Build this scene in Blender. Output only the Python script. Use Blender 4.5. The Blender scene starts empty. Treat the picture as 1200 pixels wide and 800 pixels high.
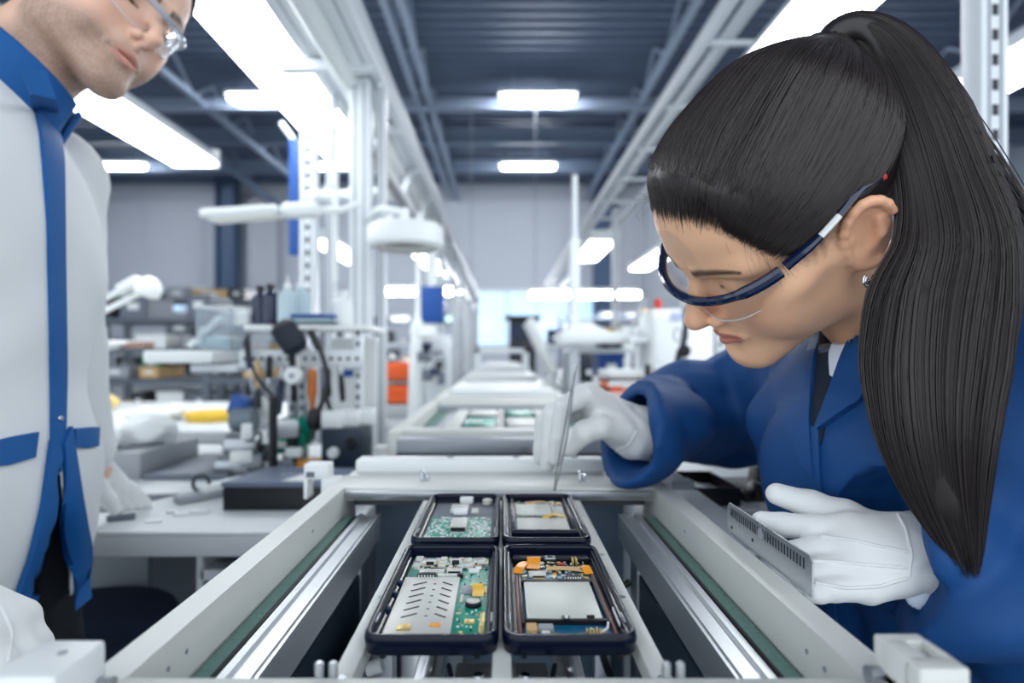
import bpy, bmesh, math, random
import numpy as np
from mathutils import Vector, Matrix, Euler
from mathutils.bvhtree import BVHTree

random.seed(7)
SC = bpy.context.scene
COL = SC.collection
F, CX, CY, CAMZ = 700.0, 588.0, 411.0, 1.13


def P(px, py, d):
    """world point seen at (px, py) of the 1200x800 frame at distance d down the hall"""
    return Vector(((px - CX) / F * d, d, CAMZ - (py - CY) / F * d))


# ------------------------------------------------------------------ materials
MATS = {}


def srgb(r, g, b):
    def f(c):
        c = c / 255.0
        return c / 12.92 if c <= 0.04045 else ((c + 0.055) / 1.055) ** 2.4
    return (f(r), f(g), f(b), 1.0)


def mat(name, rgb, rough=0.5, metal=0.0, noise=0.0, nscale=40.0, bump=0.0, bscale=120.0, spec=0.5,
        trans=0.0, emit=0.0, ior=1.45, coat=0.0, alpha=1.0, vcol=None, sheen=0.0, stretch=None, rvar=0.0):
    if name in MATS:
        return MATS[name]
    m = bpy.data.materials.new(name)
    m.use_nodes = True
    nt = m.node_tree
    b = nt.nodes['Principled BSDF']
    col = srgb(*rgb)
    b.inputs['Base Color'].default_value = col
    b.inputs['Roughness'].default_value = rough
    b.inputs['Metallic'].default_value = metal
    b.inputs['IOR'].default_value = ior
    b.inputs['Specular IOR Level'].default_value = spec
    b.inputs['Transmission Weight'].default_value = trans
    b.inputs['Coat Weight'].default_value = coat
    b.inputs['Alpha'].default_value = alpha
    b.inputs['Sheen Weight'].default_value = sheen
    if emit:
        b.inputs['Emission Color'].default_value = col
        b.inputs['Emission Strength'].default_value = emit
    src = None
    if noise or bump or rvar:
        tc = nt.nodes.new('ShaderNodeTexCoord')
        mp = nt.nodes.new('ShaderNodeMapping')
        nt.links.new(tc.outputs['Object'], mp.inputs['Vector'])
        if stretch:
            mp.inputs['Scale'].default_value = stretch
    if noise or rvar:
        n = nt.nodes.new('ShaderNodeTexNoise')
        n.inputs['Scale'].default_value = nscale
        n.inputs['Detail'].default_value = 6
        nt.links.new(mp.outputs['Vector'], n.inputs['Vector'])
    if noise:
        r = nt.nodes.new('ShaderNodeMix')
        r.data_type = 'RGBA'
        r.inputs['A'].default_value = tuple(min(1, c * (1 - noise)) for c in col[:3]) + (1,)
        r.inputs['B'].default_value = tuple(min(1, c * (1 + noise)) for c in col[:3]) + (1,)
        nt.links.new(n.outputs['Fac'], r.inputs['Factor'])
        src = r.outputs['Result']
    if rvar:
        mr = nt.nodes.new('ShaderNodeMapRange')
        mr.inputs['To Min'].default_value = max(0.02, rough - rvar)
        mr.inputs['To Max'].default_value = min(1, rough + rvar)
        nt.links.new(n.outputs['Fac'], mr.inputs['Value'])
        nt.links.new(mr.outputs['Result'], b.inputs['Roughness'])
    if vcol:
        a = nt.nodes.new('ShaderNodeAttribute')
        a.attribute_name = vcol
        if src is not None:
            mx = nt.nodes.new('ShaderNodeMix')
            mx.data_type = 'RGBA'
            mx.blend_type = 'MULTIPLY'
            mx.inputs['Factor'].default_value = 1
            r.inputs['A'].default_value = (1 - noise,) * 3 + (1,)
            r.inputs['B'].default_value = (1, 1, 1, 1)
            nt.links.new(a.outputs['Color'], mx.inputs['A'])
            nt.links.new(src, mx.inputs['B'])
            src = mx.outputs['Result']
        else:
            src = a.outputs['Color']
    if src is not None:
        nt.links.new(src, b.inputs['Base Color'])
    if bump:
        n2 = nt.nodes.new('ShaderNodeTexNoise')
        n2.inputs['Scale'].default_value = bscale
        n2.inputs['Detail'].default_value = 5
        nt.links.new(mp.outputs['Vector'], n2.inputs['Vector'])
        bp = nt.nodes.new('ShaderNodeBump')
        bp.inputs['Strength'].default_value = bump
        bp.inputs['Distance'].default_value = 0.003
        nt.links.new(n2.outputs['Fac'], bp.inputs['Height'])
        nt.links.new(bp.outputs['Normal'], b.inputs['Normal'])
    MATS[name] = m
    return m


# ------------------------------------------------------------------ objects
WORLD0 = {}


def tag(o, label=None, cat=None, group=None, kind=None):
    if label:
        o['label'] = label
    if cat:
        o['category'] = cat
    if group:
        o['group'] = group
    if kind:
        o['kind'] = kind
    return o


def thing(name, label, cat, loc=(0, 0, 0), group=None):
    o = bpy.data.objects.new(name, None)
    COL.objects.link(o)
    o.location = loc
    o.empty_display_size = 0.05
    WORLD0[o] = Vector(loc)
    return tag(o, label, cat, group)


def mesh_obj(name, me, parent=None, loc=None):
    """link a mesh whose vertices are in world space, re-based on its thing's origin"""
    o = bpy.data.objects.new(name, me)
    COL.objects.link(o)
    base = WORLD0[parent] if parent is not None else Vector(loc if loc is not None else (0, 0, 0))
    if base.length > 0:
        me.transform(Matrix.Translation(-base))
    if parent is not None:
        o.parent = parent
    else:
        o.location = base
    WORLD0[o] = base
    return o


def copy_tree(o, parent=None):
    c = o.copy()
    COL.objects.link(c)
    if parent is not None:
        c.parent = parent
    for ch in list(o.children):
        copy_tree(ch, c)
    return c


def rotz(a):
    return Matrix.Rotation(a, 4, 'Z')


def frame_from(a, b, up=Vector((0, 0, 1))):
    """4x4 with Z along a->b placed at a"""
    z = (b - a).normalized()
    x = up.cross(z)
    if x.length < 1e-4:
        x = Vector((1, 0, 0))
    x.normalize()
    y = z.cross(x)
    m = Matrix((x, y, z)).transposed().to_4x4()
    m.translation = a
    return m


class MB:
    def __init__(self):
        self.bm = bmesh.new()
        self.mats = []
        self.cur = 0

    def m(self, material):
        if material not in self.mats:
            self.mats.append(material)
        self.cur = self.mats.index(material)
        return self

    def _fin(self, geom_faces):
        for f in geom_faces:
            f.material_index = self.cur
            f.smooth = True

    def _merge(self, bm2, M=None):
        if M is not None:
            bmesh.ops.transform(bm2, matrix=M, verts=bm2.verts)
        mp = {}
        for v in bm2.verts:
            mp[v] = self.bm.verts.new(v.co)
        for f in bm2.faces:
            try:
                nf = self.bm.faces.new([mp[v] for v in f.verts])
                nf.material_index = self.cur
                nf.smooth = True
            except ValueError:
                pass
        bm2.free()
        return self

    def box(self, c, s, b=0.0, M=None, seg=2, taper=None):
        bm2 = bmesh.new()
        bmesh.ops.create_cube(bm2, size=1.0)
        for v in bm2.verts:
            v.co = Vector((v.co.x * s[0], v.co.y * s[1], v.co.z * s[2]))
            if taper and v.co.z > 0:
                v.co.x *= taper
                v.co.y *= taper
        if b > 0:
            bmesh.ops.bevel(bm2, geom=list(bm2.edges), offset=min(b, 0.49 * min(s)), segments=seg, profile=0.5, affect='EDGES')
        T = Matrix.Translation(Vector(c))
        if M is not None:
            T = T @ M.to_4x4()
        return self._merge(bm2, T)

    def span(self, lo, hi, b=0.0, seg=2):
        lo, hi = Vector(lo), Vector(hi)
        return self.box((lo + hi) / 2, (abs(hi.x - lo.x), abs(hi.y - lo.y), abs(hi.z - lo.z)), b, seg=seg)

    def bar(self, a, b, w, h, bev=0.0, up=Vector((0, 0, 1))):
        """rectangular bar from a to b; w across, h along `up`"""
        a, b = Vector(a), Vector(b)
        M = frame_from(a, b, up)
        L = (b - a).length
        bm2 = bmesh.new()
        bmesh.ops.create_cube(bm2, size=1.0)
        for v in bm2.verts:
            v.co = Vector((v.co.x * w, v.co.y * h, (v.co.z + 0.5) * L))
        if bev:
            bmesh.ops.bevel(bm2, geom=list(bm2.edges), offset=min(bev, 0.45 * min(w, h, L)), segments=2, profile=0.5, affect='EDGES')
        return self._merge(bm2, M)

    def cyl(self, a, b, r, r2=None, seg=20, bev=0.0):
        a, b = Vector(a), Vector(b)
        r2 = r if r2 is None else r2
        M = frame_from(a, b)
        L = (b - a).length
        if bev:
            prof = [(0, 0), (r - bev, 0), (r, bev), (r2, L - bev), (r2 - bev, L), (0, L)]
        else:
            prof = [(0, 0), (r, 0), (r2, L), (0, L)]
        return self.lathe(prof, M, seg)

    def lathe(self, prof, M=None, seg=24):
        M = M if M is not None else Matrix.Identity(4)
        rings = []
        for r, z in prof:
            if r < 1e-6:
                rings.append([self.bm.verts.new(M @ Vector((0, 0, z)))])
            else:
                rings.append([self.bm.verts.new(M @ Vector((r * math.cos(2 * math.pi * i / seg), r * math.sin(2 * math.pi * i / seg), z))) for i in range(seg)])
        fs = []
        for A, B in zip(rings, rings[1:]):
            for i in range(seg):
                j = (i + 1) % seg
                if len(A) == 1 and len(B) == 1:
                    continue
                if len(A) == 1:
                    vs = [A[0], B[j], B[i]]
                elif len(B) == 1:
                    vs = [A[i], A[j], B[0]]
                else:
                    vs = [A[i], A[j], B[j], B[i]]
                try:
                    fs.append(self.bm.faces.new(vs))
                except ValueError:
                    pass
        self._fin(fs)
        return self

    def tube(self, pts, r, seg=8, closed=False, cap=True):
        pts = [Vector(p) for p in pts]
        n = len(pts)
        rr = r if isinstance(r, (list, tuple)) else [r] * n
        rings = []
        prev = None
        for i, p in enumerate(pts):
            if closed:
                t = pts[(i + 1) % n] - pts[i - 1]
            else:
                t = pts[min(i + 1, n - 1)] - pts[max(i - 1, 0)]
            if t.length < 1e-9:
                t = Vector((0, 0, 1))
            t.normalize()
            if prev is None:
                ref = Vector((0, 0, 1)) if abs(t.z) < 0.9 else Vector((1, 0, 0))
                x = ref.cross(t).normalized()
            else:
                x = prev - t * prev.dot(t)
                x = x.normalized() if x.length > 1e-6 else Vector((1, 0, 0))
            prev = x
            y = t.cross(x)
            rings.append([self.bm.verts.new(p + (x * math.cos(2 * math.pi * k / seg) + y * math.sin(2 * math.pi * k / seg)) * rr[i]) for k in range(seg)])
        fs = []
        rng = range(n) if closed else range(n - 1)
        for i in rng:
            A, B = rings[i], rings[(i + 1) % n]
            for k in range(seg):
                l = (k + 1) % seg
                fs.append(self.bm.faces.new([A[k], A[l], B[l], B[k]]))
        if cap and not closed:
            fs.append(self.bm.faces.new(rings[0][::-1]))
            fs.append(self.bm.faces.new(rings[-1]))
        self._fin(fs)
        return self

    def prism(self, poly, z0, z1, M=None, bev=0.0):
        bm2 = bmesh.new()
        lo = [bm2.verts.new((x, y, z0)) for x, y in poly]
        hi = [bm2.verts.new((x, y, z1)) for x, y in poly]
        n = len(poly)
        bm2.faces.new(lo[::-1])
        top = bm2.faces.new(hi)
        for i in range(n):
            j = (i + 1) % n
            bm2.faces.new([lo[i], lo[j], hi[j], hi[i]])
        bmesh.ops.recalc_face_normals(bm2, faces=bm2.faces)
        if bev:
            bmesh.ops.bevel(bm2, geom=[e for e in top.edges], offset=bev, segments=2, profile=0.5, affect='EDGES')
        return self._merge(bm2, M)

    def ring_sweep(self, path, prof, closed=True):
        """sweep a profile [(offset outward, z)] round a closed 2-D path of (x, y, nx, ny); profile is a closed loop"""
        n = len(path)
        rings = [[self.bm.verts.new((x + nx * o, y + ny * o, z)) for o, z in prof] for x, y, nx, ny in path]
        fs = []
        k = len(prof)
        for i in range(n):
            A, B = rings[i], rings[(i + 1) % n]
            for q in range(k):
                l = (q + 1) % k
                fs.append(self.bm.faces.new([A[q], B[q], B[l], A[l]]))
        self._fin(fs)
        return self

    def quad(self, vs):
        f = self.bm.faces.new([self.bm.verts.new(Vector(v)) for v in vs])
        self._fin([f])
        return self

    def grid(self, rows):
        """rows of points -> quads"""
        R = [[self.bm.verts.new(Vector(p)) for p in r] for r in rows]
        fs = []
        for A, B in zip(R, R[1:]):
            for i in range(len(A) - 1):
                fs.append(self.bm.faces.new([A[i], A[i + 1], B[i + 1], B[i]]))
        self._fin(fs)
        return self

    def xf(self, M):
        bmesh.ops.transform(self.bm, matrix=M, verts=self.bm.verts)
        return self

    def build(self, name, material=None, parent=None, loc=None, angle=35, shift=None):
        bm = self.bm
        bmesh.ops.recalc_face_normals(bm, faces=bm.faces)
        me = bpy.data.meshes.new(name)
        if shift is not None:
            bmesh.ops.translate(bm, vec=Vector(shift), verts=bm.verts)
        bm.to_mesh(me)
        bm.free()
        ms = self.mats if self.mats else [material]
        for mm in ms:
            me.materials.append(mm)
        try:
            me.set_sharp_from_angle(angle=math.radians(angle))
        except Exception:
            pass
        return mesh_obj(name, me, parent, loc)


def rrect(x0, x1, y0, y1, r, n=6):
    """rounded rectangle path with outward normals, counter-clockwise"""
    out = []
    for cx, cy, a0 in ((x1 - r, y1 - r, 0), (x0 + r, y1 - r, 90), (x0 + r, y0 + r, 180), (x1 - r, y0 + r, 270)):
        for i in range(n + 1):
            a = math.radians(a0 + 90 * i / n)
            out.append((cx + r * math.cos(a), cy + r * math.sin(a), math.cos(a), math.sin(a)))
    return out


# ------------------------------------------------------------------ signed-distance modelling for bodies and cloth
def v3(p):
    return np.array(p, dtype=np.float32)


class Vol:
    def __init__(self, lo, hi, h):
        self.lo = v3(lo)
        self.h = h
        n = np.ceil((v3(hi) - self.lo) / h).astype(int) + 1
        self.n = n
        self.ax = [self.lo[i] + h * np.arange(n[i], dtype=np.float32) for i in range(3)]
        self.d = np.full(tuple(n), 0.5, dtype=np.float32)

    def _blk(self, lo, hi):
        s = []
        for i in range(3):
            a = int(max(0, math.floor((lo[i] - self.lo[i]) / self.h)))
            b = int(min(self.n[i], math.ceil((hi[i] - self.lo[i]) / self.h) + 1))
            if b <= a:
                return None, None
            s.append(slice(a, b))
        g = np.meshgrid(self.ax[0][s[0]], self.ax[1][s[1]], self.ax[2][s[2]], indexing='ij', sparse=True)
        return tuple(s), g

    def comb(self, lo, hi, fn, k=0.0, sub=False):
        m = k + 4 * self.h
        s, g = self._blk([lo[i] - m for i in range(3)], [hi[i] + m for i in range(3)])
        if s is None:
            return self
        q = fn(*g).astype(np.float32)
        d = self.d[s]
        if sub:
            q = -q
            if k > 0:
                hh = np.clip(0.5 - 0.5 * (d - q) / k, 0, 1)
                r = d + (q - d) * hh + k * hh * (1 - hh)
            else:
                r = np.maximum(d, q)
        else:
            if k > 0:
                hh = np.clip(0.5 + 0.5 * (d - q) / k, 0, 1)
                r = d + (q - d) * hh - k * hh * (1 - hh)
            else:
                r = np.minimum(d, q)
        self.d[s] = r
        return self

    def cone(self, a, b, ra, rb=None, k=0.0, sub=False, flat=None):
        """round cone a->b; flat=(axis vector, factor>1) squeezes it along that axis"""
        rb = ra if rb is None else rb
        a, b = v3(a), v3(b)
        R = max(ra, rb)
        lo, hi = np.minimum(a, b) - R, np.maximum(a, b) + R
        ab = b - a
        L2 = float(ab @ ab) + 1e-12

        def fn(x, y, z):
            px, py, pz = x - a[0], y - a[1], z - a[2]
            t = np.clip((px * ab[0] + py * ab[1] + pz * ab[2]) / L2, 0, 1)
            qx, qy, qz = px - t * ab[0], py - t * ab[1], pz - t * ab[2]
            d2 = qx * qx + qy * qy + qz * qz
            if flat is not None:
                ax, f = v3(flat[0]), flat[1]
                w = qx * ax[0] + qy * ax[1] + qz * ax[2]
                d2 = d2 + w * w * (f * f - 1)
            return np.sqrt(d2) - (ra + (rb - ra) * t)
        return self.comb(lo, hi, fn, k, sub)

    def chain(self, pts, rs, k=0.0, flat=None):
        for i in range(len(pts) - 1):
            self.cone(pts[i], pts[i + 1], rs[i], rs[i + 1], k, flat=flat)
        return self

    def ell(self, c, r, k=0.0, sub=False, R=None):
        c, r = v3(c), v3(r)
        m = float(max(r))
        Ri = None if R is None else np.array(R.to_3x3().transposed(), dtype=np.float32)

        def fn(x, y, z):
            px, py, pz = x - c[0], y - c[1], z - c[2]
            if Ri is not None:
                px, py, pz = (Ri[0, 0] * px + Ri[0, 1] * py + Ri[0, 2] * pz, Ri[1, 0] * px + Ri[1, 1] * py + Ri[1, 2] * pz, Ri[2, 0] * px + Ri[2, 1] * py + Ri[2, 2] * pz)
            k0 = np.sqrt((px / r[0]) ** 2 + (py / r[1]) ** 2 + (pz / r[2]) ** 2)
            k1 = np.sqrt((px / r[0] ** 2) ** 2 + (py / r[1] ** 2) ** 2 + (pz / r[2] ** 2) ** 2) + 1e-9
            return k0 * (k0 - 1.0) / k1
        return self.comb(c - m, c + m, fn, k, sub)

    def rbox(self, c, half, r, k=0.0, sub=False, R=None):
        c, hf = v3(c), v3(half)
        m = float(np.linalg.norm(hf)) + r
        Ri = None if R is None else np.array(R.to_3x3().transposed(), dtype=np.float32)

        def fn(x, y, z):
            px, py, pz = x - c[0], y - c[1], z - c[2]
            if Ri is not None:
                px, py, pz = (Ri[0, 0] * px + Ri[0, 1] * py + Ri[0, 2] * pz, Ri[1, 0] * px + Ri[1, 1] * py + Ri[1, 2] * pz, Ri[2, 0] * px + Ri[2, 1] * py + Ri[2, 2] * pz)
            qx, qy, qz = np.abs(px) - hf[0] + r, np.abs(py) - hf[1] + r, np.abs(pz) - hf[2] + r
            o = np.sqrt(np.maximum(qx, 0) ** 2 + np.maximum(qy, 0) ** 2 + np.maximum(qz, 0) ** 2)
            return o + np.minimum(np.maximum(np.maximum(qx, qy), qz), 0) - r
        return self.comb(c - m, c + m, fn, k, sub)

    def disp(self, fn):
        g = np.meshgrid(*self.ax, indexing='ij', sparse=True)
        self.d += fn(*g).astype(np.float32)
        return self

    def cut(self, fn):
        """keep only where fn < 0 (fn on the whole grid)"""
        g = np.meshgrid(*self.ax, indexing='ij', sparse=True)
        self.d = np.maximum(self.d, fn(*g).astype(np.float32))
        return self

    def mesh(self):
        v = self.d
        h = self.h
        nx, ny, nz = v.shape
        ins = v < 0
        cnt = np.zeros((nx - 1, ny - 1, nz - 1), dtype=np.int8)
        for i in (0, 1):
            for j in (0, 1):
                for k in (0, 1):
                    cnt += ins[i:nx - 1 + i, j:ny - 1 + j, k:nz - 1 + k]
        act = (cnt > 0) & (cnt < 8)
        I, J, K = np.nonzero(act)
        vid = np.full(act.shape, -1, dtype=np.int32)
        vid[I, J, K] = np.arange(len(I))
        acc = np.zeros((len(I), 3), dtype=np.float64)
        num = np.zeros(len(I))
        C = [(i, j, k) for i in (0, 1) for j in (0, 1) for k in (0, 1)]
        val = {c: v[I + c[0], J + c[1], K + c[2]].astype(np.float64) for c in C}
        for c in C:
            for a in range(3):
                if c[a] == 0:
                    e = list(c)
                    e[a] = 1
                    e = tuple(e)
                    v0, v1 = val[c], val[e]
                    x = (v0 < 0) != (v1 < 0)
                    t = np.where(x, v0 / np.where(x, v0 - v1, 1), 0)
                    p = np.zeros((len(I), 3))
                    for q in range(3):
                        p[:, q] = c[q]
                    p[:, a] = t
                    acc[x] += p[x]
                    num[x] += 1
        pos = acc / np.maximum(num, 1)[:, None]
        pos = self.lo[None, :] + h * (pos + np.stack([I, J, K], 1))
        faces = []
        # x edges
        for a in range(3):
            b, c = (a + 1) % 3, (a + 2) % 3
            s0 = [slice(None)] * 3
            s1 = [slice(None)] * 3
            s0[a], s1[a] = slice(0, -1), slice(1, None)
            A, B = ins[tuple(s0)], ins[tuple(s1)]
            ch = A != B
            idx = np.stack(np.nonzero(ch), 1)
            ok = (idx[:, b] > 0) & (idx[:, c] > 0) & (idx[:, b] < v.shape[b] - 1) & (idx[:, c] < v.shape[c] - 1)
            idx = idx[ok]
            fl = A[idx[:, 0], idx[:, 1], idx[:, 2]]

            def cell(db, dc):
                q = idx.copy()
                q[:, b] += db
                q[:, c] += dc
                return vid[q[:, 0], q[:, 1], q[:, 2]]
            quad = np.stack([cell(-1, -1), cell(0, -1), cell(0, 0), cell(-1, 0)], 1)
            quad[~fl] = quad[~fl][:, ::-1]
            faces.append(quad)
        return pos, np.concatenate(faces, 0)


def np_mesh(name, pos, faces, material, smooth_iter=0):
    pos = np.asarray(pos, dtype=np.float64)
    if smooth_iter:
        e = np.concatenate([faces[:, [0, 1]], faces[:, [1, 2]], faces[:, [2, 3]], faces[:, [3, 0]]], 0)
        for it in range(smooth_iter):
            s = np.zeros_like(pos)
            n = np.zeros(len(pos))
            for q in range(3):
                s[:, q] = np.bincount(e[:, 0], weights=pos[e[:, 1], q], minlength=len(pos)) + np.bincount(e[:, 1], weights=pos[e[:, 0], q], minlength=len(pos))
            n = np.bincount(e[:, 0], minlength=len(pos)) + np.bincount(e[:, 1], minlength=len(pos))
            pos = 0.5 * pos + 0.5 * s / np.maximum(n, 1)[:, None]
    me = bpy.data.meshes.new(name)
    me.vertices.add(len(pos))
    me.vertices.foreach_set('co', np.asarray(pos, dtype=np.float32).ravel())
    k = faces.shape[1]
    me.loops.add(faces.size)
    me.loops.foreach_set('vertex_index', faces.astype(np.int32).ravel())
    me.polygons.add(len(faces))
    me.polygons.foreach_set('loop_start', np.arange(0, faces.size, k, dtype=np.int32))
    me.polygons.foreach_set('use_smooth', np.ones(len(faces), dtype=bool))
    me.update(calc_edges=True)
    me.materials.append(material)
    return me


def set_vcol(me, cols, name='Col'):
    a = me.color_attributes.new(name=name, type='FLOAT_COLOR', domain='POINT')
    c = np.ones((len(me.vertices), 4), dtype=np.float32)
    c[:, :3] = cols
    a.data.foreach_set('color', c.ravel())


def bvh_of(*objs):
    vs, ps = [], []
    for o in objs:
        base = WORLD0[o]
        b = len(vs)
        vs.extend([v.co + base for v in o.data.vertices])
        ps.extend([tuple(b + i for i in p.vertices) for p in o.data.polygons])
    return BVHTree.FromPolygons(vs, ps)


def resample(pts, n):
    pts = [Vector(p) for p in pts]
    L = [0]
    for a, b in zip(pts, pts[1:]):
        L.append(L[-1] + (b - a).length)
    out = []
    for i in range(n):
        t = L[-1] * i / (n - 1)
        j = 0
        while j < len(L) - 2 and L[j + 1] < t:
            j += 1
        f = (t - L[j]) / max(1e-9, L[j + 1] - L[j])
        out.append(pts[j].lerp(pts[j + 1], f))
    return out


def smooth_path(pts, n):
    """Catmull-Rom through pts, n samples"""
    pts = [Vector(p) for p in pts]
    Q = [pts[0] * 2 - pts[1]] + pts + [pts[-1] * 2 - pts[-2]]
    out = []
    m = len(pts) - 1
    for i in range(n):
        u = m * i / (n - 1)
        j = min(int(u), m - 1)
        t = u - j
        a, b, c, d = Q[j], Q[j + 1], Q[j + 2], Q[j + 3]
        out.append(0.5 * (2 * b + (c - a) * t + (2 * a - 5 * b + 4 * c - d) * t * t + (3 * b - a - 3 * c + d) * t ** 3))
    return out


CAMP = Vector((0, 0, CAMZ))


def cloth_patch(bvh, left, right, thick, nu=14, nv=5, off=0.001, miss=0.7):
    """a strip of cloth sewn onto a garment: left/right are outlines (frame px,py); each point is dropped on the garment below it,
    returns rows of (point, normal)"""
    Lp = resample([(a, b, 0) for a, b in left], nu)
    Rp = resample([(a, b, 0) for a, b in right], nu)
    rows = []
    lastd = miss
    for a, b in zip(Lp, Rp):
        row = []
        for j in range(nv):
            q = a.lerp(b, j / (nv - 1))
            dr = (P(q.x, q.y, 1.0) - CAMP).normalized()
            loc, nor, _, dist = bvh.ray_cast(CAMP, dr)
            if loc is None:
                loc = CAMP + dr * lastd
                nor = -dr
            else:
                if nor.dot(dr) > 0:
                    nor = -nor
                lastd = dist
            row.append((loc, nor))
        rows.append(row)
    return rows


def patch_mesh(mb, rows, thick, off=0.0005, smooth=2):
    nu, nv = len(rows), len(rows[0])
    N = [[rows[i][j][1] for j in range(nv)] for i in range(nu)]
    Pp = [[rows[i][j][0] for j in range(nv)] for i in range(nu)]
    for _ in range(smooth):
        N2 = [[None] * nv for _ in range(nu)]
        for i in range(nu):
            for j in range(nv):
                s = Vector((0, 0, 0))
                for di, dj in ((0, 0), (1, 0), (-1, 0), (0, 1), (0, -1)):
                    a, b = i + di, j + dj
                    if 0 <= a < nu and 0 <= b < nv:
                        s += N[a][b]
                N2[i][j] = s.normalized() if s.length > 1e-6 else N[i][j]
        N = N2
    top = [[Pp[i][j] + N[i][j] * (off + thick) for j in range(nv)] for i in range(nu)]
    bot = [[Pp[i][j] + N[i][j] * (off - 0.003) for j in range(nv)] for i in range(nu)]
    bm = mb.bm
    T = [[bm.verts.new(p) for p in r] for r in top]
    B = [[bm.verts.new(p) for p in r] for r in bot]
    fs = []
    for i in range(nu - 1):
        for j in range(nv - 1):
            fs.append(bm.faces.new([T[i][j], T[i][j + 1], T[i + 1][j + 1], T[i + 1][j]]))
            fs.append(bm.faces.new([B[i][j], B[i + 1][j], B[i + 1][j + 1], B[i][j + 1]]))
    for i in range(nu - 1):
        for j in (0, nv - 1):
            fs.append(bm.faces.new([T[i][j], T[i + 1][j], B[i + 1][j], B[i][j]]))
    for j in range(nv - 1):
        for i in (0, nu - 1):
            fs.append(bm.faces.new([T[i][j], B[i][j], B[i][j + 1], T[i][j + 1]]))
    mb._fin(fs)
    return mb
# ------------------------------------------------------------------ palette
ALU = mat('aluminium', (196, 200, 204), 0.34, 0.75, noise=0.06, nscale=30, stretch=(1, 0.05, 1), rvar=0.1)
ALU_D = mat('dull_aluminium', (150, 156, 163), 0.42, 0.6, noise=0.08, nscale=30, rvar=0.1)
CREAM = mat('cream_painted_metal', (214, 216, 212), 0.42, 0.05, noise=0.035, nscale=14, rvar=0.08)
WHITE = mat('white_plastic', (228, 232, 232), 0.4)
WHITE_P = mat('white_painted_steel', (218, 224, 228), 0.38, 0.0)
GREY = mat('grey_plastic', (150, 156, 164), 0.5)
MIDGREY = mat('mid_grey_steel', (104, 112, 124), 0.5, 0.1)
DARK = mat('charcoal_plastic', (30, 36, 46), 0.42)
BLACK = mat('black_plastic', (14, 17, 24), 0.35)
NAVY = mat('navy_plastic', (24, 40, 72), 0.45)
BLUE = mat('blue_plastic', (24, 76, 150), 0.45)
ORANGE = mat('orange_plastic', (232, 104, 48), 0.45)
YELLOW = mat('yellow_plastic', (236, 196, 70), 0.45)
TAN = mat('tan_card', (206, 172, 120), 0.7, noise=0.1)
GREENP = mat('green_plastic', (70, 160, 120), 0.5)
CHROME = mat('chrome', (210, 214, 220), 0.16, 1.0)
STEEL = mat('brushed_steel', (170, 174, 180), 0.3, 0.9, noise=0.05, nscale=60, stretch=(1, 0.1, 1))
BELT = mat('green_belt_rubber', (104, 138, 130), 0.75, noise=0.25, nscale=220, bump=0.4, bscale=700)
CLEAR = mat('clear_acrylic', (235, 244, 250), 0.06, trans=0.92, ior=1.2, alpha=0.55)
FROST = mat('frosted_plastic', (206, 226, 232), 0.35, trans=0.35, ior=1.3)
RED = mat('red_plastic', (206, 60, 56), 0.45)
TUBE = mat('lit_diffuser', (248, 252, 255), 0.5, emit=9.5)
TUBE_FAR = mat('lit_tube', (250, 252, 255), 0.5, emit=62.0)
RINGLAMP = mat('lamp_lens', (236, 238, 234), 0.4)

# ------------------------------------------------------------------ the hall
WALLM = mat('wall_paint', (186, 193, 204), 0.7, noise=0.05, nscale=0.6)
CEILM = mat('ceiling_sheet', (86, 101, 124), 0.55, 0.1, noise=0.08, nscale=2.0)
BEAMM = mat('roof_steel', (112, 128, 150), 0.5, 0.1)
COLM = mat('column_steel', (70, 92, 122), 0.55)
FLOORM = mat('floor_resin', (150, 156, 160), 0.35, noise=0.06, nscale=1.5)


def struct(o):
    return tag(o, kind='structure')


struct(MB().span((-14, -2.5, -0.1), (14, 21.4, 0)).build('floor', FLOORM))
# trapezoidal roof sheet, ribs running across the hall
rows = []
yy = -2.5
prof = [(0, 0), (0.10, 0), (0.14, 0.07), (0.26, 0.07), (0.30, 0)]
mb = MB()
pts = []
while yy < 21.4:
    for a, b in prof[:-1]:
        pts.append((yy + a, 7.0 + b))
    yy += 0.30
pts.append((21.4, 7.0))
mb.grid([[(x, a, b) for a, b in pts] for x in (-14, 14)])
mb.span((-14, -2.5, 7.12), (14, 21.4, 7.2))
struct(mb.build('ceiling', CEILM, angle=20))
mb = MB()
mb.span((-14, 21, 0), (14, 21.3, 7.0))
for i in range(-6, 7):
    mb.span((i * 2.1 - 0.02, 20.97, 0.2), (i * 2.1 + 0.02, 21.02, 6.5))
struct(mb.build('wall_back', WALLM))
struct(MB().span((-14.3, -2.5, 0), (-14, 21.3, 7.0)).build('wall_left', WALLM))
struct(MB().span((14, -2.5, 0), (14.3, 21.3, 7.0)).build('wall_right', WALLM))
struct(MB().span((-14, 20.9, 6.35), (14, 21.0, 6.62), 0.02).build('trim_1', mat('trim_paint', (172, 180, 192), 0.5)))
SKYGLASS = mat('daylit_glass', (176, 208, 240), 0.2, emit=0.75)


def hall_window(n, x0, x1, z0, z1, nx):
    fr = MB()
    for i in range(nx + 1):
        x = x0 + (x1 - x0) * i / nx
        fr.span((x - 0.04, 20.9, z0), (x + 0.04, 21.0, z1))
    for z in (z0, z1):
        fr.span((x0 - 0.06, 20.88, z - 0.05), (x1 + 0.06, 21.0, z + 0.05))
    o = struct(fr.build('window_%d' % n, WHITE_P, loc=(0, 0, 0)))
    struct(MB().span((x0, 20.95, z0), (x1, 20.99, z1)).build('window_pane', SKYGLASS, o))


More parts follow.
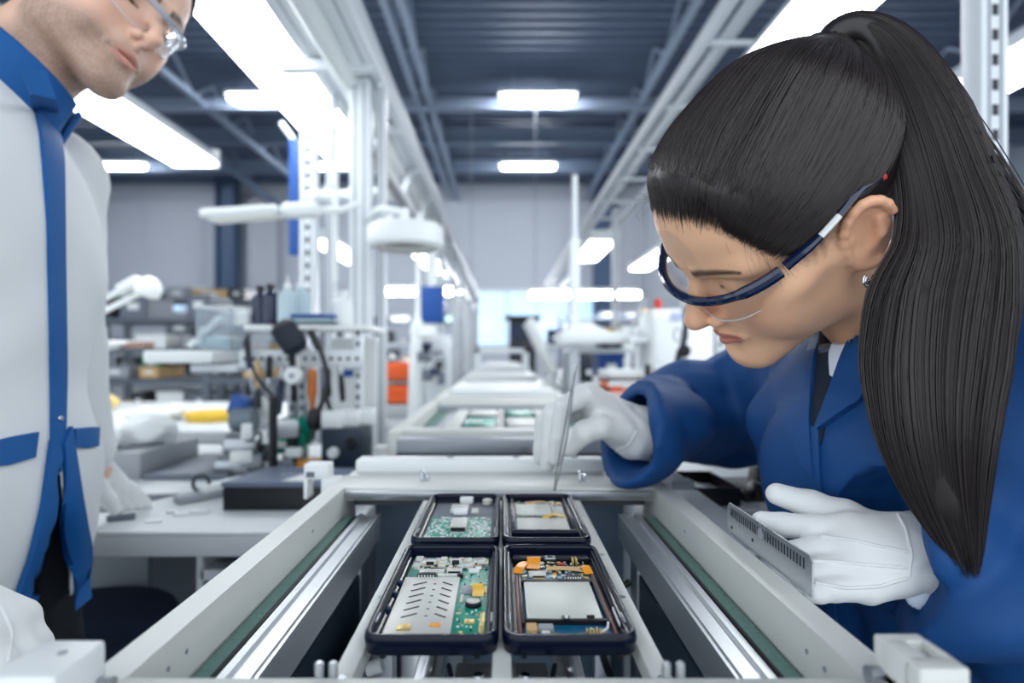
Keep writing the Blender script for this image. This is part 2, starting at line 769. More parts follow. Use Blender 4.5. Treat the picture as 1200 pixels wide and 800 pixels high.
hall_window(1, -0.9, 3.4, 1.3, 3.25, 4)
hall_window(2, -11.9, -10.4, 2.5, 3.3, 2)
hall_window(3, 10.0, 13.4, 2.6, 4.6, 3)

# steel columns by the back wall
for i, (x, lab) in enumerate(((-9.35, 'blue-grey steel column against the back wall left of the gantry'),
                              (3.45, 'blue-grey steel column against the back wall right of the gantry'),)):
    mb = MB()
    mb.span((x - 0.32, 20.1, 0), (x - 0.26, 20.6, 7.0)).span((x + 0.26, 20.1, 0), (x + 0.32, 20.6, 7.0)).span((x - 0.28, 20.32, 0), (x + 0.28, 20.38, 7.0))
    mb.span((x - 0.4, 20.0, 0), (x + 0.4, 20.7, 0.04))
    tag(mb.build('column', COLM, loc=(x, 20.35, 0)), lab, 'column', kind='structure')
for x, w in ((-8.2, 0.5), (4.4, 0.42)):
    struct(MB().span((x - w, 20.4, 0), (x + w, 20.95, 6.3), 0.02).build('trim_%d' % (2 if x < 0 else 3), mat('cladding', (166, 172, 182), 0.6)))

# roof beams across the hall and purlins along it
for i, (y, z, h, m_) in enumerate(((12.9, 6.32, 0.22, 'pale_beam'), (15.4, 6.45, 0.4, ''), (17.8, 6.45, 0.35, ''), (7.6, 6.4, 0.3, ''))):
    M_ = mat('pale_roof_steel', (146, 160, 180), 0.45, 0.1) if m_ else BEAMM  # one cross beam gets the paler steel
    mb = MB()
    mb.span((-14, y - 0.12, z), (14, y + 0.12, z + 0.04)).span((-14, y - 0.12, z + h - 0.04), (14, y + 0.12, z + h)).span((-14, y - 0.015, z), (14, y + 0.015, z + h))
    struct(mb.build('beam', M_, loc=(0, y, z)))
for x in (-6.4, -1.52, -1.78, 2.95, 3.75, 8.6):
    mb = MB()
    mb.span((x - 0.06, -2, 6.36), (x + 0.06, 21, 6.46))
    for k in range(12):
        y = 0.5 + k * 1.7
        mb.bar((x, y, 6.42), (x, y + 0.85, 6.98), 0.05, 0.05).bar((x, y + 0.85, 6.98), (x, y + 1.7, 6.42), 0.05, 0.05)
    struct(mb.build('beam', mat('pale_roof_steel', (146, 160, 180)), loc=(x, 0, 6.4)))
for a, b in ((P(205, 55, 12.5), P(292, 208, 20)), (P(190, 130, 15), P(330, 245, 20.5))):
    struct(MB().bar(a, b, 0.2, 0.2).build('beam', BEAMM, loc=a))

# ------------------------------------------------------------------ roof lights
NROW = {12.4: 'nearer', 17.0: 'farther'}
SPOT = {-10.9: 'far left', -4.9: 'left of the gantry', 0.75: 'middle of the roof', 6.8: 'right of the middle'}


def tube_light(L, w):
    root = thing('ceiling_light', 'x', 'ceiling light', (0, 0, 0))
    MB().span((-L / 2 - 0.06, -w / 2 - 0.03, 0.02), (L / 2 + 0.06, w / 2 + 0.03, 0.1), 0.015).build('housing', WHITE_P, root)
    d = MB()
    d.bar((-L / 2, 0, -0.035), (L / 2, 0, -0.035), w * 0.8, 0.10, 0.045, up=Vector((0, 0, 1)))
    d.build('diffuser', TUBE_FAR, root)
    for s in (-1, 1):
        MB().cyl((s * L * 0.35, 0, 0.1), (s * L * 0.35, 0, 0.5), 0.012, seg=8).build('hanger', ALU_D, root)
    return root


proto = tube_light(1.5, 0.24)
first = True
for y in (12.4, 17.0):
    for x in (-10.9, -4.9, 0.75, 6.8):
        o = proto if first else copy_tree(proto)
        first = False
        o.location = (x, y, 6.4)
        o['group'] = 'tube lights under the roof'
        o['label'] = 'glowing roof tube light, %s of two rows, %s' % (NROW[y], SPOT[x])

# ------------------------------------------------------------------ workstation luminaires hung in four lines


def bench_luminaire(L):
    root = thing('linear_luminaire', 'x', 'luminaire', (0, 0, 0))
    h = MB()
    h.prism([(-0.13, 0), (0.13, 0), (0.09, 0.07), (-0.09, 0.07)], -L / 2, L / 2, Matrix.Rotation(math.pi / 2, 4, 'X'), 0)
    h.xf(Matrix.Translation((0, 0, 0.0)))
    h.build('housing', WHITE_P, root)
    d = MB()
    d.span((-0.118, -L / 2 + 0.02, -0.03), (0.118, L / 2 - 0.02, 0.005), 0.014)
    d.build('diffuser', TUBE, root)
    for s in (-1, 1):
        c = MB()
        c.span((-0.135, s * L / 2 - 0.012, -0.03), (0.135, s * L / 2 + 0.012, 0.075), 0.008)
        c.build('end_cap', WHITE, root)
        MB().cyl((0, s * L * 0.38, 0.07), (0, s * L * 0.38, 0.085), 0.008, seg=8).build('hanger', ALU_D, root)
    return root


lum = {}
LUMS = [(-0.84, 2.6, 1.7, 'glaring bench light hung along the left of the gantry nearest the camera'),
        (-0.86, 7.3, 1.6, 'small bench light hung under the gantry behind the round magnifier lamp'),
        (-1.74, 2.55, 1.7, 'glaring bench light behind the chin of the man in white'),
        (-1.74, 6.4, 1.6, 'bench light seen between the two slotted posts left of the gantry'),
        (1.02, 1.97, 1.4, 'glaring bench light above the crown of the woman\'s head'),
        (0.98, 6.3, 1.3, 'bench light glowing on top of the white lamp post'),
        (1.93, 1.85, 1.7, 'glaring bench light behind the ponytail of the woman'),
        (1.78, 7.0, 1.5, 'bench light just in front of the woman\'s forehead')]
for x, y, L, lab in LUMS:
    if L not in lum:
        lum[L] = bench_luminaire(L)
        o = lum[L]
    else:
        o = copy_tree(lum[L])
    o.location = (x, y, 2.2)
    o['label'] = lab
    o['group'] = 'bench lights hung in lines along the hall'

# ------------------------------------------------------------------ overhead gantries
g = thing('overhead_gantry', 'tall white metal gantry with ladder-like rails left of the conveyor', 'gantry', (-0.6, 2.2, 0))


def slotted_post(x, y, z1, w, dpt, parent, slots, m_=WHITE_P, z0=0.0):
    p = MB().m(m_)
    p.span((x - w / 2, y - dpt / 2, z0), (x + w / 2, y + dpt / 2, z1), 0.004)
    p.m(ALU_D)
    for s in (-1, 1):
        p.span((x + s * w * 0.22 - 0.003, y - dpt / 2 - 0.0015, z0 + 0.05), (x + s * w * 0.22 + 0.003, y - dpt / 2 + 0.001, z1 - 0.02))
    if slots:
        z = z0 + 0.3
        while z < z1 - 0.05:
            p.m(DARK).span((x - 0.006, y - dpt / 2 - 0.001, z), (x + 0.006, y - dpt / 2 + 0.001, z + 0.022))
            z += 0.05
    p.build('post', None, parent)
    b = MB()
    b.span((x - w * 1.1, y - dpt * 1.1, 0), (x + w * 1.1, y + dpt * 1.1, 0.012), 0.003)
    b.build('foot_plate', ALU_D, parent)


for y in (2.2, 4.4, 6.6, 8.8, 11.0):
    slotted_post(-0.515, y, 2.12, 0.075, 0.075, g, False)
    slotted_post(-0.445, y + 0.02, 2.12, 0.03, 0.05, g, False)
for y in (2.35, 6.7):
    slotted_post(-0.755, y, 2.165, 0.06, 0.06, g, True)
    slotted_post(-0.685, y + 0.05, 2.15, 0.034, 0.05, g, False)
for x, z, w, h in ((-0.49, 2.18, 0.10, 0.11), (-0.665, 2.2, 0.075, 0.09), (-0.765, 2.315, 0.045, 0.05), (-0.6, 2.26, 0.05, 0.05)):
    MB().m(WHITE_P).span((x - w / 2, 0.6, z - h / 2), (x + w / 2, 12.0, z + h / 2), 0.006).m(ALU_D).span((x + w * 0.1, 0.6, z - h / 2 - 0.002), (x + w * 0.16, 12, z - h / 2 + 0.001)).build('rail', None, g)
MB().span((-0.52, 2.2, 1.86), (-0.47, 12.0, 1.90), 0.005).build('rail', ALU, g)
for i in range(18):
    y = 0.9 + i * 0.6
    MB().span((-0.78, y - 0.025, 2.11), (-0.45, y + 0.025, 2.15), 0.004).build('cross_member', WHITE_P, g)
for i in range(14):
    y = 2.3 + i * 0.65
    MB().bar((-0.495, y, 1.89), (-0.495, y + 0.33, 2.13), 0.03, 0.02).build('brace', WHITE_P, g)
for y in (2.28, 2.9):
    MB().cyl((-0.74, y, 1.72 if y < 2.5 else 1.9), (-0.5, y, 1.72 if y < 2.5 else 1.9), 0.022, seg=14).build('cross_tube', WHITE_P, g)
MB().m(BLUE).span((-0.864, 2.42, 1.52), (-0.828, 2.45, 1.99), 0.004).build('cable_guard', None, g)
MB().m(WHITE_P).bar((-0.846, 2.435, 1.985), (-0.90, 2.435, 2.06), 0.02, 0.02, 0.003).build('hook', None, g)
t = MB()
t.cyl((-0.56, 0.8, 2.115), (-0.56, 5.2, 2.115), 0.036, seg=16)
t.build('cable_duct', WHITE, g)

g = thing('overhead_gantry', 'white metal gantry with slotted posts over the right-hand benches', 'gantry', (0.97, 2.2, 0))
for y in (1.22, 2.72, 5.2, 8.4):
    slotted_post(0.985, y, 2.36, 0.055, 0.055, g, True)
for x, z, w in ((0.80, 2.36, 0.035), (0.90, 2.38, 0.03), (1.10, 2.34, 0.04)):
    MB().span((x - w / 2, 0.9, z - 0.03), (x + w / 2, 11.0, z + 0.03), 0.005).build('rail', WHITE_P, g)
for i in range(16):
    y = 1.1 + i * 0.62
    MB().span((0.8, y - 0.012, 2.325), (1.1, y + 0.012, 2.345), 0.004).build('cross_member', WHITE_P, g)
# ------------------------------------------------------------------ the conveyor the two people work at
X0 = -0.003
HL = thing('conveyor', 'pale metal conveyor frame with green belts carrying the phones', 'conveyor', (X0, 0.5, 0))
for s in (-1, 1):
    b = MB().m(CREAM)
    prof = [(0.187, 0.965), (0.187, 0.9325), (0.189, 0.9325), (0.189, 0.86), (0.208, 0.86), (0.2065, 0.965)]
    # extruded side beam
    M_ = Matrix.Translation((X0, 0, 0)) @ Matrix.Rotation(math.pi / 2, 4, 'X')
    b.prism([(s * x, z) for x, z in prof], -0.785, -0.272, M_)
    b.m(ALU_D)
    for y in (0.34, 0.36, 0.60):
        b.cyl((X0 + s * 0.1865, y, 0.949), (X0 + s * 0.1875, y, 0.949), 0.0016, seg=10)
    b.build('side_beam', None, HL)
    MB().span((X0 + s * 0.1735, 0.303, 0.916), (X0 + s * 0.1868, 0.715, 0.9315), 0.002).build('belt', BELT, HL)
    r = MB().m(ALU)
    pr = [(0.1732, 0.931), (0.168, 0.931), (0.168, 0.9345), (0.1625, 0.9345), (0.1615, 0.9315), (0.151, 0.9315), (0.150, 0.9345), (0.1475, 0.9345), (0.147, 0.9325), (0.1455, 0.9325), (0.145, 0.9345), (0.143, 0.9345), (0.143, 0.905), (0.1732, 0.905)]
    r.prism([(s * x, z) for x, z in pr], -0.718, -0.303, M_)
    r.build('guide_rail', None, HL)
    MB().span((X0 + s * 0.171, 0.303, 0.9), (X0 + s * 0.1745, 0.716, 0.9325), 0.0005).build('rubber_seal', BLACK, HL)
    # legs and lower enclosure
    for y in (0.31, 0.74):
        MB().span((X0 + s * 0.206, y - 0.02, 0.0), (X0 + s * 0.166, y + 0.02, 0.9), 0.003).build('leg', ALU_D, HL)
    MB().span((X0 + s * 0.168, 0.33, 0.35), (X0 + s * 0.172, 0.72, 0.86)).build('side_panel', mat('panel_blue_grey', (50, 66, 82), 0.5), HL)
c = MB().m(CREAM)
c.span((X0 - 0.206, 0.266, 0.938), (X0 + 0.206, 0.3025, 0.9652), 0.002)
c.build('crossbar', None, HL)
c = MB().m(CREAM)
c.span((X0 - 0.2065, 0.724, 0.948), (X0 + 0.2065, 0.795, 0.9652), 0.003)
c.m(STEEL).span((X0 - 0.186, 0.7195, 0.951), (X0 + 0.186, 0.7255, 0.961), 0.002)
c.m(DARK).span((X0 - 0.176, 0.721, 0.944), (X0 + 0.176, 0.73, 0.949))
c.build('crossbar', None, HL)
# end blocks at the near corners
b = MB().m(WHITE)
b.span((X0 - 0.2185, 0.256, 0.962), (X0 - 0.1885, 0.29, 0.9905), 0.0025)
b.m(GREY).cyl((X0 - 0.2, 0.276, 0.9903), (X0 - 0.2, 0.276, 0.9909), 0.0022, seg=12)
b.m(STEEL).cyl((X0 - 0.188, 0.284, 0.971), (X0 - 0.182, 0.284, 0.971), 0.004, seg=12).build('end_block', None, HL)
b = MB().m(CREAM)
y0, y1, xa, xb, zt = 0.264, 0.298, X0 + 0.188, X0 + 0.2105, 0.9895
b.span((xa, y0, zt - 0.02), (xb, y0 + 0.011, zt), 0.0015).span((xa, y1 - 0.008, zt - 0.02), (xb, y1, zt), 0.0015)
b.span((xa, y0 + 0.008, zt - 0.02), (xa + 0.011, y1 - 0.006, zt), 0.001).span((xb - 0.0035, y0 + 0.008, zt - 0.02), (xb, y1 - 0.006, zt), 0.001)
b.span((xa, y0, zt - 0.024), (xb, y1, zt - 0.014), 0.001)
b.m(CHROME).bar((xa + 0.0145, y0 + 0.012, zt - 0.007), (xa + 0.0145, y1 - 0.010, zt - 0.007), 0.007, 0.007, 0.003)
b.m(STEEL).cyl((xa - 0.006, y1 - 0.006, zt - 0.018), (xa, y1 - 0.006, zt - 0.018), 0.0045, seg=12)
b.build('end_block', None, HL)
# clips on the near crossbar
for x in (-0.0895, 0.0875):
    k = MB()
    for dx in (-0.0036, 0.0036):
        k.cyl((x + dx, 0.3046, 0.93), (x + dx, 0.3046, 0.9715), 0.0024, seg=12, bev=0.001)
    k.span((x - 0.007, 0.3025, 0.93), (x + 0.007, 0.3068, 0.956), 0.001)
    k.build('clip', ALU, HL)
for x in (-0.10, 0.098):
    k = MB()
    k.cyl((x, 0.752, 0.965), (x, 0.752, 0.979), 0.003, seg=10, bev=0.001).cyl((x + 0.006, 0.756, 0.965), (x + 0.006, 0.756, 0.974), 0.003, seg=10)
    k.build('clip', CHROME, HL)
# machinery below
k = MB().m(WHITE_P).cyl((0.06, 0.78, 0.81), (0.165, 0.78, 0.81), 0.013, seg=18)
k.m(ALU_D).cyl((0.13, 0.78, 0.81), (0.13, 0.78, 0.70), 0.012, seg=14)
k.build('cross_tube', None, HL)
k = MB().m(GREY)
k.span((0.12, 0.62, 0.70), (0.166, 0.70, 0.745), 0.006).m(WHITE_P).cyl((0.105, 0.66, 0.74), (0.155, 0.66, 0.74), 0.016, seg=18, bev=0.003)
k.m(BLACK).tube(smooth_path([(0.13, 0.66, 0.75), (0.11, 0.65, 0.80), (0.12, 0.70, 0.83), (0.15, 0.7, 0.86)], 14), 0.004)
k.build('drive_motor', None, HL)
k = MB().m(MIDGREY).span((0.10, 0.45, 0.6), (0.16, 0.62, 0.68), 0.004).m(DARK).span((0.11, 0.44, 0.56), (0.165, 0.6, 0.60), 0.004)
k.build('valve_box', None, HL)
for x0, y0, zz, w, m_ in ((-0.13, 0.66, 0.86, 0.012, ALU_D), (-0.10, 0.70, 0.87, 0.016, ALU), (-0.055, 0.71, 0.86, 0.01, MIDGREY), (0.115, 0.69, 0.88, 0.009, ALU_D), (-0.145, 0.60, 0.84, 0.008, MIDGREY)):
    MB().span((x0 - w, y0 - w, 0.05), (x0 + w, y0 + w, zz), 0.002).build('upright', m_, HL)
k = MB().m(ALU_D)
k.bar((-0.15, 0.36, 0.66), (-0.06, 0.60, 0.70), 0.02, 0.012).bar((-0.13, 0.42, 0.60), (-0.08, 0.66, 0.74), 0.012, 0.012)
k.m(WHITE).cyl((-0.135, 0.6, 0.81), (-0.12, 0.6, 0.815), 0.007, seg=12)
k.build('link_arm', None, HL)
for x, y0, y1, z in ((-0.062, 0.3, 0.75, 0.86), (0.058, 0.3, 0.75, 0.86)):
    MB().m(ALU).span((x - 0.012, y0, z - 0.02), (x + 0.012, y1, z), 0.003).m(STEEL).span((x - 0.004, y0, z), (x + 0.004, y1, z + 0.004), 0.001).build('lift_rail', None, HL)
MB().span((X0 - 0.166, 0.3, 0.35), (X0 + 0.166, 0.78, 0.37)).build('base_pan', DARK, HL)
MB().span((X0 - 0.166, 0.80, 0.35), (X0 + 0.166, 0.805, 0.93)).build('added_dark_panel', mat('shadow_blue_steel', (84, 104, 124), 0.5, 0.1), HL)  # added behind the opening so the gap under the phones looks dark
MB().span((X0 - 0.15, 0.35, 0.72), (X0 - 0.145, 0.7, 0.83)).build('side_panel', NAVY, HL)

# white stopper block at the far end
b = MB().m(WHITE)
b.span((-0.197, 0.802, 0.9655), (0.14, 0.835, 0.984), 0.004)
b.m(CREAM).span((-0.205, 0.797, 0.935), (0.15, 0.905, 0.9655), 0.003)
b.m(GREY)
for x in (-0.07, 0.02, 0.1):
    b.cyl((x, 0.82, 0.984), (x, 0.82, 0.9855), 0.005, seg=12)
tag(b.build('stopper_block', None, loc=(0, 0.82, 0.935)), 'long white block across the conveyor behind the four phones', 'stopper block')
b = MB().m(WHITE)
b.span((-0.254, 0.765, 0.965), (-0.222, 0.79, 0.985), 0.002).span((-0.254, 0.765, 0.94), (-0.249, 0.79, 0.966), 0.001).span((-0.232, 0.765, 0.92), (-0.209, 0.79, 0.966), 0.002)
b.m(MIDGREY).span((-0.25, 0.764, 0.968), (-0.24, 0.766, 0.975))
tag(b.build('bracket', None, loc=(-0.22, 0.778, 0.92)), 'small white bracket on the left beam beside the black box', 'bracket')

# ------------------------------------------------------------------ pallet
PL = thing('work_pallet', 'metal pallet frame under the four open phones', 'pallet', (0, 0.5, 0.94))
ZP = 0.953
for s in (-1, 1):
    p = MB().m(CREAM)
    p.span((s * 0.0812, 0.308, ZP - 0.013), (s * 0.0930, 0.708, ZP), 0.0012)
    p.m(STEEL)
    for y in (0.323, 0.43, 0.519, 0.642):
        p.cyl((s * 0.0867, y, ZP), (s * 0.0867, y, ZP + 0.0004), 0.0026, seg=12)
    p.build('side_bar', None, PL)
MB().m(CREAM).span((-0.0055, 0.308, ZP - 0.013), (0.0055, 0.708, ZP), 0.0012).build('middle_bar', None, PL)
for y0, y1 in ((0.506, 0.530), (0.692, 0.709)):
    MB().span((-0.0925, y0, ZP - 0.012), (0.0925, y1, ZP - 0.0005), 0.001).build('cross_bar', ALU, PL)
MB().span((-0.0925, 0.3075, ZP - 0.015), (0.0925, 0.3125, ZP - 0.003), 0.001).build('cross_bar', ALU, PL)
for s in (-1, 1):
    p = MB().m(STEEL)
    p.span((s * 0.0055, 0.3125, ZP - 0.017), (s * 0.0275, 0.36, ZP - 0.010), 0.002)
    p.m(CHROME)
    for y in (0.321, 0.341):
        p.cyl((s * 0.0135, y, ZP - 0.010), (s * 0.0135, y, ZP - 0.0075), 0.0037, seg=14, bev=0.001)
    p.build('bolt_plate', None, PL)
    MB().m(BLACK).tube(smooth_path([(s * 0.0285, 0.313, ZP - 0.010), (s * 0.031, 0.323, ZP - 0.009), (s * 0.0275, 0.332, ZP - 0.009), (s * 0.031, 0.348, ZP - 0.006)], 10), 0.0016).build('retaining_wire', None, PL)
    MB().m(ALU_D).span((s * 0.030, 0.3125, ZP - 0.035), (s * 0.079, 0.35, ZP - 0.031), 0.001).build('catch_plate', None, PL)

# ------------------------------------------------------------------ the four opened phones
CASE = mat('glossy_black_case', (7, 15, 36), 0.22, spec=0.3)
CASE_IN = mat('satin_black_tray', (12, 17, 28), 0.35, spec=0.3)
PCB = mat('green_board', (10, 146, 124), 0.32, noise=0.3, nscale=260)
PCB_B = mat('blue_board', (10, 92, 128), 0.32, noise=0.25, nscale=260)
SHIELD = mat('pressed_shield', (206, 206, 200), 0.4, 0.2, noise=0.03, nscale=40)
BATT = mat('battery_foil', (216, 220, 212), 0.42, 0.25, noise=0.03, nscale=20)
SOLDER = mat('solder', (226, 234, 230), 0.35, 0.1)
CHIPB = mat('chip_black', (20, 22, 28), 0.35)
FLEX = mat('amber_flex', (238, 156, 44), 0.3, noise=0.15, nscale=300)
FLEXY = mat('yellow_flex', (240, 190, 60), 0.3, noise=0.1, nscale=300)
COPPER = mat('copper_foil', (128, 84, 72), 0.4, 0.4)
GOLD = mat('gold_pad', (216, 190, 120), 0.35, 0.6)
rnd = random.Random(11)
L_, W_ = 0.180, 0.0862
PS = 0.9167            # phones are 165 x 79 mm


def phone_shell(label, ox, oy, oz, tilt=0.0):
    root = thing('smartphone', label, 'phone', (ox, oy, oz), 'four opened phones on the pallet')
    root.scale = (PS, PS, PS)
    path = rrect(-W_ / 2, W_ / 2, 0, L_, 0.0115, 7)
    f = MB()
    prof = [(-0.0005, 0.0), (0.0, 0.0035), (0.0006, 0.0075), (0.0, 0.0112), (-0.0013, 0.0128), (-0.0030, 0.0128), (-0.0040, 0.0118), (-0.0042, 0.0098),
            (-0.0058, 0.0096), (-0.0060, 0.0066), (-0.0075, 0.0062), (-0.0078, 0.003), (-0.0085, 0.0006)]
    f.ring_sweep(path, [(o, z) for o, z in prof])
    f.xf(Matrix.Translation((ox, oy, oz)))
    f.build('case_frame', CASE, root, angle=50)
    t = MB()
    t.span((-W_ / 2 + 0.006, 0.006, 0.0004), (W_ / 2 - 0.006, L_ - 0.006, 0.0034))
    t.m(CASE_IN)
    t.xf(Matrix.Translation((ox, oy, oz)))
    t.mats = [CASE_IN]
    t.build('inner_tray', None, root)
    for sx in (-1, 1):
        k = MB().m(STEEL)
        k.box((sx * (W_ / 2 - 0.0045), 0.030, 0.0112), (0.0012, 0.014, 0.001), 0.0003)
        k.xf(Matrix.Translation((ox, oy, oz)))
        k.build('latch', None, root)
        k = MB().m(CHIPB)
        k.cyl((sx * 0.03, 0.0015, -0.0015), (sx * 0.03, 0.0015, 0.001), 0.0022, seg=10)
        k.xf(Matrix.Translation((ox, oy, oz)))
        k.build('foot_pin', None, root)
    return root


class Pt:
    """collects one phone part in phone coordinates"""

    def __init__(self, root):
        self.root = root
        self.mb = MB()

    def b(self, m_, x0, x1, y0, y1, z0, z1, bev=0.0004):
        self.mb.m(m_).span((x0, y0, z0), (x1, y1, z1), bev)
        return self

    def done(self, name):
        o = WORLD0[self.root]
        self.mb.xf(Matrix.Translation(o))
        return self.mb.build(name, None, self.root)


def scatter_parts(root, x0, x1, y0, y1, z, n, mats, smin=0.0007, smax=0.003, name='board_components', avoid=()):
    q = Pt(root)
    for _ in range(n):
        w, l = rnd.uniform(smin, smax), rnd.uniform(smin, smax)
        x, y = rnd.uniform(x0, x1 - w), rnd.uniform(y0, y1 - l)
        if any(a - 0.0005 < x + w and x < b + 0.0005 and c - 0.0005 < y + l and y < d + 0.0005 for a, b, c, d in avoid):
            continue
        q.b(rnd.choice(mats), x, x + w, y, y + l, z, z + rnd.uniform(0.0004, 0.0013), 0.0)
    o = q.done(name)
    return tag(o, kind='stuff')


def flex_strip(root, pts, w, m_, name='flex_cable'):
    """flat bent cable along pts (x, y, z)"""
    pts = smooth_path(pts, 12)
    q = Pt(root)
    rows = []
    for i, p in enumerate(pts):
        t = (pts[min(i + 1, 11)] - pts[max(i - 1, 0)]).normalized()
        s = t.cross(Vector((0, 0, 1)))
        s = s.normalized() if s.length > 1e-5 else Vector((1, 0, 0))
        rows.append((p - s * w / 2, p + s * w / 2))
    up = Vector((0, 0, 0.0004))
    q.mb.m(m_)
    q.mb.grid([[a + up, b + up] for a, b in rows]).grid([[b, a] for a, b in rows])
    q.mb.grid([[a, a + up] for a, b in rows]).grid([[b + up, b] for a, b in rows])
    return q.done(name)


ZB = 0.0035          # board underside
# front left: big pressed shield, green board strip, coin motor
A = phone_shell('open black phone with large slotted grey shield plate, front left of the four', -0.0417, 0.3456, 0.9535)
Pt(A).b(PCB, -0.0335, 0.0345, 0.010, 0.166, ZB, ZB + 0.0012).done('circuit_board')
q = Pt(A)
q.b(SHIELD, -0.0335, 0.0115, 0.014, 0.113, ZB + 0.001, ZB + 0.0038, 0.0008)
for i in range(6):
    y = 0.040 + i * 0.0115
    for (xa, xb, dy) in ((-0.0245, -0.0145, 0.0045), (0.0065, -0.0015, 0.004)):
        q.mb.m(CHIPB).bar(Vector((xa, y - 0.002, ZB + 0.0039)), Vector((xb, y + dy, ZB + 0.0039)), 0.0012, 0.0005)
    q.b(CHIPB, -0.0085, -0.0065, y, y + 0.0008, ZB + 0.0037, ZB + 0.0041, 0)
q.b(FLEX, -0.0035, 0.0045, 0.024, 0.030, ZB + 0.0034, ZB + 0.0042).b(GOLD, -0.0245, -0.0155, 0.0185, 0.027, ZB + 0.0036, ZB + 0.0048)
q.b(CHIPB, -0.012, 0.006, 0.0115, 0.0145, ZB, ZB + 0.003)
q.done('shield_plate')
q = Pt(A)
q.b(CHIPB, -0.0245, -0.0095, 0.116, 0.121, ZB + 0.001, ZB + 0.005)
for i in range(6):
    q.b(SOLDER, -0.0235 + i * 0.0024, -0.0223 + i * 0.0024, 0.1153, 0.1162, ZB + 0.002, ZB + 0.0042, 0)
q.b(SHIELD, -0.0075, 0.012, 0.1165, 0.1205, ZB + 0.001, ZB + 0.004).b(CHIPB, 0.0085, 0.0135, 0.1165, 0.1205, ZB + 0.001, ZB + 0.0045)
q.done('connector')
Pt(A).b(SHIELD, -0.024, -0.003, 0.124, 0.133, ZB + 0.001, ZB + 0.0035, 0.0006).b(CHIPB, -0.015, -0.004, 0.1325, 0.1335, ZB + 0.001, ZB + 0.0038, 0).done('shield_can')
Pt(A).b(SHIELD, -0.001, 0.012, 0.1245, 0.1325, ZB + 0.001, ZB + 0.0042, 0.0012).b(CHIPB, 0.0005, 0.0105, 0.1242, 0.1247, ZB + 0.002, ZB + 0.004, 0).done('card_slot')
q = Pt(A)
q.mb.m(CHIPB).cyl((0.0245, 0.064, ZB + 0.001), (0.0245, 0.064, ZB + 0.0042), 0.0062, seg=24, bev=0.0006)
q.mb.m(SHIELD).cyl((0.0245, 0.064, ZB + 0.0042), (0.0245, 0.064, ZB + 0.0054), 0.0052, seg=24, bev=0.0006)
q.done('vibration_motor')
flex_strip(A, [(0.0275, 0.068, ZB + 0.0062), (0.0275, 0.080, ZB + 0.006), (0.0265, 0.088, ZB + 0.0075), (0.0262, 0.096, ZB + 0.0045)], 0.0085, FLEXY)
Pt(A).b(GREY, 0.0145, 0.0235, 0.084, 0.1, ZB + 0.001, ZB + 0.0022).b(SHIELD, 0.014, 0.0165, 0.068, 0.082, ZB + 0.001, ZB + 0.0025).done('ribbon_plug')
Pt(A).b(WHITE, 0.0175, 0.0265, 0.128, 0.137, ZB + 0.001, ZB + 0.0026).done('white_chip')
for xa, xb, ya, yb in ((0.0195, 0.0265, 0.034, 0.041), (0.030, 0.0335, 0.02, 0.052), (0.0315, 0.034, 0.085, 0.10)):
    Pt(A).b(GOLD, xa, xb, ya, yb, ZB + 0.001, ZB + 0.0018).done('contact_pad')
for i, (x, y) in enumerate(((-0.035, 0.05), (-0.035, 0.078), (-0.0352, 0.1))):
    Pt(A).b(NAVY, x - 0.002, x + 0.001, y, y + 0.004, ZB, ZB + 0.005).done('side_key')
av = [(-0.034, 0.012, 0.0, 0.115), (0.017, 0.031, 0.056, 0.1), (0.017, 0.027, 0.127, 0.138), (0.019, 0.027, 0.033, 0.042)]
scatter_parts(A, -0.033, 0.034, 0.134, 0.165, ZB + 0.001, 300, [SOLDER, SHIELD, SOLDER, CHIPB, GOLD, GREY, SHIELD], 0.0014, 0.0055)
scatter_parts(A, 0.0125, 0.034, 0.012, 0.134, ZB + 0.001, 120, [SOLDER, SOLDER, GOLD, CHIPB], 0.0006, 0.0022, avoid=av)
Pt(A).b(SHIELD, -0.024, -0.012, 0.145, 0.153, ZB + 0.001, ZB + 0.0045, 0.0008).b(CHIPB, -0.0205, -0.014, 0.1445, 0.1455, ZB + 0.001, ZB + 0.0048, 0).done('shield_can')
Pt(A).b(SHIELD, 0.000, 0.010, 0.147, 0.156, ZB + 0.001, ZB + 0.0045, 0.0008).b(CHIPB, 0.002, 0.008, 0.146, 0.149, ZB + 0.002, ZB + 0.005, 0).done('headphone_socket')

for xa, ya, w, l, hh in ((-0.031, 0.137, 0.006, 0.008, 0.0032), (-0.010, 0.138, 0.007, 0.005, 0.0028), (0.013, 0.139, 0.008, 0.006, 0.003), (0.024, 0.146, 0.007, 0.009, 0.0026),
                         (-0.031, 0.153, 0.0065, 0.008, 0.0036), (0.013, 0.151, 0.006, 0.007, 0.0032), (-0.009, 0.155, 0.006, 0.006, 0.003)):
    Pt(A).b(SHIELD, xa, xa + w, ya, ya + l, ZB + 0.001, ZB + hh + 0.001, 0.0006).done('shield_can')

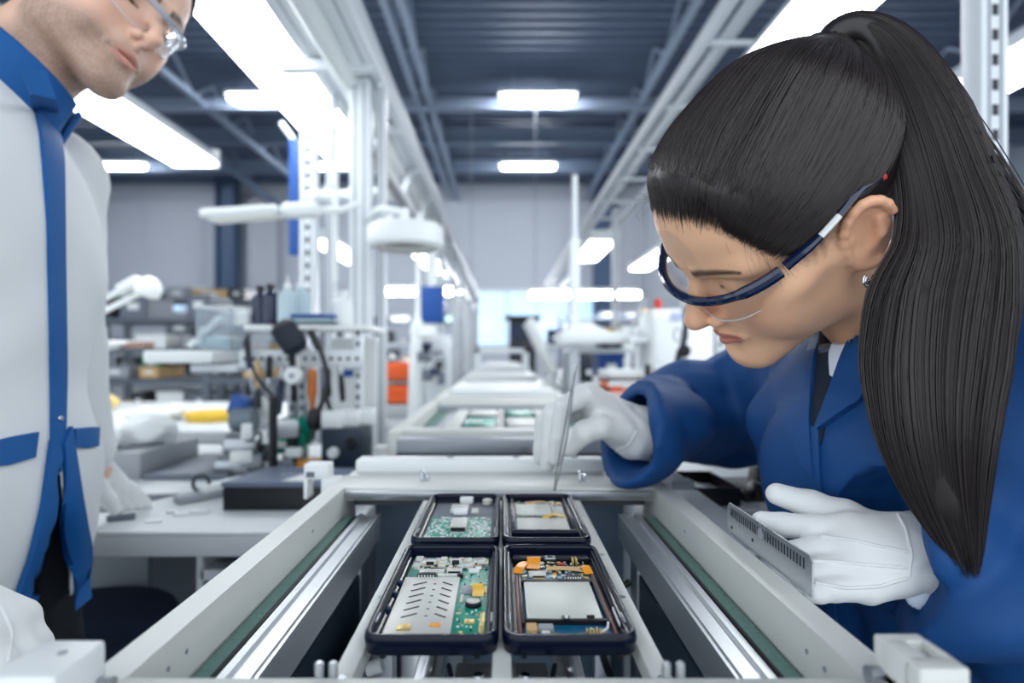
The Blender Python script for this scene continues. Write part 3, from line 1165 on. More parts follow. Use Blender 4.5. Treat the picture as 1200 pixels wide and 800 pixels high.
# front right: white battery, amber flexes
B = phone_shell('open black phone with pale battery and amber ribbon cables, front right of the four', 0.0403, 0.3456, 0.9535)
Pt(B).b(PCB_B, -0.0295, 0.0305, 0.012, 0.150, ZB - 0.001, ZB + 0.0006).done('circuit_board')
q = Pt(B)
for xa, xb, ya, yb in ((-0.033, -0.0305, 0.012, 0.125), (0.0305, 0.0325, 0.012, 0.125), (-0.033, 0.0325, 0.0100, 0.0135)):
    q.b(COPPER, xa, xb, ya, yb, ZB - 0.001, ZB + 0.0032)
q.b(CHIPB, -0.0305, -0.0285, 0.03, 0.12, ZB, ZB + 0.0042).b(CHIPB, 0.0285, 0.0305, 0.03, 0.12, ZB, ZB + 0.0042).b(CHIPB, -0.0285, 0.0285, 0.0335, 0.0365, ZB, ZB + 0.0042).b(CHIPB, -0.0285, 0.0285, 0.102, 0.108, ZB, ZB + 0.0042)
q.done('battery_frame')
Pt(B).b(BATT, -0.0265, 0.0262, 0.037, 0.1015, ZB, ZB + 0.0046, 0.0012).done('battery')
Pt(B).b(CHIPB, -0.0025, 0.003, 0.0315, 0.0375, ZB + 0.004, ZB + 0.0058).b(CHIPB, 0.015, 0.0205, 0.0365, 0.039, ZB + 0.004, ZB + 0.0055).b(WHITE, -0.0005, 0.0018, 0.0325, 0.0362, ZB + 0.0055, ZB + 0.0066).done('battery_clip')
Pt(B).b(PCB_B, -0.0295, 0.0295, 0.108, 0.123, ZB + 0.0005, ZB + 0.003).done('upper_board')
q = Pt(B)
q.b(SHIELD, -0.0215, -0.0075, 0.1125, 0.1235, ZB + 0.003, ZB + 0.0052, 0.0007).b(CHIPB, -0.0185, -0.0085, 0.1115, 0.1135, ZB + 0.003, ZB + 0.0048)
q.b(GOLD, -0.0185, -0.0085, 0.1095, 0.1108, ZB + 0.003, ZB + 0.004)
q.done('camera_module')
q = Pt(B)
q.b(CHIPB, 0.0085, 0.0215, 0.109, 0.1155, ZB + 0.003, ZB + 0.0046)
for i in range(6):
    q.b(SOLDER, 0.0095 + i * 0.002, 0.0107 + i * 0.002, 0.1085, 0.110, ZB + 0.003, ZB + 0.0048, 0)
q.done('connector')
flex_strip(B, [(-0.0175, 0.128, ZB + 0.0048), (-0.0165, 0.138, ZB + 0.006), (-0.016, 0.146, ZB + 0.0085), (-0.0165, 0.152, ZB + 0.005)], 0.0115, FLEX)
flex_strip(B, [(-0.031, 0.120, ZB + 0.004), (-0.0285, 0.128, ZB + 0.006), (-0.0245, 0.138, ZB + 0.006), (-0.018, 0.14, ZB + 0.005)], 0.008, FLEX)
flex_strip(B, [(-0.006, 0.130, ZB + 0.0045), (0.008, 0.1275, ZB + 0.0055), (0.02, 0.125, ZB + 0.0055), (0.028, 0.1245, ZB + 0.004)], 0.008, TAN)
flex_strip(B, [(0.0235, 0.134, ZB + 0.005), (0.0265, 0.127, ZB + 0.007), (0.0285, 0.118, ZB + 0.004)], 0.0075, FLEX)
Pt(B).b(mat('dark_red_chip', (92, 26, 40), 0.4), 0.004, 0.012, 0.134, 0.142, ZB + 0.002, ZB + 0.0055).b(RED, 0.005, 0.0095, 0.136, 0.140, ZB + 0.0055, ZB + 0.006).done('dark_red_chip')
q = Pt(B)
q.mb.m(CASE_IN).span((-0.034, 0.155, 0.0035), (0.034, 0.166, 0.0075), 0.001)
q.mb.m(STEEL).span((-0.006, 0.153, 0.006), (0.004, 0.161, 0.009), 0.001)
q.mb.m(CHIPB).cyl((-0.001, 0.1565, 0.0085), (-0.001, 0.1565, 0.0092), 0.0024, seg=12)
q.done('earpiece_bar')
Pt(B).b(GOLD, 0.0175, 0.0192, 0.145, 0.154, ZB + 0.001, ZB + 0.0065).b(GOLD, 0.0205, 0.0222, 0.145, 0.154, ZB + 0.001, ZB + 0.0065).done('spring_contact')
Pt(B).b(TAN, -0.0275, -0.020, 0.0215, 0.0325, ZB, ZB + 0.003).done('foam_pad')
Pt(B).b(GREY, -0.0195, -0.009, 0.0225, 0.0305, ZB, ZB + 0.0035, 0.0008).b(SHIELD, -0.0175, -0.012, 0.016, 0.021, ZB, ZB + 0.003).done('usb_socket')
q = Pt(B)
for i in range(5):
    q.mb.m(GOLD).tube(smooth_path([(0.0125 + i * 0.0022, 0.015, ZB + 0.001), (0.0125 + i * 0.0022, 0.019, ZB + 0.0045), (0.0135 + i * 0.0022, 0.024, ZB + 0.002)], 6), 0.0007, seg=6)
q.mb.m(WHITE).tube(smooth_path([(0.022, 0.018, ZB + 0.003), (0.0265, 0.021, ZB + 0.0045), (0.0285, 0.030, ZB + 0.004)], 8), 0.0009, seg=6)
q.done('antenna_contact')
for x in (-0.0085, 0.0105, 0.0245):
    Pt(B).b(CHIPB, x - 0.003, x + 0.003, 0.0105, 0.0155, ZB, ZB + 0.0045, 0.0006).done('rubber_stop')
scatter_parts(B, -0.029, 0.029, 0.108, 0.15, ZB + 0.0025, 150, [SOLDER, SHIELD, CHIPB, GOLD, FLEXY, SOLDER], 0.0008, 0.0036, avoid=[(-0.022, -0.007, 0.108, 0.124)])
scatter_parts(B, -0.024, 0.028, 0.012, 0.031, ZB + 0.0005, 40, [SOLDER, CHIPB, GOLD], 0.0006, 0.002, avoid=[(-0.02, -0.008, 0.015, 0.031), (-0.007, 0.012, 0.014, 0.031)])
for sx in (1,):
    Pt(B).b(WHITE, 0.0352, 0.0362, 0.026, 0.052, 0.0064, 0.0090, 0.0003).done('label_strip')

# rear left: green board
C_ = phone_shell('open black phone showing a bare green board, rear left of the four', -0.0417, 0.5262, 0.9535)
Pt(C_).b(PCB, -0.0335, 0.0345, 0.010, 0.100, ZB, ZB + 0.0014).done('circuit_board')
Pt(C_).b(MIDGREY, -0.0335, 0.0345, 0.100, 0.166, ZB - 0.001, ZB + 0.0006).done('back_plate')
Pt(C_).b(SHIELD, -0.0145, 0.0065, 0.118, 0.150, ZB + 0.0005, ZB + 0.004, 0.001).b(WHITE, -0.01, 0.006, 0.11, 0.128, ZB + 0.001, ZB + 0.005, 0.0008).done('camera_module')
Pt(C_).b(SHIELD, -0.0085, 0.009, 0.046, 0.078, ZB + 0.001, ZB + 0.0075, 0.001).b(CHIPB, -0.0075, 0.0075, 0.044, 0.0465, ZB + 0.0025, ZB + 0.006, 0).b(SOLDER, -0.007, 0.007, 0.041, 0.043, ZB + 0.001, ZB + 0.0022, 0).done('card_slot')
Pt(C_).b(SHIELD, 0.010, 0.018, 0.118, 0.135, ZB, ZB + 0.0028, 0.0006).done('shield_can')
q = Pt(C_)
q.mb.m(SHIELD).cyl((0.028, 0.16, 0.004), (0.028, 0.16, 0.0105), 0.006, seg=16, bev=0.001)
q.mb.m(WHITE).span((-0.006, 0.1625, 0.004), (0.010, 0.1735, 0.0108), 0.001)
q.done('earpiece')
scatter_parts(C_, -0.033, 0.034, 0.011, 0.099, ZB + 0.0012, 420, [SOLDER, SOLDER, SOLDER, GREY, WHITE], 0.0008, 0.0034, avoid=[(-0.009, 0.0095, 0.038, 0.079)])

# rear right: metal plates, the one being worked on
D_ = phone_shell('open black phone with two grey metal plates under the tweezers, rear right of the four', 0.0403, 0.5262, 0.9535)
q = Pt(D_)
q.mb.m(CASE).span((-0.034, 0.026, 0.0036), (0.034, 0.034, 0.0118), 0.002).span((-0.034, 0.03, 0.0036), (-0.0295, 0.166, 0.0112), 0.0015).span((0.0295, 0.03, 0.0036), (0.034, 0.166, 0.0112), 0.0015)
q.mb.m(CHIPB).span((-0.03, 0.034, 0.0036), (0.03, 0.166, 0.0056))
q.done('inner_frame')
Pt(D_).b(SHIELD, -0.0275, 0.0265, 0.036, 0.082, 0.0056, 0.0098, 0.001).done('shield_plate')
Pt(D_).b(BATT, -0.0275, 0.013, 0.100, 0.140, 0.0056, 0.0098, 0.001).b(SHIELD, 0.014, 0.0275, 0.104, 0.134, 0.0056, 0.0088, 0.001).done('shield_plate')
flex_strip(D_, [(0.002, 0.082, 0.0095), (0.010, 0.086, 0.011), (0.018, 0.087, 0.011), (0.0265, 0.086, 0.0095)], 0.007, FLEXY)
flex_strip(D_, [(-0.014, 0.145, 0.0085), (-0.004, 0.148, 0.0098), (0.006, 0.148, 0.0098), (0.012, 0.147, 0.0085)], 0.007, TAN)
scatter_parts(D_, -0.029, 0.029, 0.083, 0.099, 0.0056, 60, [CHIPB, SOLDER, MIDGREY, CHIPB, GREY], 0.001, 0.0035)
scatter_parts(D_, -0.029, 0.029, 0.14, 0.165, 0.0056, 80, [CHIPB, SOLDER, GOLD, FLEXY, SHIELD], 0.001, 0.0035)
q = Pt(D_)
q.mb.m(CASE).span((-0.04, -0.0085, 0.0), (0.04, -0.002, 0.006), 0.0015)
for x in (-0.036, 0.036):
    q.mb.cyl((x - 0.004, -0.004, 0.005), (x + 0.004, -0.004, 0.005), 0.0042, seg=14, bev=0.001)
q.mb.m(STEEL).span((-0.016, -0.0088, 0.0022), (0.018, -0.008, 0.0042))
q.done('hinge')
# ------------------------------------------------------------------ people
def skin_mat(name, rough=0.42):
    m = mat(name, (220, 170, 140), rough, vcol='Col', noise=0.05, nscale=90, bump=0.06, bscale=900)
    b = m.node_tree.nodes['Principled BSDF']
    b.inputs['Subsurface Weight'].default_value = 0.12
    b.inputs['Subsurface Radius'].default_value = (0.008, 0.003, 0.0015)
    b.inputs['Subsurface Scale'].default_value = 0.6
    return m


SKIN = skin_mat('skin')
GLOVE = mat('white_knit_glove', (226, 228, 228), 0.75, noise=0.03, nscale=60, bump=0.25, bscale=1500, sheen=0.2)
BLUECOAT = mat('royal_blue_cloth', (0, 66, 126), 0.68, noise=0.06, nscale=30, bump=0.18, bscale=900)
WHITECOAT = mat('white_coat_cloth', (222, 226, 228), 0.75, noise=0.025, nscale=18, bump=0.2, bscale=700, sheen=0.15)
COATTRIM = mat('blue_trim_cloth', (0, 84, 150), 0.66, noise=0.05, nscale=30, bump=0.15, bscale=900)
SHIRT = mat('pale_shirt_cloth', (214, 224, 238), 0.7, bump=0.1, bscale=600)
TROUSER = mat('dark_trouser_cloth', (16, 20, 30), 0.8)
HAIRM = mat('dark_brown_hair', (40, 33, 33), 0.36, vcol='Col', spec=0.6)
GLASSBLUE = mat('navy_glossy_frame', (8, 28, 62), 0.12, coat=0.6)
LENS = mat('clear_lens', (246, 250, 255), 0.02, trans=1.0, ior=1.12, alpha=0.28)
SHOE = mat('black_shoe', (18, 18, 20), 0.4)


YH = [-0.2, -0.09, -0.05, -0.025, -0.006, 0.02, 0.035, 0.055, 0.072, 0.088, 0.2]
ZH = [-0.07, -0.06, -0.045, -0.005, 0.034, 0.020, 0.022, 0.042, 0.071, 0.100, 0.17]

def head_matrix(pos, base, yaw, pitch, roll):
    return (Matrix.Translation(Vector(pos)) @ Matrix.Rotation(base + math.radians(yaw), 4, 'Z')
            @ Matrix.Rotation(-math.radians(pitch), 4, 'X') @ Matrix.Rotation(math.radians(roll), 4, 'Y'))


def head_volume(neck_l, male=False, h=0.0019):
    """head and neck in head coordinates: x to the person's right, y forward, z up, origin between the ears"""
    nb = Vector(neck_l)
    lo = [min(-0.095, nb.x - 0.07), min(-0.115, nb.y - 0.07), min(-0.14, nb.z - 0.02)]
    hi = [max(0.095, nb.x + 0.07), max(0.135, nb.y + 0.03), 0.15]
    V = Vol(lo, hi, h)
    V.ell((0, -0.004, 0.052), (0.072, 0.092, 0.080))
    V.ell((0, -0.035, 0.015), (0.060, 0.055, 0.055), 0.03)
    V.ell((0, 0.043, 0.055), (0.062, 0.052, 0.058), 0.03)
    V.ell((0, 0.035, -0.010), (0.058, 0.055, 0.070), 0.025)
    V.ell((0, 0.061, -0.050), (0.034, 0.034, 0.036), 0.02)
    jw = 0.052 if male else 0.047
    for s in (-1, 1):
        V.cone((s * jw, 0.012, -0.056), (s * 0.014, 0.074, -0.090), 0.0165, 0.016, 0.022)
        V.cone((s * 0.058, 0.006, -0.005), (s * jw, 0.012, -0.056), 0.016, 0.0165, 0.02)
    V.ell((0, 0.080, -0.091 - (0.003 if male else 0)), (0.021 if male else 0.018, 0.017, 0.017), 0.016)
    V.cone((0, 0.025, -0.055), (0, 0.06, -0.080), 0.036, 0.022, 0.02)
    for s in (-1, 1):
        V.ell((s * 0.040, 0.058, -0.020), (0.024, 0.024, 0.026), 0.02)
        V.ell((s * 0.052, 0.046, 0.000), (0.018, 0.022, 0.014), 0.02)
        V.ell((s * 0.043, 0.040, -0.042), (0.019, 0.030, 0.026), 0.022)
        V.cone((s * 0.012, 0.090, 0.034), (s * 0.046, 0.073, 0.037), 0.010 if male else 0.0085, 0.009, 0.014)
        V.ell((s * 0.031, 0.096, 0.014), (0.019, 0.013, 0.0125), 0.012, sub=True)
    # nose
    V.cone((0, 0.091, 0.022), (0, 0.112, -0.012), 0.0062, 0.0078, 0.010)
    V.ell((0, 0.1125, -0.018), (0.0098, 0.0105, 0.0092), 0.006)
    for s in (-1, 1):
        V.ell((s * 0.0120, 0.0995, -0.0235), (0.0068, 0.0085, 0.0066), 0.005)
        V.ell((s * 0.0064, 0.1045, -0.0300), (0.0034, 0.0055, 0.0034), 0.002, sub=True)
    V.cone((0, 0.108, -0.026), (0, 0.095, -0.035), 0.0045, 0.005, 0.006)
    # lips
    lp = 0.0020 if male else 0.0
    for s in (-1, 1):
        V.cone((s * 0.003, 0.0972 - lp, -0.0478), (s * (0.027 if male else 0.021), 0.0850 if male else 0.0875, -0.0535), 0.0052 - lp, 0.0022, 0.004)
        V.cone((0, 0.0955 - lp, -0.0608), (s * 0.018, 0.0872, -0.0562), 0.0060 - lp, 0.0024, 0.004)
    V.ell((0, 0.101, -0.0545), (0.026 if male else 0.021, 0.0135 if male else 0.0125, 0.0012), 0.002, sub=True)
    V.ell((0, 0.105, -0.0735), (0.018, 0.010, 0.005), 0.010, sub=True)
    V.cone((0, 0.104, -0.036), (0, 0.103, -0.044), 0.0022, 0.0026, 0.004, sub=True)
    # eyelids over the eyeballs, cut by the lid opening
    for s in (-1, 1):
        V.ell((s * 0.031, 0.0735, 0.014), (0.0150, 0.0140, 0.0135), 0.004)
        V.ell((s * 0.031, 0.0875, 0.0085), (0.0125, 0.0075, 0.0022), 0.001, sub=True)
    # ears
    for s in (-1, 1):
        R = (Matrix.Rotation(s * math.radians(26), 4, 'Z') @ Matrix.Rotation(math.radians(12), 4, 'X')).to_3x3()
        c = Vector((s * 0.0765, -0.011, 0.004))
        V.ell(c, (0.0054, 0.0195, 0.0315), 0.006, R=R)
        V.ell(c + R @ Vector((s * 0.0075, 0.001, 0.003)), (0.0074, 0.0130, 0.021), 0.003, sub=True, R=R)
        pts = []
        for i in range(15):
            a = math.radians(150 - i * 19)
            pts.append(c + R @ Vector((s * (0.0035 + 0.002 * math.sin(i / 14 * math.pi)), 0.0192 * math.cos(a) - 0.001, 0.0300 * math.sin(a) + 0.002)))
        V.chain(pts, [0.0036] * 15, 0.003)
        V.chain([c + R @ Vector((s * 0.003, -0.008, 0.013)), c + R @ Vector((s * 0.004, -0.0095, 0.0)), c + R @ Vector((s * 0.003, -0.004, -0.012))], [0.0026, 0.003, 0.0026], 0.004)
        V.ell(c + R @ Vector((s * 0.001, 0.005, -0.024)), (0.0042, 0.0085, 0.009), 0.005, R=R)
        V.ell(c + R @ Vector((s * 0.001, 0.0125, -0.002)), (0.004, 0.004, 0.006), 0.003, R=R)
    r0, r1 = (0.056, 0.062) if male else (0.045, 0.052)
    V.cone((0, -0.018, -0.035), tuple(nb), r0, r1, 0.022)
    return V


def lerp_table(t, xs, ys):
    return np.interp(t, xs, ys)


def paint_head(P_, base, male=False):
    """pigment only: skin, lips, brows, stubble; head coordinates"""
    x, y, z = P_[:, 0], P_[:, 1], P_[:, 2]
    c = np.tile(np.array(srgb(*base)[:3]), (len(P_), 1))

    def blend(w, rgb):
        w = np.clip(w, 0, 1)[:, None]
        return c * (1 - w) + np.array(srgb(*rgb)[:3])[None, :] * w
    ax = np.abs(x)
    # lips
    lw_ = 0.025 if male else 0.021
    up = np.clip(1 - ((ax / lw_) ** 2 + ((z + 0.0500 + 0.0035 * (ax / lw_)) / (0.0048 if male else 0.0062)) ** 2), 0, 1) * (y > 0.08)
    lowl = np.clip(1 - ((ax / (lw_ - 0.002)) ** 2 + ((z + 0.0595) / (0.0055 if male else 0.0070)) ** 2), 0, 1) * (y > 0.08)
    c = blend(np.clip(np.maximum(up, lowl) * 4, 0, 1) * (0.6 if male else 0.8), (184, 104, 98))
    # blush of cheeks, ears and nose tip
    c = blend(0.25 * np.exp(-(((ax - 0.045) / 0.02) ** 2 + ((z + 0.02) / 0.02) ** 2)) * (y > 0), (222, 138, 116))
    c = blend(0.3 * np.clip((ax - 0.074) / 0.006, 0, 1), (222, 140, 112))
    c = blend(0.25 * np.exp(-((x / 0.012) ** 2 + ((z + 0.02) / 0.014) ** 2)) * (y > 0.1), (222, 138, 116))
    # brows
    t = np.clip((ax - 0.008) / 0.044, 0, 1)
    zc = 0.0325 + 0.008 * np.sin(t * 2.2) - 0.002 * t
    hw = (0.0046 if male else 0.0036) * (1 - 0.55 * t ** 2)
    br = np.clip(1.6 - np.abs(z - zc) / hw, 0, 1) * (ax > 0.009) * (ax < 0.053) * (y > 0.05)
    c = blend(br * 0.9, (62, 46, 40) if not male else (74, 60, 52))
    if not male:
        zl = np.interp(y, YH, ZH)
        nn = 0.5 + 0.5 * np.sin(y * 700 + 4 * np.sin(z * 500)) * np.sin(z * 900 + x * 600)
        w = np.clip((z - zl + 0.013 + 0.006 * nn) / 0.016, 0, 1) * (y < 0.105) * (ax < 0.0735) * (z > -0.03)
        c = blend(0.85 * w ** 1.3, (52, 42, 40))
    # lash line
    la = np.exp(-((z - 0.0088) / 0.0016) ** 2) * (np.abs(ax - 0.031) < 0.0135) * (y > 0.078)
    c = blend(la * 0.85, (40, 32, 32))
    if male:
        n = 0.5 + 0.5 * np.sin(x * 900 + 3 * np.sin(z * 700)) * np.sin(z * 1100 + 2 * np.sin(y * 800))
        jaw = np.clip((-0.030 - z) / 0.02, 0, 1) * np.clip((y + 0.012) / 0.02, 0, 1)
        lipgap = 1 - np.clip(np.maximum(up, lowl) * 5, 0, 1)
        jaw = jaw * lipgap * np.clip(1 - 1.2 * np.exp(-(((ax - 0.03) / 0.016) ** 2 + ((z + 0.03) / 0.014) ** 2)), 0, 1)
        jaw = jaw * np.clip((z + 0.125) / 0.02, 0, 1)
        side = np.clip((0.032 - np.abs(y - 0.012)) / 0.012, 0, 1) * np.clip((0.05 - z) / 0.02, 0, 1) * np.clip((z + 0.06) / 0.02, 0, 1) * (ax > 0.05)
        c = blend(np.maximum(jaw, 0.8 * side * (ax < 0.0745)) * (0.42 + 0.25 * n), (98, 82, 76))
    return c


def world_np(M, pos):
    A = np.array(M)
    return pos @ A[:3, :3].T + A[:3, 3][None, :]


def local_np(M, pos):
    return world_np(M.inverted(), pos)


def build_body(name, label, M, neck_w, limbs, skin_rgb, male, loc):
    """one continuous figure: fine head and neck, torso, arms, legs under the clothes"""
    nl = M.inverted() @ Vector(neck_w)
    V = head_volume(nl, male)
    pos, faces = V.mesh()
    global HEADB
    HEADB = BVHTree.FromPolygons([Vector(p) for p in pos], [tuple(f) for f in faces])
    cols = paint_head(pos, skin_rgb, male)
    wp = world_np(M, pos)
    B = Vol(*limbs['box'], 0.011)
    for kind, args in limbs['parts']:
        getattr(B, kind)(*args)
    p2, f2 = B.mesh()
    c2 = np.tile(np.array(srgb(*skin_rgb)[:3]), (len(p2), 1))
    allp = np.concatenate([wp, p2])
    allf = np.concatenate([faces, f2 + len(wp)])
    me = np_mesh(name, allp, allf, SKIN)
    set_vcol(me, np.concatenate([cols, c2]))
    o = mesh_obj(name, me, None, loc)
    tag(o, label, 'person')
    return o


def fold(x, y, z, seed=0.0):
    a = np.sin(23 * x + 17 * z + 3.0 * np.sin(9 * y + seed) + seed) + np.sin(31 * z - 19 * y + 2.5 * np.sin(11 * x + 1.7 * seed))
    b = np.sin(57 * z + 41 * x + 3 * np.sin(21 * y + seed * 2)) * 0.5
    return a + b


def strands_mesh(name, paths, radii, cols, material):
    """paths (N,S,3) -> thin three-sided tubes in one hair mesh; radii (N,S); cols (N,3)"""
    N, S, _ = paths.shape
    t = np.zeros_like(paths)
    t[:, 1:-1] = paths[:, 2:] - paths[:, :-2]
    t[:, 0] = paths[:, 1] - paths[:, 0]
    t[:, -1] = paths[:, -1] - paths[:, -2]
    t /= np.linalg.norm(t, axis=2, keepdims=True) + 1e-9
    ref = np.array([0.31, 0.87, 0.38])
    a = np.cross(t, ref)
    a /= np.linalg.norm(a, axis=2, keepdims=True) + 1e-9
    b = np.cross(t, a)
    vs = []
    for k in range(3):
        an = 2 * math.pi * k / 3
        vs.append(paths + (a * math.cos(an) + b * math.sin(an)) * radii[:, :, None])
    v = np.stack(vs, 2).reshape(-1, 3)
    n, s, k = np.meshgrid(np.arange(N), np.arange(S - 1), np.arange(3), indexing='ij')
    i0 = (n * S + s) * 3 + k
    i1 = (n * S + s) * 3 + (k + 1) % 3
    f = np.stack([i0, i1, i1 + 3, i0 + 3], -1).reshape(-1, 4)
    me = np_mesh(name, v, f, material)
    set_vcol(me, np.repeat(cols, S * 3, axis=0))
    return me


nprng = np.random.default_rng(5)

# ================================================================== the woman
MW = head_matrix((0.2527, 0.5348, 1.2433), math.pi / 2, -0.9, 40.8, -33.0)
NECKW = (0.395, 0.575, 1.135)
limbsW = dict(box=((0.08, 0.30, 0.0), (0.85, 1.06, 1.24)), parts=[
    ('ell', ((0.425, 0.58, 1.05), (0.075, 0.125, 0.095))), ('ell', ((0.45, 0.575, 1.08), (0.095, 0.13, 0.10), 0.05)),
    ('cone', ((0.47, 0.59, 0.85), (0.42, 0.58, 1.0), 0.10, 0.10, 0.05)), ('ell', ((0.50, 0.60, 0.80), (0.11, 0.15, 0.12), 0.05)),
    ('cone', (NECKW, (0.42, 0.575, 1.09), 0.048, 0.06, 0.03)),
    ('chain', ([(0.38, 0.745, 1.08), (0.345, 0.92, 1.01), (0.20, 0.76, 1.03)], [0.042, 0.034, 0.024], 0.02)),
    ('chain', ([(0.45, 0.41, 1.10), (0.565, 0.41, 0.895), (0.345, 0.449, 0.968)], [0.042, 0.034, 0.022], 0.02)),
    ('chain', ([(0.50, 0.68, 0.78), (0.52, 0.69, 0.46), (0.56, 0.69, 0.07)], [0.075, 0.05, 0.036], 0.03)),
    ('chain', ([(0.50, 0.52, 0.78), (0.52, 0.51, 0.46), (0.56, 0.51, 0.07)], [0.075, 0.05, 0.036], 0.03)),
])
WOMAN = build_body('person', 'woman in a blue coat with a long dark ponytail bending over the phones with tweezers', MW, NECKW, limbsW, (240, 190, 154), False, (0.52, 0.6, 0.0))

# --- coat
CW = Vol((0.10, 0.28, 0.42), (0.86, 1.06, 1.27), 0.0048)
CW.ell((0.405, 0.58, 1.045), (0.125, 0.175, 0.13))
CW.ell((0.460, 0.572, 1.105), (0.130, 0.170, 0.125), 0.05)
CW.cone((0.475, 0.59, 0.85), (0.412, 0.58, 1.0), 0.128, 0.128, 0.06)
CW.ell((0.50, 0.60, 0.79), (0.145, 0.180, 0.16), 0.06)
CW.cone((0.50, 0.60, 0.80), (0.53, 0.60, 0.43), 0.155, 0.20, 0.05)
CW.chain([(0.385, 0.745, 1.085), (0.345, 0.930, 1.032), (0.218, 0.782, 1.045)], [0.075, 0.075, 0.056], 0.03)
CW.cone((0.235, 0.795, 1.046), (0.150, 0.715, 1.034), 0.055, 0.058, 0.02)
CW.cone((0.165, 0.737, 1.031), (0.120, 0.695, 1.028), 0.047, 0.049, 0.03)
CW.chain([(0.455, 0.405, 1.105), (0.565, 0.41, 0.895), (0.340, 0.447, 0.962)], [0.080, 0.078, 0.060], 0.03)
# sleeve and neck openings
_n = Vector((0.908, 0.243, -0.342)).normalized()
_q = P(750, 520, 0.69)
CW.cut(lambda x, y, z: np.where((x < 0.26) & (y > 0.62), -((x - _q.x) * _n.x + (y - _q.y) * _n.y + (z - _q.z) * _n.z), -1.0))
CW.cone((0.215, 0.780, 1.034), (0.125, 0.695, 1.022), 0.042, 0.047, 0.004, sub=True)
CW.cut(lambda x, y, z: np.where(((x - 0.305) ** 2 + (y - 0.447) ** 2 + (z - 0.967) ** 2 < 0.0055) & (x < 0.37), (0.316 + 0.10 * (z - 0.968) + 0.5 * (y - 0.45)) - x, -1.0))
CW.cone(NECKW, (0.33, 0.555, 1.20), 0.060, 0.075, 0.01, sub=True)


def woman_folds(x, y, z):
    sl = np.maximum(np.clip((y - 0.74) / 0.05, 0, 1), np.clip((0.335 - x) / 0.06, 0, 1) * np.clip((y - 0.62) / 0.04, 0, 1) * np.clip((1.13 - z) / 0.03, 0, 1))            # far sleeve
    nr = np.clip((0.50 - y) / 0.06, 0, 1) * np.clip((1.05 - z) / 0.05, 0, 1)
    d = 0.0024 * fold(x, y, z, 0.6)
    r1 = 1 - 2 * np.abs(np.sin(22 * x + 16 * z + 30 * (y - 0.7) + 1.3 * np.sin(17 * z + 12 * x)))
    r2 = 1 - 2 * np.abs(np.sin(36 * z - 22 * x + 14 * y + 1.1 * np.sin(26 * x)))
    d = d + sl * np.clip((x - 0.185) / 0.06, 0.12, 1) * (0.0095 * r1 + 0.0055 * r2) * np.clip(0.4 + (z - 1.0) / 0.05, 0.4, 1.0)
    r3 = 1 - 2 * np.abs(np.sin(26 * x - 14 * z + 1.5 * np.sin(20 * z + 8 * y)))
    d = d + nr * 0.0085 * r3
    tr = np.clip((z - 0.72) / 0.1, 0, 1) * np.clip((0.72 - y) / 0.05, 0, 1) * np.clip((y - 0.44) / 0.04, 0, 1)
    d = d + tr * 0.0055 * (1 - 2 * np.abs(np.sin(17 * z + 20 * y + 9 * x + 1.6 * np.sin(13 * y - 9 * z))))
    return d


CW.disp(woman_folds)
pos, faces = CW.mesh()
coatW = mesh_obj('coat', np_mesh('coat', pos, faces, BLUECOAT, 1), WOMAN)
bvW = bvh_of(coatW)

mb = MB()
patch_mesh(mb, cloth_patch(bvW, [(962, 384), (955, 430), (950, 490), (955, 545)], [(1003, 372), (998, 405), (978, 455), (957, 548)], 0.002, 16, 6), 0.0012)
mb.build('collar_gap_shade', mat('collar_gap_dark', (20, 34, 52), 0.8), WOMAN)  # dark strip painted in for the shaded gap inside the open coat
mb = MB()
patch_mesh(mb, cloth_patch(bvW, [(966, 374), (974, 385), (976, 415), (978, 440)], [(1006, 368), (1002, 384), (993, 412), (981, 442)], 0.002, 12, 5), 0.0045)
mb.build('shirt_collar', SHIRT, WOMAN)
mb = MB()   # far lapel
patch_mesh(mb, cloth_patch(bvW, [(905, 400), (903, 430), (912, 475), (940, 540)], [(962, 380), (957, 430), (952, 490), (957, 560)], 0.003, 18, 7), 0.0042)
mb.build('lapel', BLUECOAT, WOMAN)
mb = MB()   # near lapel with its notch
patch_mesh(mb, cloth_patch(bvW, [(1004, 376), (994, 412), (978, 455), (961, 500)], [(1040, 380), (1035, 420), (1012, 470), (963, 504)], 0.003, 18, 7), 0.006)
mb.build('lapel', BLUECOAT, WOMAN)
mb = MB()
patch_mesh(mb, cloth_patch(bvW, [(953, 500), (955, 560), (962, 640), (975, 740)], [(962, 500), (964, 560), (971, 640), (984, 740)], 0.003, 18, 3), 0.003)
mb.build('front_placket', BLUECOAT, WOMAN)
mb = MB()
loc, nor, _, _ = bvW.ray_cast(CAMP, (P(947, 544, 1) - CAMP).normalized())
if loc is not None:
    mb.lathe([(0, 0.004), (0.003, 0.0038), (0.0035, 0.002), (0.0035, -0.002), (0, -0.002)], frame_from(loc, loc + nor), 14)
    mb.build('button', CHROME, WOMAN)

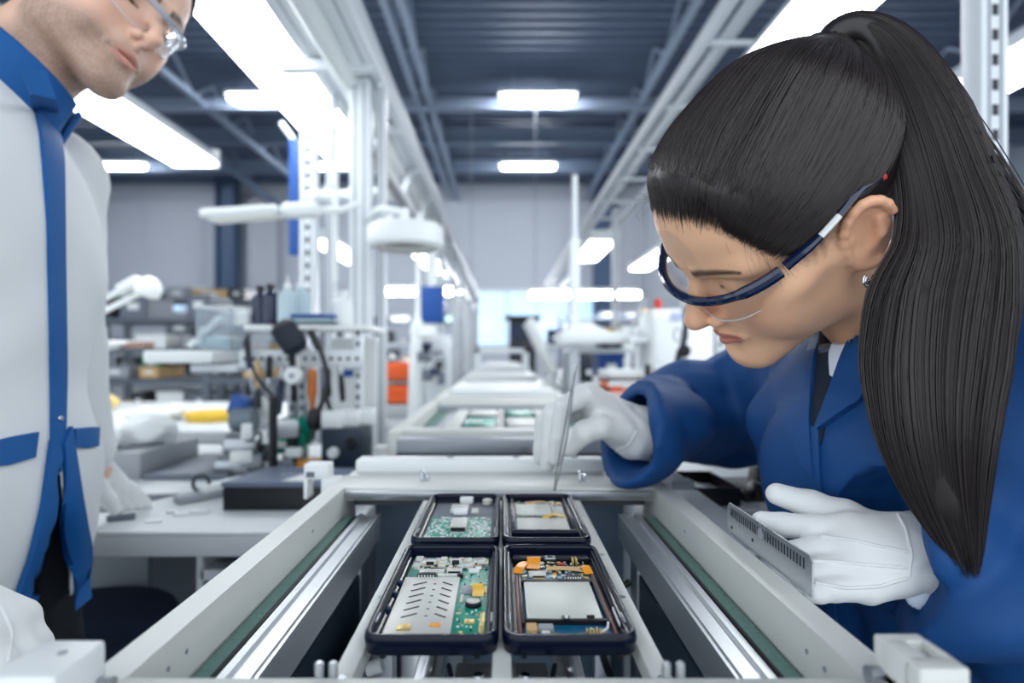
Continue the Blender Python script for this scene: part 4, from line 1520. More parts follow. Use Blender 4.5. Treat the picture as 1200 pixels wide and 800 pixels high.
# --- trousers and shoes
T_ = Vol((0.40, 0.40, 0.03), (0.70, 0.80, 0.8), 0.008)
for y in (0.51, 0.69):
    T_.chain([(0.50, y, 0.76), (0.52, y, 0.46), (0.56, y, 0.06)], [0.09, 0.075, 0.06], 0.03)
T_.disp(lambda x, y, z: 0.002 * fold(x, y, z, 2.0))
p_, f_ = T_.mesh()
mesh_obj('trousers', np_mesh('trousers', p_, f_, TROUSER), WOMAN)
for y in (0.51, 0.69):
    S_ = Vol((0.36, y - 0.08, -0.01), (0.66, y + 0.08, 0.14), 0.006)
    S_.chain([(0.59, y, 0.045), (0.50, y, 0.04), (0.44, y, 0.032)], [0.042, 0.042, 0.032], 0.02)
    S_.cone((0.57, y, 0.09), (0.57, y, 0.06), 0.042, 0.045, 0.02)
    S_.cut(lambda x, y, z: 0.002 - z + 0 * x + 0 * y)
    p_, f_ = S_.mesh()
    mesh_obj('shoe', np_mesh('shoe', p_, f_, SHOE), WOMAN)


# --- gloves
def glove(name, V, person, seams=(), material=GLOVE, disp=None):
    if disp:
        V.disp(disp)
    p, f = V.mesh()
    o = mesh_obj(name, np_mesh(name, p, f, material, 1), person)
    if seams:
        bv = bvh_of(o)
        sm = MB()
        for line in seams:
            pts = []
            for q in resample([(a, b, 0) for a, b in line], 14):
                loc, nor, _, _ = bv.ray_cast(CAMP, (P(q.x, q.y, 1) - CAMP).normalized())
                if loc is not None and (not pts or (loc - pts[-1]).length < 0.03):
                    pts.append(loc + nor * 0.0002 if nor.y < 0 else loc - nor * 0.0002)
            if len(pts) > 3:
                sm.tube(pts, 0.0013, 6)
        sm.build('glove_seam', material, o)
    return o


# right hand: fist closed on the tweezers
RH = Vol((0.02, 0.62, 0.92), (0.26, 0.86, 1.13), 0.0022)
wr = P(744, 506, 0.735)
I = [P(690, 461, 0.700), P(660, 476, 0.690), P(655, 512, 0.695), P(651, 538, 0.703)]
Md = [P(683, 463, 0.722), P(646, 485, 0.708), P(643, 522, 0.712), P(641, 546, 0.716)]
Rg = [P(678, 470, 0.745), P(637, 494, 0.730), P(634, 525, 0.733), P(632, 537, 0.735)]
Pk = [P(676, 482, 0.768), P(645, 500, 0.752), P(638, 520, 0.748), P(634, 531, 0.742)]
Th = [P(728, 502, 0.712), P(703, 500, 0.694), P(685, 506, 0.688), P(668, 525, 0.698)]
for ch, r in ((I, 0.0105), (Md, 0.0108), (Rg, 0.0102), (Pk, 0.0092)):
    RH.cone(wr, ch[0], 0.024, 0.0135, 0.014)
    RH.chain(ch, [r * 1.2, r, r * 0.92, r * 0.8], 0.0028)
RH.chain(Th, [0.019, 0.0135, 0.0125, 0.0105], 0.007)
RH.cone(wr, P(705, 490, 0.72), 0.026, 0.02, 0.012)
RH.cone(wr, P(775, 512, 0.775), 0.030, 0.036, 0.012)
glove('glove', RH, WOMAN, seams=[[(687, 452), (700, 470), (722, 480)], [(690, 520), (715, 517), (740, 505)], [(722, 528), (738, 520), (746, 505)]],
      disp=lambda x, y, z: 0.0006 * np.sin(260 * x + 180 * z + 2 * np.sin(160 * y)) * np.clip((x - 0.11) / 0.03, 0, 1))
# left hand: fingers closed behind the ruler
LH = Vol((0.185, 0.37, 0.89), (0.36, 0.56, 1.07), 0.0022)
wl = P(1072, 650, 0.462)
Th = [P(1028, 632, 0.478), P(985, 607, 0.492), P(945, 593, 0.500), P(905, 580, 0.505)]
I = [P(992, 622, 0.470), P(945, 620, 0.478), P(912, 616, 0.490), P(887, 612, 0.500)]
Md = [P(996, 645, 0.457), P(950, 645, 0.464), P(925, 650, 0.466), P(912, 652, 0.4665)]
Rg = [P(1002, 667, 0.448), P(958, 669, 0.448), P(938, 675, 0.440), P(931, 678, 0.4385)]
Pk = [P(1010, 688, 0.440), P(970, 691, 0.436), P(953, 694, 0.428), P(946, 696, 0.425)]
_o = Vector((0.004, 0, 0.001))
wl, Th, I, Md, Rg, Pk = wl + _o, [q + _o for q in Th], [q + _o for q in I], [q + _o for q in Md], [q + _o for q in Rg], [q + _o for q in Pk]
for ch, r in ((I, 0.0108), (Md, 0.0108), (Rg, 0.0104), (Pk, 0.0094)):
    LH.cone(wl, ch[0], 0.0255, 0.0135, 0.012)
    LH.chain(ch, [r * 1.22, r, r * 0.9, r * 0.78], 0.0028)
LH.chain(Th, [0.019, 0.0135, 0.0115, 0.0092], 0.006)
LH.cone(wl, P(1012, 648, 0.462), 0.027, 0.024, 0.012)
LH.cone(wl, P(1080, 652, 0.462), 0.026, 0.027, 0.01)
glove('glove', LH, WOMAN, seams=[[(962, 628), (1000, 633), (1030, 640), (1062, 646)], [(940, 657), (980, 658), (1020, 662), (1062, 665)], [(955, 683), (990, 689), (1030, 687), (1062, 677)], [(1050, 597), (1062, 620), (1068, 650), (1064, 676)]],
      disp=lambda x, y, z: 0.0007 * np.sin(300 * x - 120 * z + 2 * np.sin(190 * z)) * np.clip((x - 0.29) / 0.02, 0, 1))
CF = Vol((0.27, 0.37, 0.88), (0.38, 0.53, 1.06), 0.0024)
CF.cone(P(1066, 652, 0.463), P(1096, 656, 0.458), 0.0285, 0.0295)
CF.cone(P(1066, 668, 0.446), P(1076, 708, 0.440), 0.016, 0.006, 0.006, flat=((0.4, 1, 0), 2.6))
CF.disp(lambda x, y, z: 0.0012 * np.sin(330 * z + 200 * y))
p_, f_ = CF.mesh()
mesh_obj('shirt_cuff', np_mesh('shirt_cuff', p_, f_, SHIRT, 1), WOMAN)

# --- hair: close cap drawn back to the tie, ponytail falling over the near shoulder
TIE = MW.inverted() @ P(972, 66, 0.505)
HC = Vol((-0.12, -0.16, -0.09), (0.12, 0.13, 0.22), 0.0024)
HC.ell((0, -0.006, 0.054), (0.0790, 0.1005, 0.0885))
HC.ell((0, -0.040, 0.020), (0.066, 0.062, 0.060), 0.03)
HC.ell((0, 0.038, 0.063), (0.066, 0.060, 0.062), 0.03)
ce = Vector((0, -0.02, 0.06))
HC.cone(tuple(ce.lerp(TIE, 0.40)), tuple(TIE), 0.052, 0.0135, 0.05)
def zline(y):
    return np.interp(y, YH, ZH)


HC.disp(lambda x, y, z: 0.0068 * np.clip((zline(y) + 0.042 - z) / 0.042, 0, 1.1) ** 1.5 + 0 * x)
HC.cut(lambda x, y, z: (zline(y) + 0.008 * np.clip((y - 0.035) / 0.03, 0, 1) - z) * 0.75 + 0 * x)
pos, faces = HC.mesh()
cap_l = pos.copy()
me = np_mesh('hair', world_np(MW, pos), faces, HAIRM, 1)
set_vcol(me, np.tile(np.array(srgb(36, 30, 31)[:3]), (len(pos), 1)))
HAIRW = mesh_obj('hair', me, WOMAN)
capb = BVHTree.FromPolygons([Vector(p) for p in cap_l], [tuple(f) for f in faces])
CEN = Vector((0, -0.006, 0.054))
TD = (TIE - CEN)
tdn = TD.normalized()
NS, SS = 5200, 22
paths = np.zeros((NS, SS, 3))
rad = np.zeros((NS, SS))
ok = 0
tries = 0
while ok < NS and tries < NS * 6:
    tries += 1
    u = nprng.random()
    if u < 0.70:                      # from the hairline
        y0 = nprng.choice([nprng.uniform(-0.09, 0.088), nprng.uniform(0.02, 0.09), nprng.uniform(0.05, 0.092)])
        z0 = float(zline(y0)) + 0.0015 - abs(nprng.normal(0, 0.0055 if y0 < 0.05 else 0.003)) + 0.008 * nprng.random()
        s_ = -1 if nprng.random() < 0.72 else 1
        yy_ = y0 / 0.100
        xw = 0.078 * math.sqrt(max(0.0, 1 - yy_ * yy_ - ((z0 - 0.054) / 0.09) ** 2 * 0.6))
        d0 = Vector((s_ * xw * nprng.uniform(0.9, 1.0) if y0 < 0.075 else nprng.uniform(-0.045, 0.045), y0, z0)) - CEN
    else:
        d0 = Vector(nprng.normal(size=3))
        d0.normalize()
        q = CEN + d0 * 0.09
        if q.z < float(zline(q.y)):
            continue
    d0.normalize()
    ang = d0.angle(tdn)
    if ang > 2.6 or ang < 0.15:
        continue
    ax = d0.cross(tdn)
    ax.normalize()
    row = []
    lift = nprng.uniform(0.0, 0.0012)
    wob = nprng.uniform(-0.05, 0.05)
    good = True
    for i in range(SS):
        t = i / (SS - 1)
        tt = t
        d = Matrix.Rotation(ang * tt, 3, ax) @ d0
        d = Matrix.Rotation(wob * math.sin(math.pi * t), 3, tdn) @ d
        hit = capb.ray_cast(CEN + d * 0.35, -d)
        hh = HEADB.ray_cast(CEN + d * 0.16, -d)
        r1 = (hit[0] - CEN).length if hit[0] is not None else 0.0
        r2 = min((hh[0] - CEN).length, 0.0745 / max(1e-3, abs(d.x))) if hh[0] is not None and t < 0.4 else 0.0
        row.append(CEN + d * (max(r1, r2 if r2 < 0.115 else 0.0, 0.07) + lift + 0.0005))
        if i == 0 and hit[0] is None and nprng.random() < 0.0:
            good = False
    a = np.array([list(p) for p in row])
    if np.any((np.abs(a[:, 0]) > 0.064) & (a[:, 1] > -0.036) & (a[:, 1] < 0.012) & (a[:, 2] < 0.034)):
        continue
    # ease jumps
    for _ in range(2):
        a[1:-1] = (a[:-2] + 2 * a[1:-1] + a[2:]) / 4
    paths[ok] = a
    rad[ok] = np.interp(np.linspace(0, 1, SS), [0, 0.06, 0.9, 1], [0.00009, 0.00042, 0.00045, 0.0003]) * nprng.uniform(0.7, 1.25)
    ok += 1
paths, rad = paths[:ok], rad[:ok]
paths = world_np(MW, paths.reshape(-1, 3)).reshape(ok, SS, 3)
base = np.array(srgb(40, 33, 32)[:3])
cols = base[None, :] * nprng.uniform(0.5, 1.7, (ok, 1)) * np.array([[1, 1, 1]])
mesh_obj('hair_strands', strands_mesh('hair_strands', paths, rad, cols, HAIRM), HAIRW)

# fine baby hairs at the forehead and temple
NF = 90
paths = np.zeros((NF, 10, 3))
for i in range(NF):
    y0 = nprng.uniform(0.05, 0.093)
    z0 = float(zline(y0)) - nprng.uniform(-0.004, 0.006)
    s_ = -1 if nprng.random() < 0.75 else 1
    x0 = s_ * 0.074 * math.sqrt(max(0.02, 1 - (y0 / 0.1) ** 2 * 0.9)) * (1 if y0 < 0.07 else nprng.uniform(-1, 1))
    p0 = Vector((x0, y0, z0))
    n0 = (p0 - Vector((0, -0.005, 0.045))).normalized()
    dr = ((TIE - p0).normalized() * nprng.uniform(0.2, 1) + n0 * nprng.uniform(0.15, 0.9) + Vector((0, 0.2, -0.5)) * nprng.uniform(0, 1)).normalized()
    L = nprng.uniform(0.007, 0.022)
    for k in range(10):
        t = k / 9
        q = p0 + n0 * 0.003 + dr * L * t + n0 * (0.012 * t * (1 - t)) + Vector((0, 0, -0.012)) * t * t * nprng.uniform(0.8, 1.2)
        paths[i, k] = q
paths = world_np(MW, paths.reshape(-1, 3)).reshape(NF, 10, 3)
mesh_obj('baby_hair', strands_mesh('baby_hair', paths, np.full((NF, 10), 0.00008), np.tile(base * 2.2, (NF, 1)), HAIRM), HAIRW)

# ponytail
spine_px = [(966, 64, 0.505, 13), (978, 42, 0.502, 18), (1008, 33, 0.494, 20), (1045, 62, 0.478, 33), (1082, 135, 0.455, 49), (1108, 215, 0.438, 58),
            (1121, 285, 0.424, 74), (1108, 355, 0.416, 90), (1100, 430, 0.410, 88), (1100, 505, 0.406, 73), (1110, 575, 0.405, 52), (1126, 635, 0.405, 28), (1140, 684, 0.405, 6)]
sp = smooth_path([P(a, b, d) for a, b, d, w_ in spine_px], 60)
wd = [w_ / F * d * 0.83 for a, b, d, w_ in spine_px]
wd = np.interp(np.linspace(0, len(wd) - 1, 60), np.arange(len(wd)), wd)
PV = Vol((0.20, 0.33, 0.95), (0.40, 0.56, 1.44), 0.003)
for i in range(0, 52):
    w_ = wd[i] * (0.50 if i < 14 else (0.72 if i < 36 else 0.58))
    t_ = (sp[i + 1] - sp[max(0, i - 1)]).normalized()
    side = t_.cross(Vector((0.59, 0.81, 0))).normalized()
    dep = t_.cross(side)
    R = Matrix((side, dep, t_)).transposed()
    PV.ell(tuple(sp[i]), (w_, max(0.006, w_ * 0.33), max(w_ * 0.7, 0.006)), 0.012, R=R)
p_, f_ = PV.mesh()
me = np_mesh('ponytail', p_, f_, HAIRM, 2)
set_vcol(me, np.tile(np.array(srgb(32, 27, 28)[:3]), (len(p_), 1)))
PONY = mesh_obj('ponytail', me, WOMAN)
NS = 5200
S = 60
base_t = np.linspace(0, 1, S)
spa = np.array([list(p) for p in sp])
tan = np.gradient(spa, axis=0)
tan /= np.linalg.norm(tan, axis=1, keepdims=True)
side = np.cross(tan, np.array([0.59, 0.81, 0]))
side /= np.linalg.norm(side, axis=1, keepdims=True)
dep = np.cross(tan, side)
r_ = np.sqrt(nprng.uniform(0.45, 1, NS))
th = nprng.uniform(0, 2 * math.pi, NS)
u_, v_ = r_ * np.cos(th), r_ * np.sin(th)
endt = np.where(nprng.random(NS) < 0.75, nprng.uniform(0.78, 0.98, NS), nprng.uniform(0.6, 0.9, NS))
SP = 34
paths = np.zeros((NS, SP, 3))
for i in range(NS):
    t = np.linspace(0, endt[i], SP)
    uu = u_[i] * (1 + 0.10 * np.sin(2.2 * t * math.pi + 7 * r_[i] + 3 * th[i])) + 0.10 * np.sin(5 * t + th[i] * 2) * t
    vv = v_[i] * (1 + 0.15 * np.sin(3 * t + 5 * th[i]))
    W = np.interp(t, base_t, wd)
    c = np.stack([np.interp(t, base_t, spa[:, k]) for k in range(3)], 1)
    sd = np.stack([np.interp(t, base_t, side[:, k]) for k in range(3)], 1)
    dd = np.stack([np.interp(t, base_t, dep[:, k]) for k in range(3)], 1)
    paths[i] = c + sd * (uu * W * 1.02)[:, None] + dd * (vv * np.maximum(0.009, W * 0.46))[:, None]
# stray outer strands over the shoulder
rad = np.tile(np.interp(np.linspace(0, 1, SP), [0, 0.1, 0.85, 1], [0.0004, 0.0006, 0.0005, 0.00012])[None, :], (NS, 1)) * nprng.uniform(0.6, 1.2, (NS, 1))
tip = np.clip((endt - 0.6) / 0.38, 0, 1)
cols = np.array(srgb(39, 32, 32)[:3])[None, :] * nprng.uniform(0.5, 1.7, (NS, 1))
mesh_obj('hair_strands', strands_mesh('hair_strands', paths, rad, cols, HAIRM), PONY)
# strands that slip to the back of the shoulder
NS2 = 420
paths = np.zeros((NS2, 16, 3))
for i in range(NS2):
    j = nprng.integers(10, 26)
    o0 = spa[j] + side[j] * wd[j] * nprng.uniform(0.3, 0.95) * (1 if side[j][0] > 0 else -1) + dep[j] * wd[j] * nprng.uniform(-0.3, 0.3)
    e = Vector(P(nprng.uniform(1165, 1230), nprng.uniform(268, 320), 0.45))
    pts = smooth_path([Vector(o0), Vector(o0).lerp(e, 0.5) + Vector((0.004, 0, 0.006 * nprng.random())), e], 16)
    paths[i] = np.array([list(p) for p in pts])
mesh_obj('hair_strands', strands_mesh('hair_strands', paths, np.full((NS2, 16), 0.0005), np.array(srgb(39, 32, 32)[:3])[None, :] * nprng.uniform(0.5, 1.6, (NS2, 1)), HAIRM), PONY)
# hair tie
mb = MB()
tw = [sp[2] + (Vector(side[2]) * math.cos(a) + Vector(dep[2]) * math.sin(a)) * 0.0155 for a in np.linspace(0, 2 * math.pi, 20, endpoint=False)]
mb.tube(tw, 0.004, 8, closed=True)
mb.build('hair_tie', BLACK, WOMAN)


# --- safety glasses and earring (worn)
def safety_glasses(M, person, frame_mat, temple_mat, female=True):
    fr = MB()
    n = 27
    arc = []
    for i in range(n):
        a = math.radians(-78 + 156 * i / (n - 1))
        arc.append(Vector((0.070 * math.sin(a), 0.041 + 0.073 * math.cos(a) ** 0.85, 0.020 - 0.004 * math.cos(a) + 0.006 * abs(math.sin(a)) ** 2)))
    fr.tube([M @ p for p in arc], [0.0042 if abs(i - n // 2) < n // 3 else 0.0054 for i in range(n)], 10)
    f = fr.build('glasses_frame', frame_mat, person)
    ln = MB()
    rows, rin = [], []
    for k in range(9):
        t = k / 8
        row, ri = [], []
        for i, p in enumerate(arc):
            s = abs(p.x) / 0.070
            drop = 0.036 * (1 - 0.35 * s ** 4)
            nose = 0.020 * math.exp(-(p.x / 0.011) ** 2)
            q = p + Vector((0, 0, -t * max(0.006, drop - nose)))
            q.y += -0.010 * t * t
            q.x *= 1 - 0.06 * t
            row.append(M @ q)
            c = Vector((q.x * 0.985, q.y - 0.0016, q.z))
            ri.append(M @ c)
        rows.append(row)
        rin.append(ri)
    ln.grid(rows).grid(rin)
    ln.grid([rows[-1], rin[-1]]).grid([rows[0], rin[0]])
    lo_ = ln.build('lens', LENS, f)
    rim = MB()
    rim.tube(rows[-1], 0.0007, 6)
    rim.build('lens_edge_glint', mat('lens_edge_glint', (236, 240, 248), 0.1, trans=0.4, ior=1.3), f)  # pale tube standing in for a highlight along the lens bottom
    for s in (-1, 1):
        tp = [Vector((s * 0.0685, 0.055, 0.026)), Vector((s * 0.0765, 0.030, 0.033)), Vector((s * 0.0790, 0.004, 0.040)), Vector((s * 0.0770, -0.018, 0.044)), Vector((s * 0.076, -0.036, 0.038))]
        sm = smooth_path(tp, 18)
        t1 = MB().m(temple_mat)
        t1.tube([M @ p for p in sm[:6]], [0.0044, 0.0042, 0.004, 0.0038, 0.0034, 0.003], 8)
        t1.m(WHITE).tube([M @ p for p in sm[5:9]], 0.0027, 8)
        t1.m(temple_mat).tube([M @ p for p in sm[8:]], [0.0027] * 3 + [0.0032] * 7, 8)
        t1.m(RED).tube([M @ (sm[-1]), M @ (sm[-1] + Vector((0, -0.004, -0.001)))], 0.0028, 8)
        t1.build('temple_arm', None, f)
    return f


safety_glasses(MW, WOMAN, GLASSBLUE, GLASSBLUE)
mb = MB()
e0 = MW @ Vector((-0.0775, -0.002, -0.031))
mb.tube([e0 + Vector((0.0045 * math.cos(a), -0.001, -0.006 + 0.0055 * math.sin(a))) for a in np.linspace(math.radians(-235), math.radians(55), 18)], 0.0009, 6)
mb.tube([e0 + Vector((0.0028 * math.cos(a), -0.001, -0.006 + 0.0032 * math.sin(a))) for a in np.linspace(math.radians(-235), math.radians(55), 16)], 0.0007, 6)
mb.lathe([(0, -0.0022), (0.0022, 0), (0, 0.0022)], Matrix.Translation(e0 + Vector((0, -0.001, -0.0065))), 10)
mb.build('earring', CHROME, WOMAN)
eye = MB()
for s in (-1, 1):
    eye.lathe([(0.0125 * math.sin(a), 0.0125 * math.cos(a)) for a in np.linspace(0, math.pi, 12)], MW @ Matrix.Translation((s * 0.031, 0.0735, 0.0135)), 16)
eye.build('eyes', mat('eye_dark', (60, 46, 42), 0.15), WOMAN)

# --- what she holds
tz = MB()
top = P(673, 440, 0.655)
tip = P(650, 574, 0.6915)
mid = P(663, 508, 0.6685)
for s in (-1, 1):
    tz.m(STEEL)
    ax = (tip - top).normalized()
    sd = ax.cross(Vector((0, 1, 0))).normalized() * s
    pts = [top, top.lerp(mid, 0.5) + sd * 0.0015, mid + sd * 0.0022, mid.lerp(tip, 0.55) + sd * 0.0020, tip + sd * 0.0006]
    sm = smooth_path(pts, 16)
    for i in range(15):
        w_ = 0.0062 if i < 10 else 0.0062 - 0.0052 * (i - 9) / 6
        tz.bar(sm[i], sm[i + 1] + (sm[i + 1] - sm[i]) * 0.05, 0.0011, w_, 0, up=Vector((0.3, 1, 0)))
tz.bar(top - (mid - top).normalized() * 0.012, top + (mid - top).normalized() * 0.006, 0.0028, 0.0052, 0.0006, up=Vector((0.3, 1, 0)))
tag(tz.build('tweezers', None, loc=tuple(tip)), 'slim steel tweezers in the woman\'s gloved right hand, tip on the rear right phone', 'tweezers')

ru = MB().m(mat('ruler_steel', (188, 192, 196), 0.3, 0.8, noise=0.05, nscale=50, rvar=0.1))
xr, ya, yb, z0, z1 = 0.2062, 0.397, 0.546, 0.9656, 0.9925
ru.prism([(0, 0), (yb - ya, 0), (yb - ya, z1 - z0 - 0.004), (yb - ya - 0.004, z1 - z0), (0.004, z1 - z0), (0, z1 - z0 - 0.004)], 0, 0.0014,
         Matrix.Translation((xr, ya, z0)) @ Matrix(((0, 0, 1, 0), (1, 0, 0, 0), (0, 1, 0, 0), (0, 0, 0, 1))))
ru.m(DARK)
for i in range(29):
    y = ya + 0.010 + i * 0.0046
    hgt = 0.0075 if i not in (14, 15) else 0.004
    ru.span((xr - 0.00025, y, z1 - 0.0035 - hgt), (xr + 0.0004, y + 0.0018, z1 - 0.0035))
ru.m(GREY).cyl((xr - 0.0004, ya + 0.079, z1 - 0.0085), (xr + 0.0006, ya + 0.079, z1 - 0.0085), 0.005, seg=18)
ru.m(DARK)
for y, z in ((ya + 0.094, z0 + 0.009), (ya + 0.138, z0 + 0.0065), (ya + 0.139, z1 - 0.008)):
    ru.cyl((xr - 0.0004, y, z), (xr + 0.0006, y, z), 0.0016, seg=10)
tag(ru.build('ruler', None, loc=(xr, 0.47, z0)), 'short steel ruler on edge on the right beam, held in the woman\'s left glove', 'ruler')

# ================================================================== the man
MM = head_matrix((-0.545, 0.800, 1.584), -math.pi / 2, -14.0, 19.0, -18.0)
NECKM = (-0.650, 0.735, 1.430)
limbsM = dict(box=((-0.95, 0.30, 0.0), (-0.30, 1.12, 1.48)), parts=[
    ('ell', ((-0.665, 0.68, 1.28), (0.10, 0.165, 0.15))), ('cone', ((-0.665, 0.68, 1.0), (-0.665, 0.68, 1.25), 0.11, 0.11, 0.05)),
    ('ell', ((-0.67, 0.68, 0.95), (0.12, 0.16, 0.13), 0.05)), ('cone', (NECKM, (-0.66, 0.69, 1.36), 0.06, 0.07, 0.03)),
    ('chain', ([(-0.67, 0.87, 1.37), (-0.72, 0.97, 1.12), (-0.685, 1.00, 0.93)], [0.055, 0.045, 0.03], 0.03)),
    ('chain', ([(-0.67, 0.48, 1.37), (-0.66, 0.40, 1.10), (-0.43, 0.42, 0.96)], [0.055, 0.045, 0.03], 0.03)),
    ('chain', ([(-0.67, 0.78, 0.92), (-0.66, 0.79, 0.5), (-0.68, 0.79, 0.08)], [0.085, 0.055, 0.04], 0.03)),
    ('chain', ([(-0.67, 0.58, 0.92), (-0.66, 0.57, 0.5), (-0.68, 0.57, 0.08)], [0.085, 0.055, 0.04], 0.03)),
])
MAN = build_body('person', 'man in a white coat with blue collar and front edge looking down from the left', MM, NECKM, limbsM, (232, 190, 166), True, (-0.67, 0.68, 0.0))
CM = Vol((-0.95, 0.28, 0.79), (-0.36, 1.12, 1.52), 0.0052)
CM.ell((-0.66, 0.68, 1.28), (0.138, 0.205, 0.19))
CM.cone((-0.665, 0.68, 1.0), (-0.66, 0.68, 1.25), 0.14, 0.138, 0.06, flat=((0, 1, 0), 0.70))
CM.ell((-0.667, 0.68, 0.92), (0.150, 0.212, 0.20), 0.06)
CM.chain([(-0.67, 0.865, 1.375), (-0.725, 0.965, 1.12), (-0.695, 0.985, 0.975)], [0.085, 0.07, 0.052], 0.03)
CM.chain([(-0.67, 0.485, 1.375), (-0.665, 0.40, 1.10), (-0.47, 0.415, 0.975)], [0.085, 0.07, 0.054], 0.03)
CM.cone((-0.655, 0.70, 1.40), NECKM, 0.095, 0.072, 0.04)
CM.cone((-0.650, 0.71, 1.435), (-0.60, 0.74, 1.53), 0.056, 0.080, 0.008, sub=True)
CM.cut(lambda x, y, z: np.where((x > -0.80) & (y > 0.46) & (y < 0.90), 0.822 - z, -1.0) + 0 * x)
ZO = [0.80, 0.82, 0.846, 0.895, 0.944, 0.985, 1.0]
CM.comb((-0.62, 0.5, 0.8), (-0.4, 0.9, 1.02), lambda x, y, z: np.maximum(np.maximum(np.interp(z, ZO, [0.655, 0.66, 0.666, 0.679, 0.685, 0.689, 0.70]) - y, y - np.interp(z, ZO, [0.717, 0.715, 0.7125, 0.7068, 0.6986, 0.690, 0.68]) - 1.3 * np.maximum(0, -0.512 - x)), -0.60 - x), 0.003, sub=True)
CM.disp(lambda x, y, z: 0.0018 * fold(x, y, z, 1.3) + 0.0028 * np.sin(30 * y + 6 * np.sin(5 * z)) * np.clip((1.25 - z) / 0.2, 0, 1))
p_, f_ = CM.mesh()
coatM = mesh_obj('coat', np_mesh('coat', p_, f_, WHITECOAT, 1), MAN)
bvM = bvh_of(coatM)


def man_patch(name, left, right, material, thick=0.003, nu=20, nv=5, off=0.0005):
    q = MB()
    patch_mesh(q, cloth_patch(bvM, left, right, thick, nu, nv, miss=0.87), thick, off)
    return q.build(name, material, MAN)


man_patch('front_placket', [(22, 78), (36, 110), (46, 160), (54, 260), (57, 400), (58, 470), (58, 525)], [(54, 82), (66, 115), (72, 185), (73, 300), (75, 430), (74, 500), (72, 545)], COATTRIM, 0.004, 26, 5)
man_patch('coat_facing', [(56, 515), (46, 590), (32, 650), (10, 712)], [(68, 530), (60, 600), (54, 650), (40, 715)], COATTRIM, 0.003, 18, 7, 0.004)
man_patch('coat_facing', [(69, 520), (76, 600), (83, 660), (88, 716)], [(78, 500), (90, 580), (101, 640), (108, 700)], COATTRIM, 0.003, 18, 7, 0.005)
man_patch('pocket_flap', [(-30, 522), (10, 512), (42, 506)], [(-30, 548), (8, 545), (38, 536)], COATTRIM, 0.004, 10, 5)
man_patch('pocket_flap', [(85, 502), (100, 501), (113, 501)], [(85, 524), (100, 525), (112, 523)], COATTRIM, 0.004, 8, 5)
# folded collar standing round the neck, open at the front
ca = Vector((0.53, 0.33, 0.78)).normalized()
cf = Vector((0.85, 0.53, 0)) - ca * Vector((0.85, 0.53, 0)).dot(ca)
cf.normalize()
cs = ca.cross(cf)
c0 = Vector((-0.641, 0.738, 1.446))
CO = Vol(tuple(c0 - Vector((0.14, 0.14, 0.14))), tuple(c0 + Vector((0.16, 0.16, 0.17))), 0.0026)
CO.cone(tuple(c0 - ca * 0.045), tuple(c0 + ca * 0.09), 0.104, 0.074)
CO.cone(tuple(c0 - ca * 0.06), tuple(c0 + ca * 0.11), 0.0985, 0.063, sub=True)


def _axial(x, y, z):
    px, py, pz = x - c0.x, y - c0.y, z - c0.z
    t = px * ca.x + py * ca.y + pz * ca.z
    f = px * cf.x + py * cf.y + pz * cf.z
    q = px * cs.x + py * cs.y + pz * cs.z
    return t, f, q


def _collar_cut(x, y, z):
    t, f, q = _axial(x, y, z)
    low = -0.030 - 0.022 * np.clip(f / 0.09, 0, 1) - t          # leaves dip to points at the front
    open_ = np.where(f > 0, (0.012 + 0.35 * np.maximum(0, -0.012 - t)) - np.abs(q + 0.012), -1.0)
    return np.maximum(np.maximum(low, t - 0.062), open_)


CO.cut(_collar_cut)
p_, f_ = CO.mesh()
mesh_obj('collar', np_mesh('collar', p_, f_, COATTRIM, 1), MAN)
bt = MB()
for a_, b_ in ((64, 216), (65, 316), (66, 422), (66, 490)):
    loc, nor, _, _ = bvM.ray_cast(CAMP, (P(a_, b_, 1) - CAMP).normalized())
    if loc is not None:
        q = MB()
        q.lathe([(0, 0.0072), (0.0028, 0.007), (0.0036, 0.0058), (0.0036, 0.0), (0, 0)], frame_from(loc, loc + (nor if nor.y < 0 else -nor)), 14)
        q.build('snap_button', CHROME, MAN)

TR = Vol((-0.90, 0.40, 0.03), (-0.46, 0.98, 1.05), 0.008)
TR.ell((-0.668, 0.68, 0.95), (0.128, 0.17, 0.13))
for y in (0.575, 0.785):
    TR.chain([(-0.665, y, 0.92), (-0.655, y, 0.5), (-0.68, y, 0.05)], [0.10, 0.085, 0.07], 0.04)
TR.disp(lambda x, y, z: 0.002 * fold(x, y, z, 2.0))
p_, f_ = TR.mesh()
mesh_obj('trousers', np_mesh('trousers', p_, f_, TROUSER), MAN)
for y in (0.575, 0.785):
    S_ = Vol((-0.80, y - 0.08, -0.01), (-0.46, y + 0.08, 0.15), 0.007)
    S_.chain([(-0.72, y, 0.045), (-0.62, y, 0.045), (-0.53, y, 0.035)], [0.046, 0.046, 0.036], 0.02)
    S_.cone((-0.68, y, 0.10), (-0.68, y, 0.06), 0.046, 0.048, 0.02)
    S_.cut(lambda x, y, z: 0.002 - z + 0 * x + 0 * y)
    p_, f_ = S_.mesh()
    mesh_obj('shoe', np_mesh('shoe', p_, f_, SHOE), MAN)
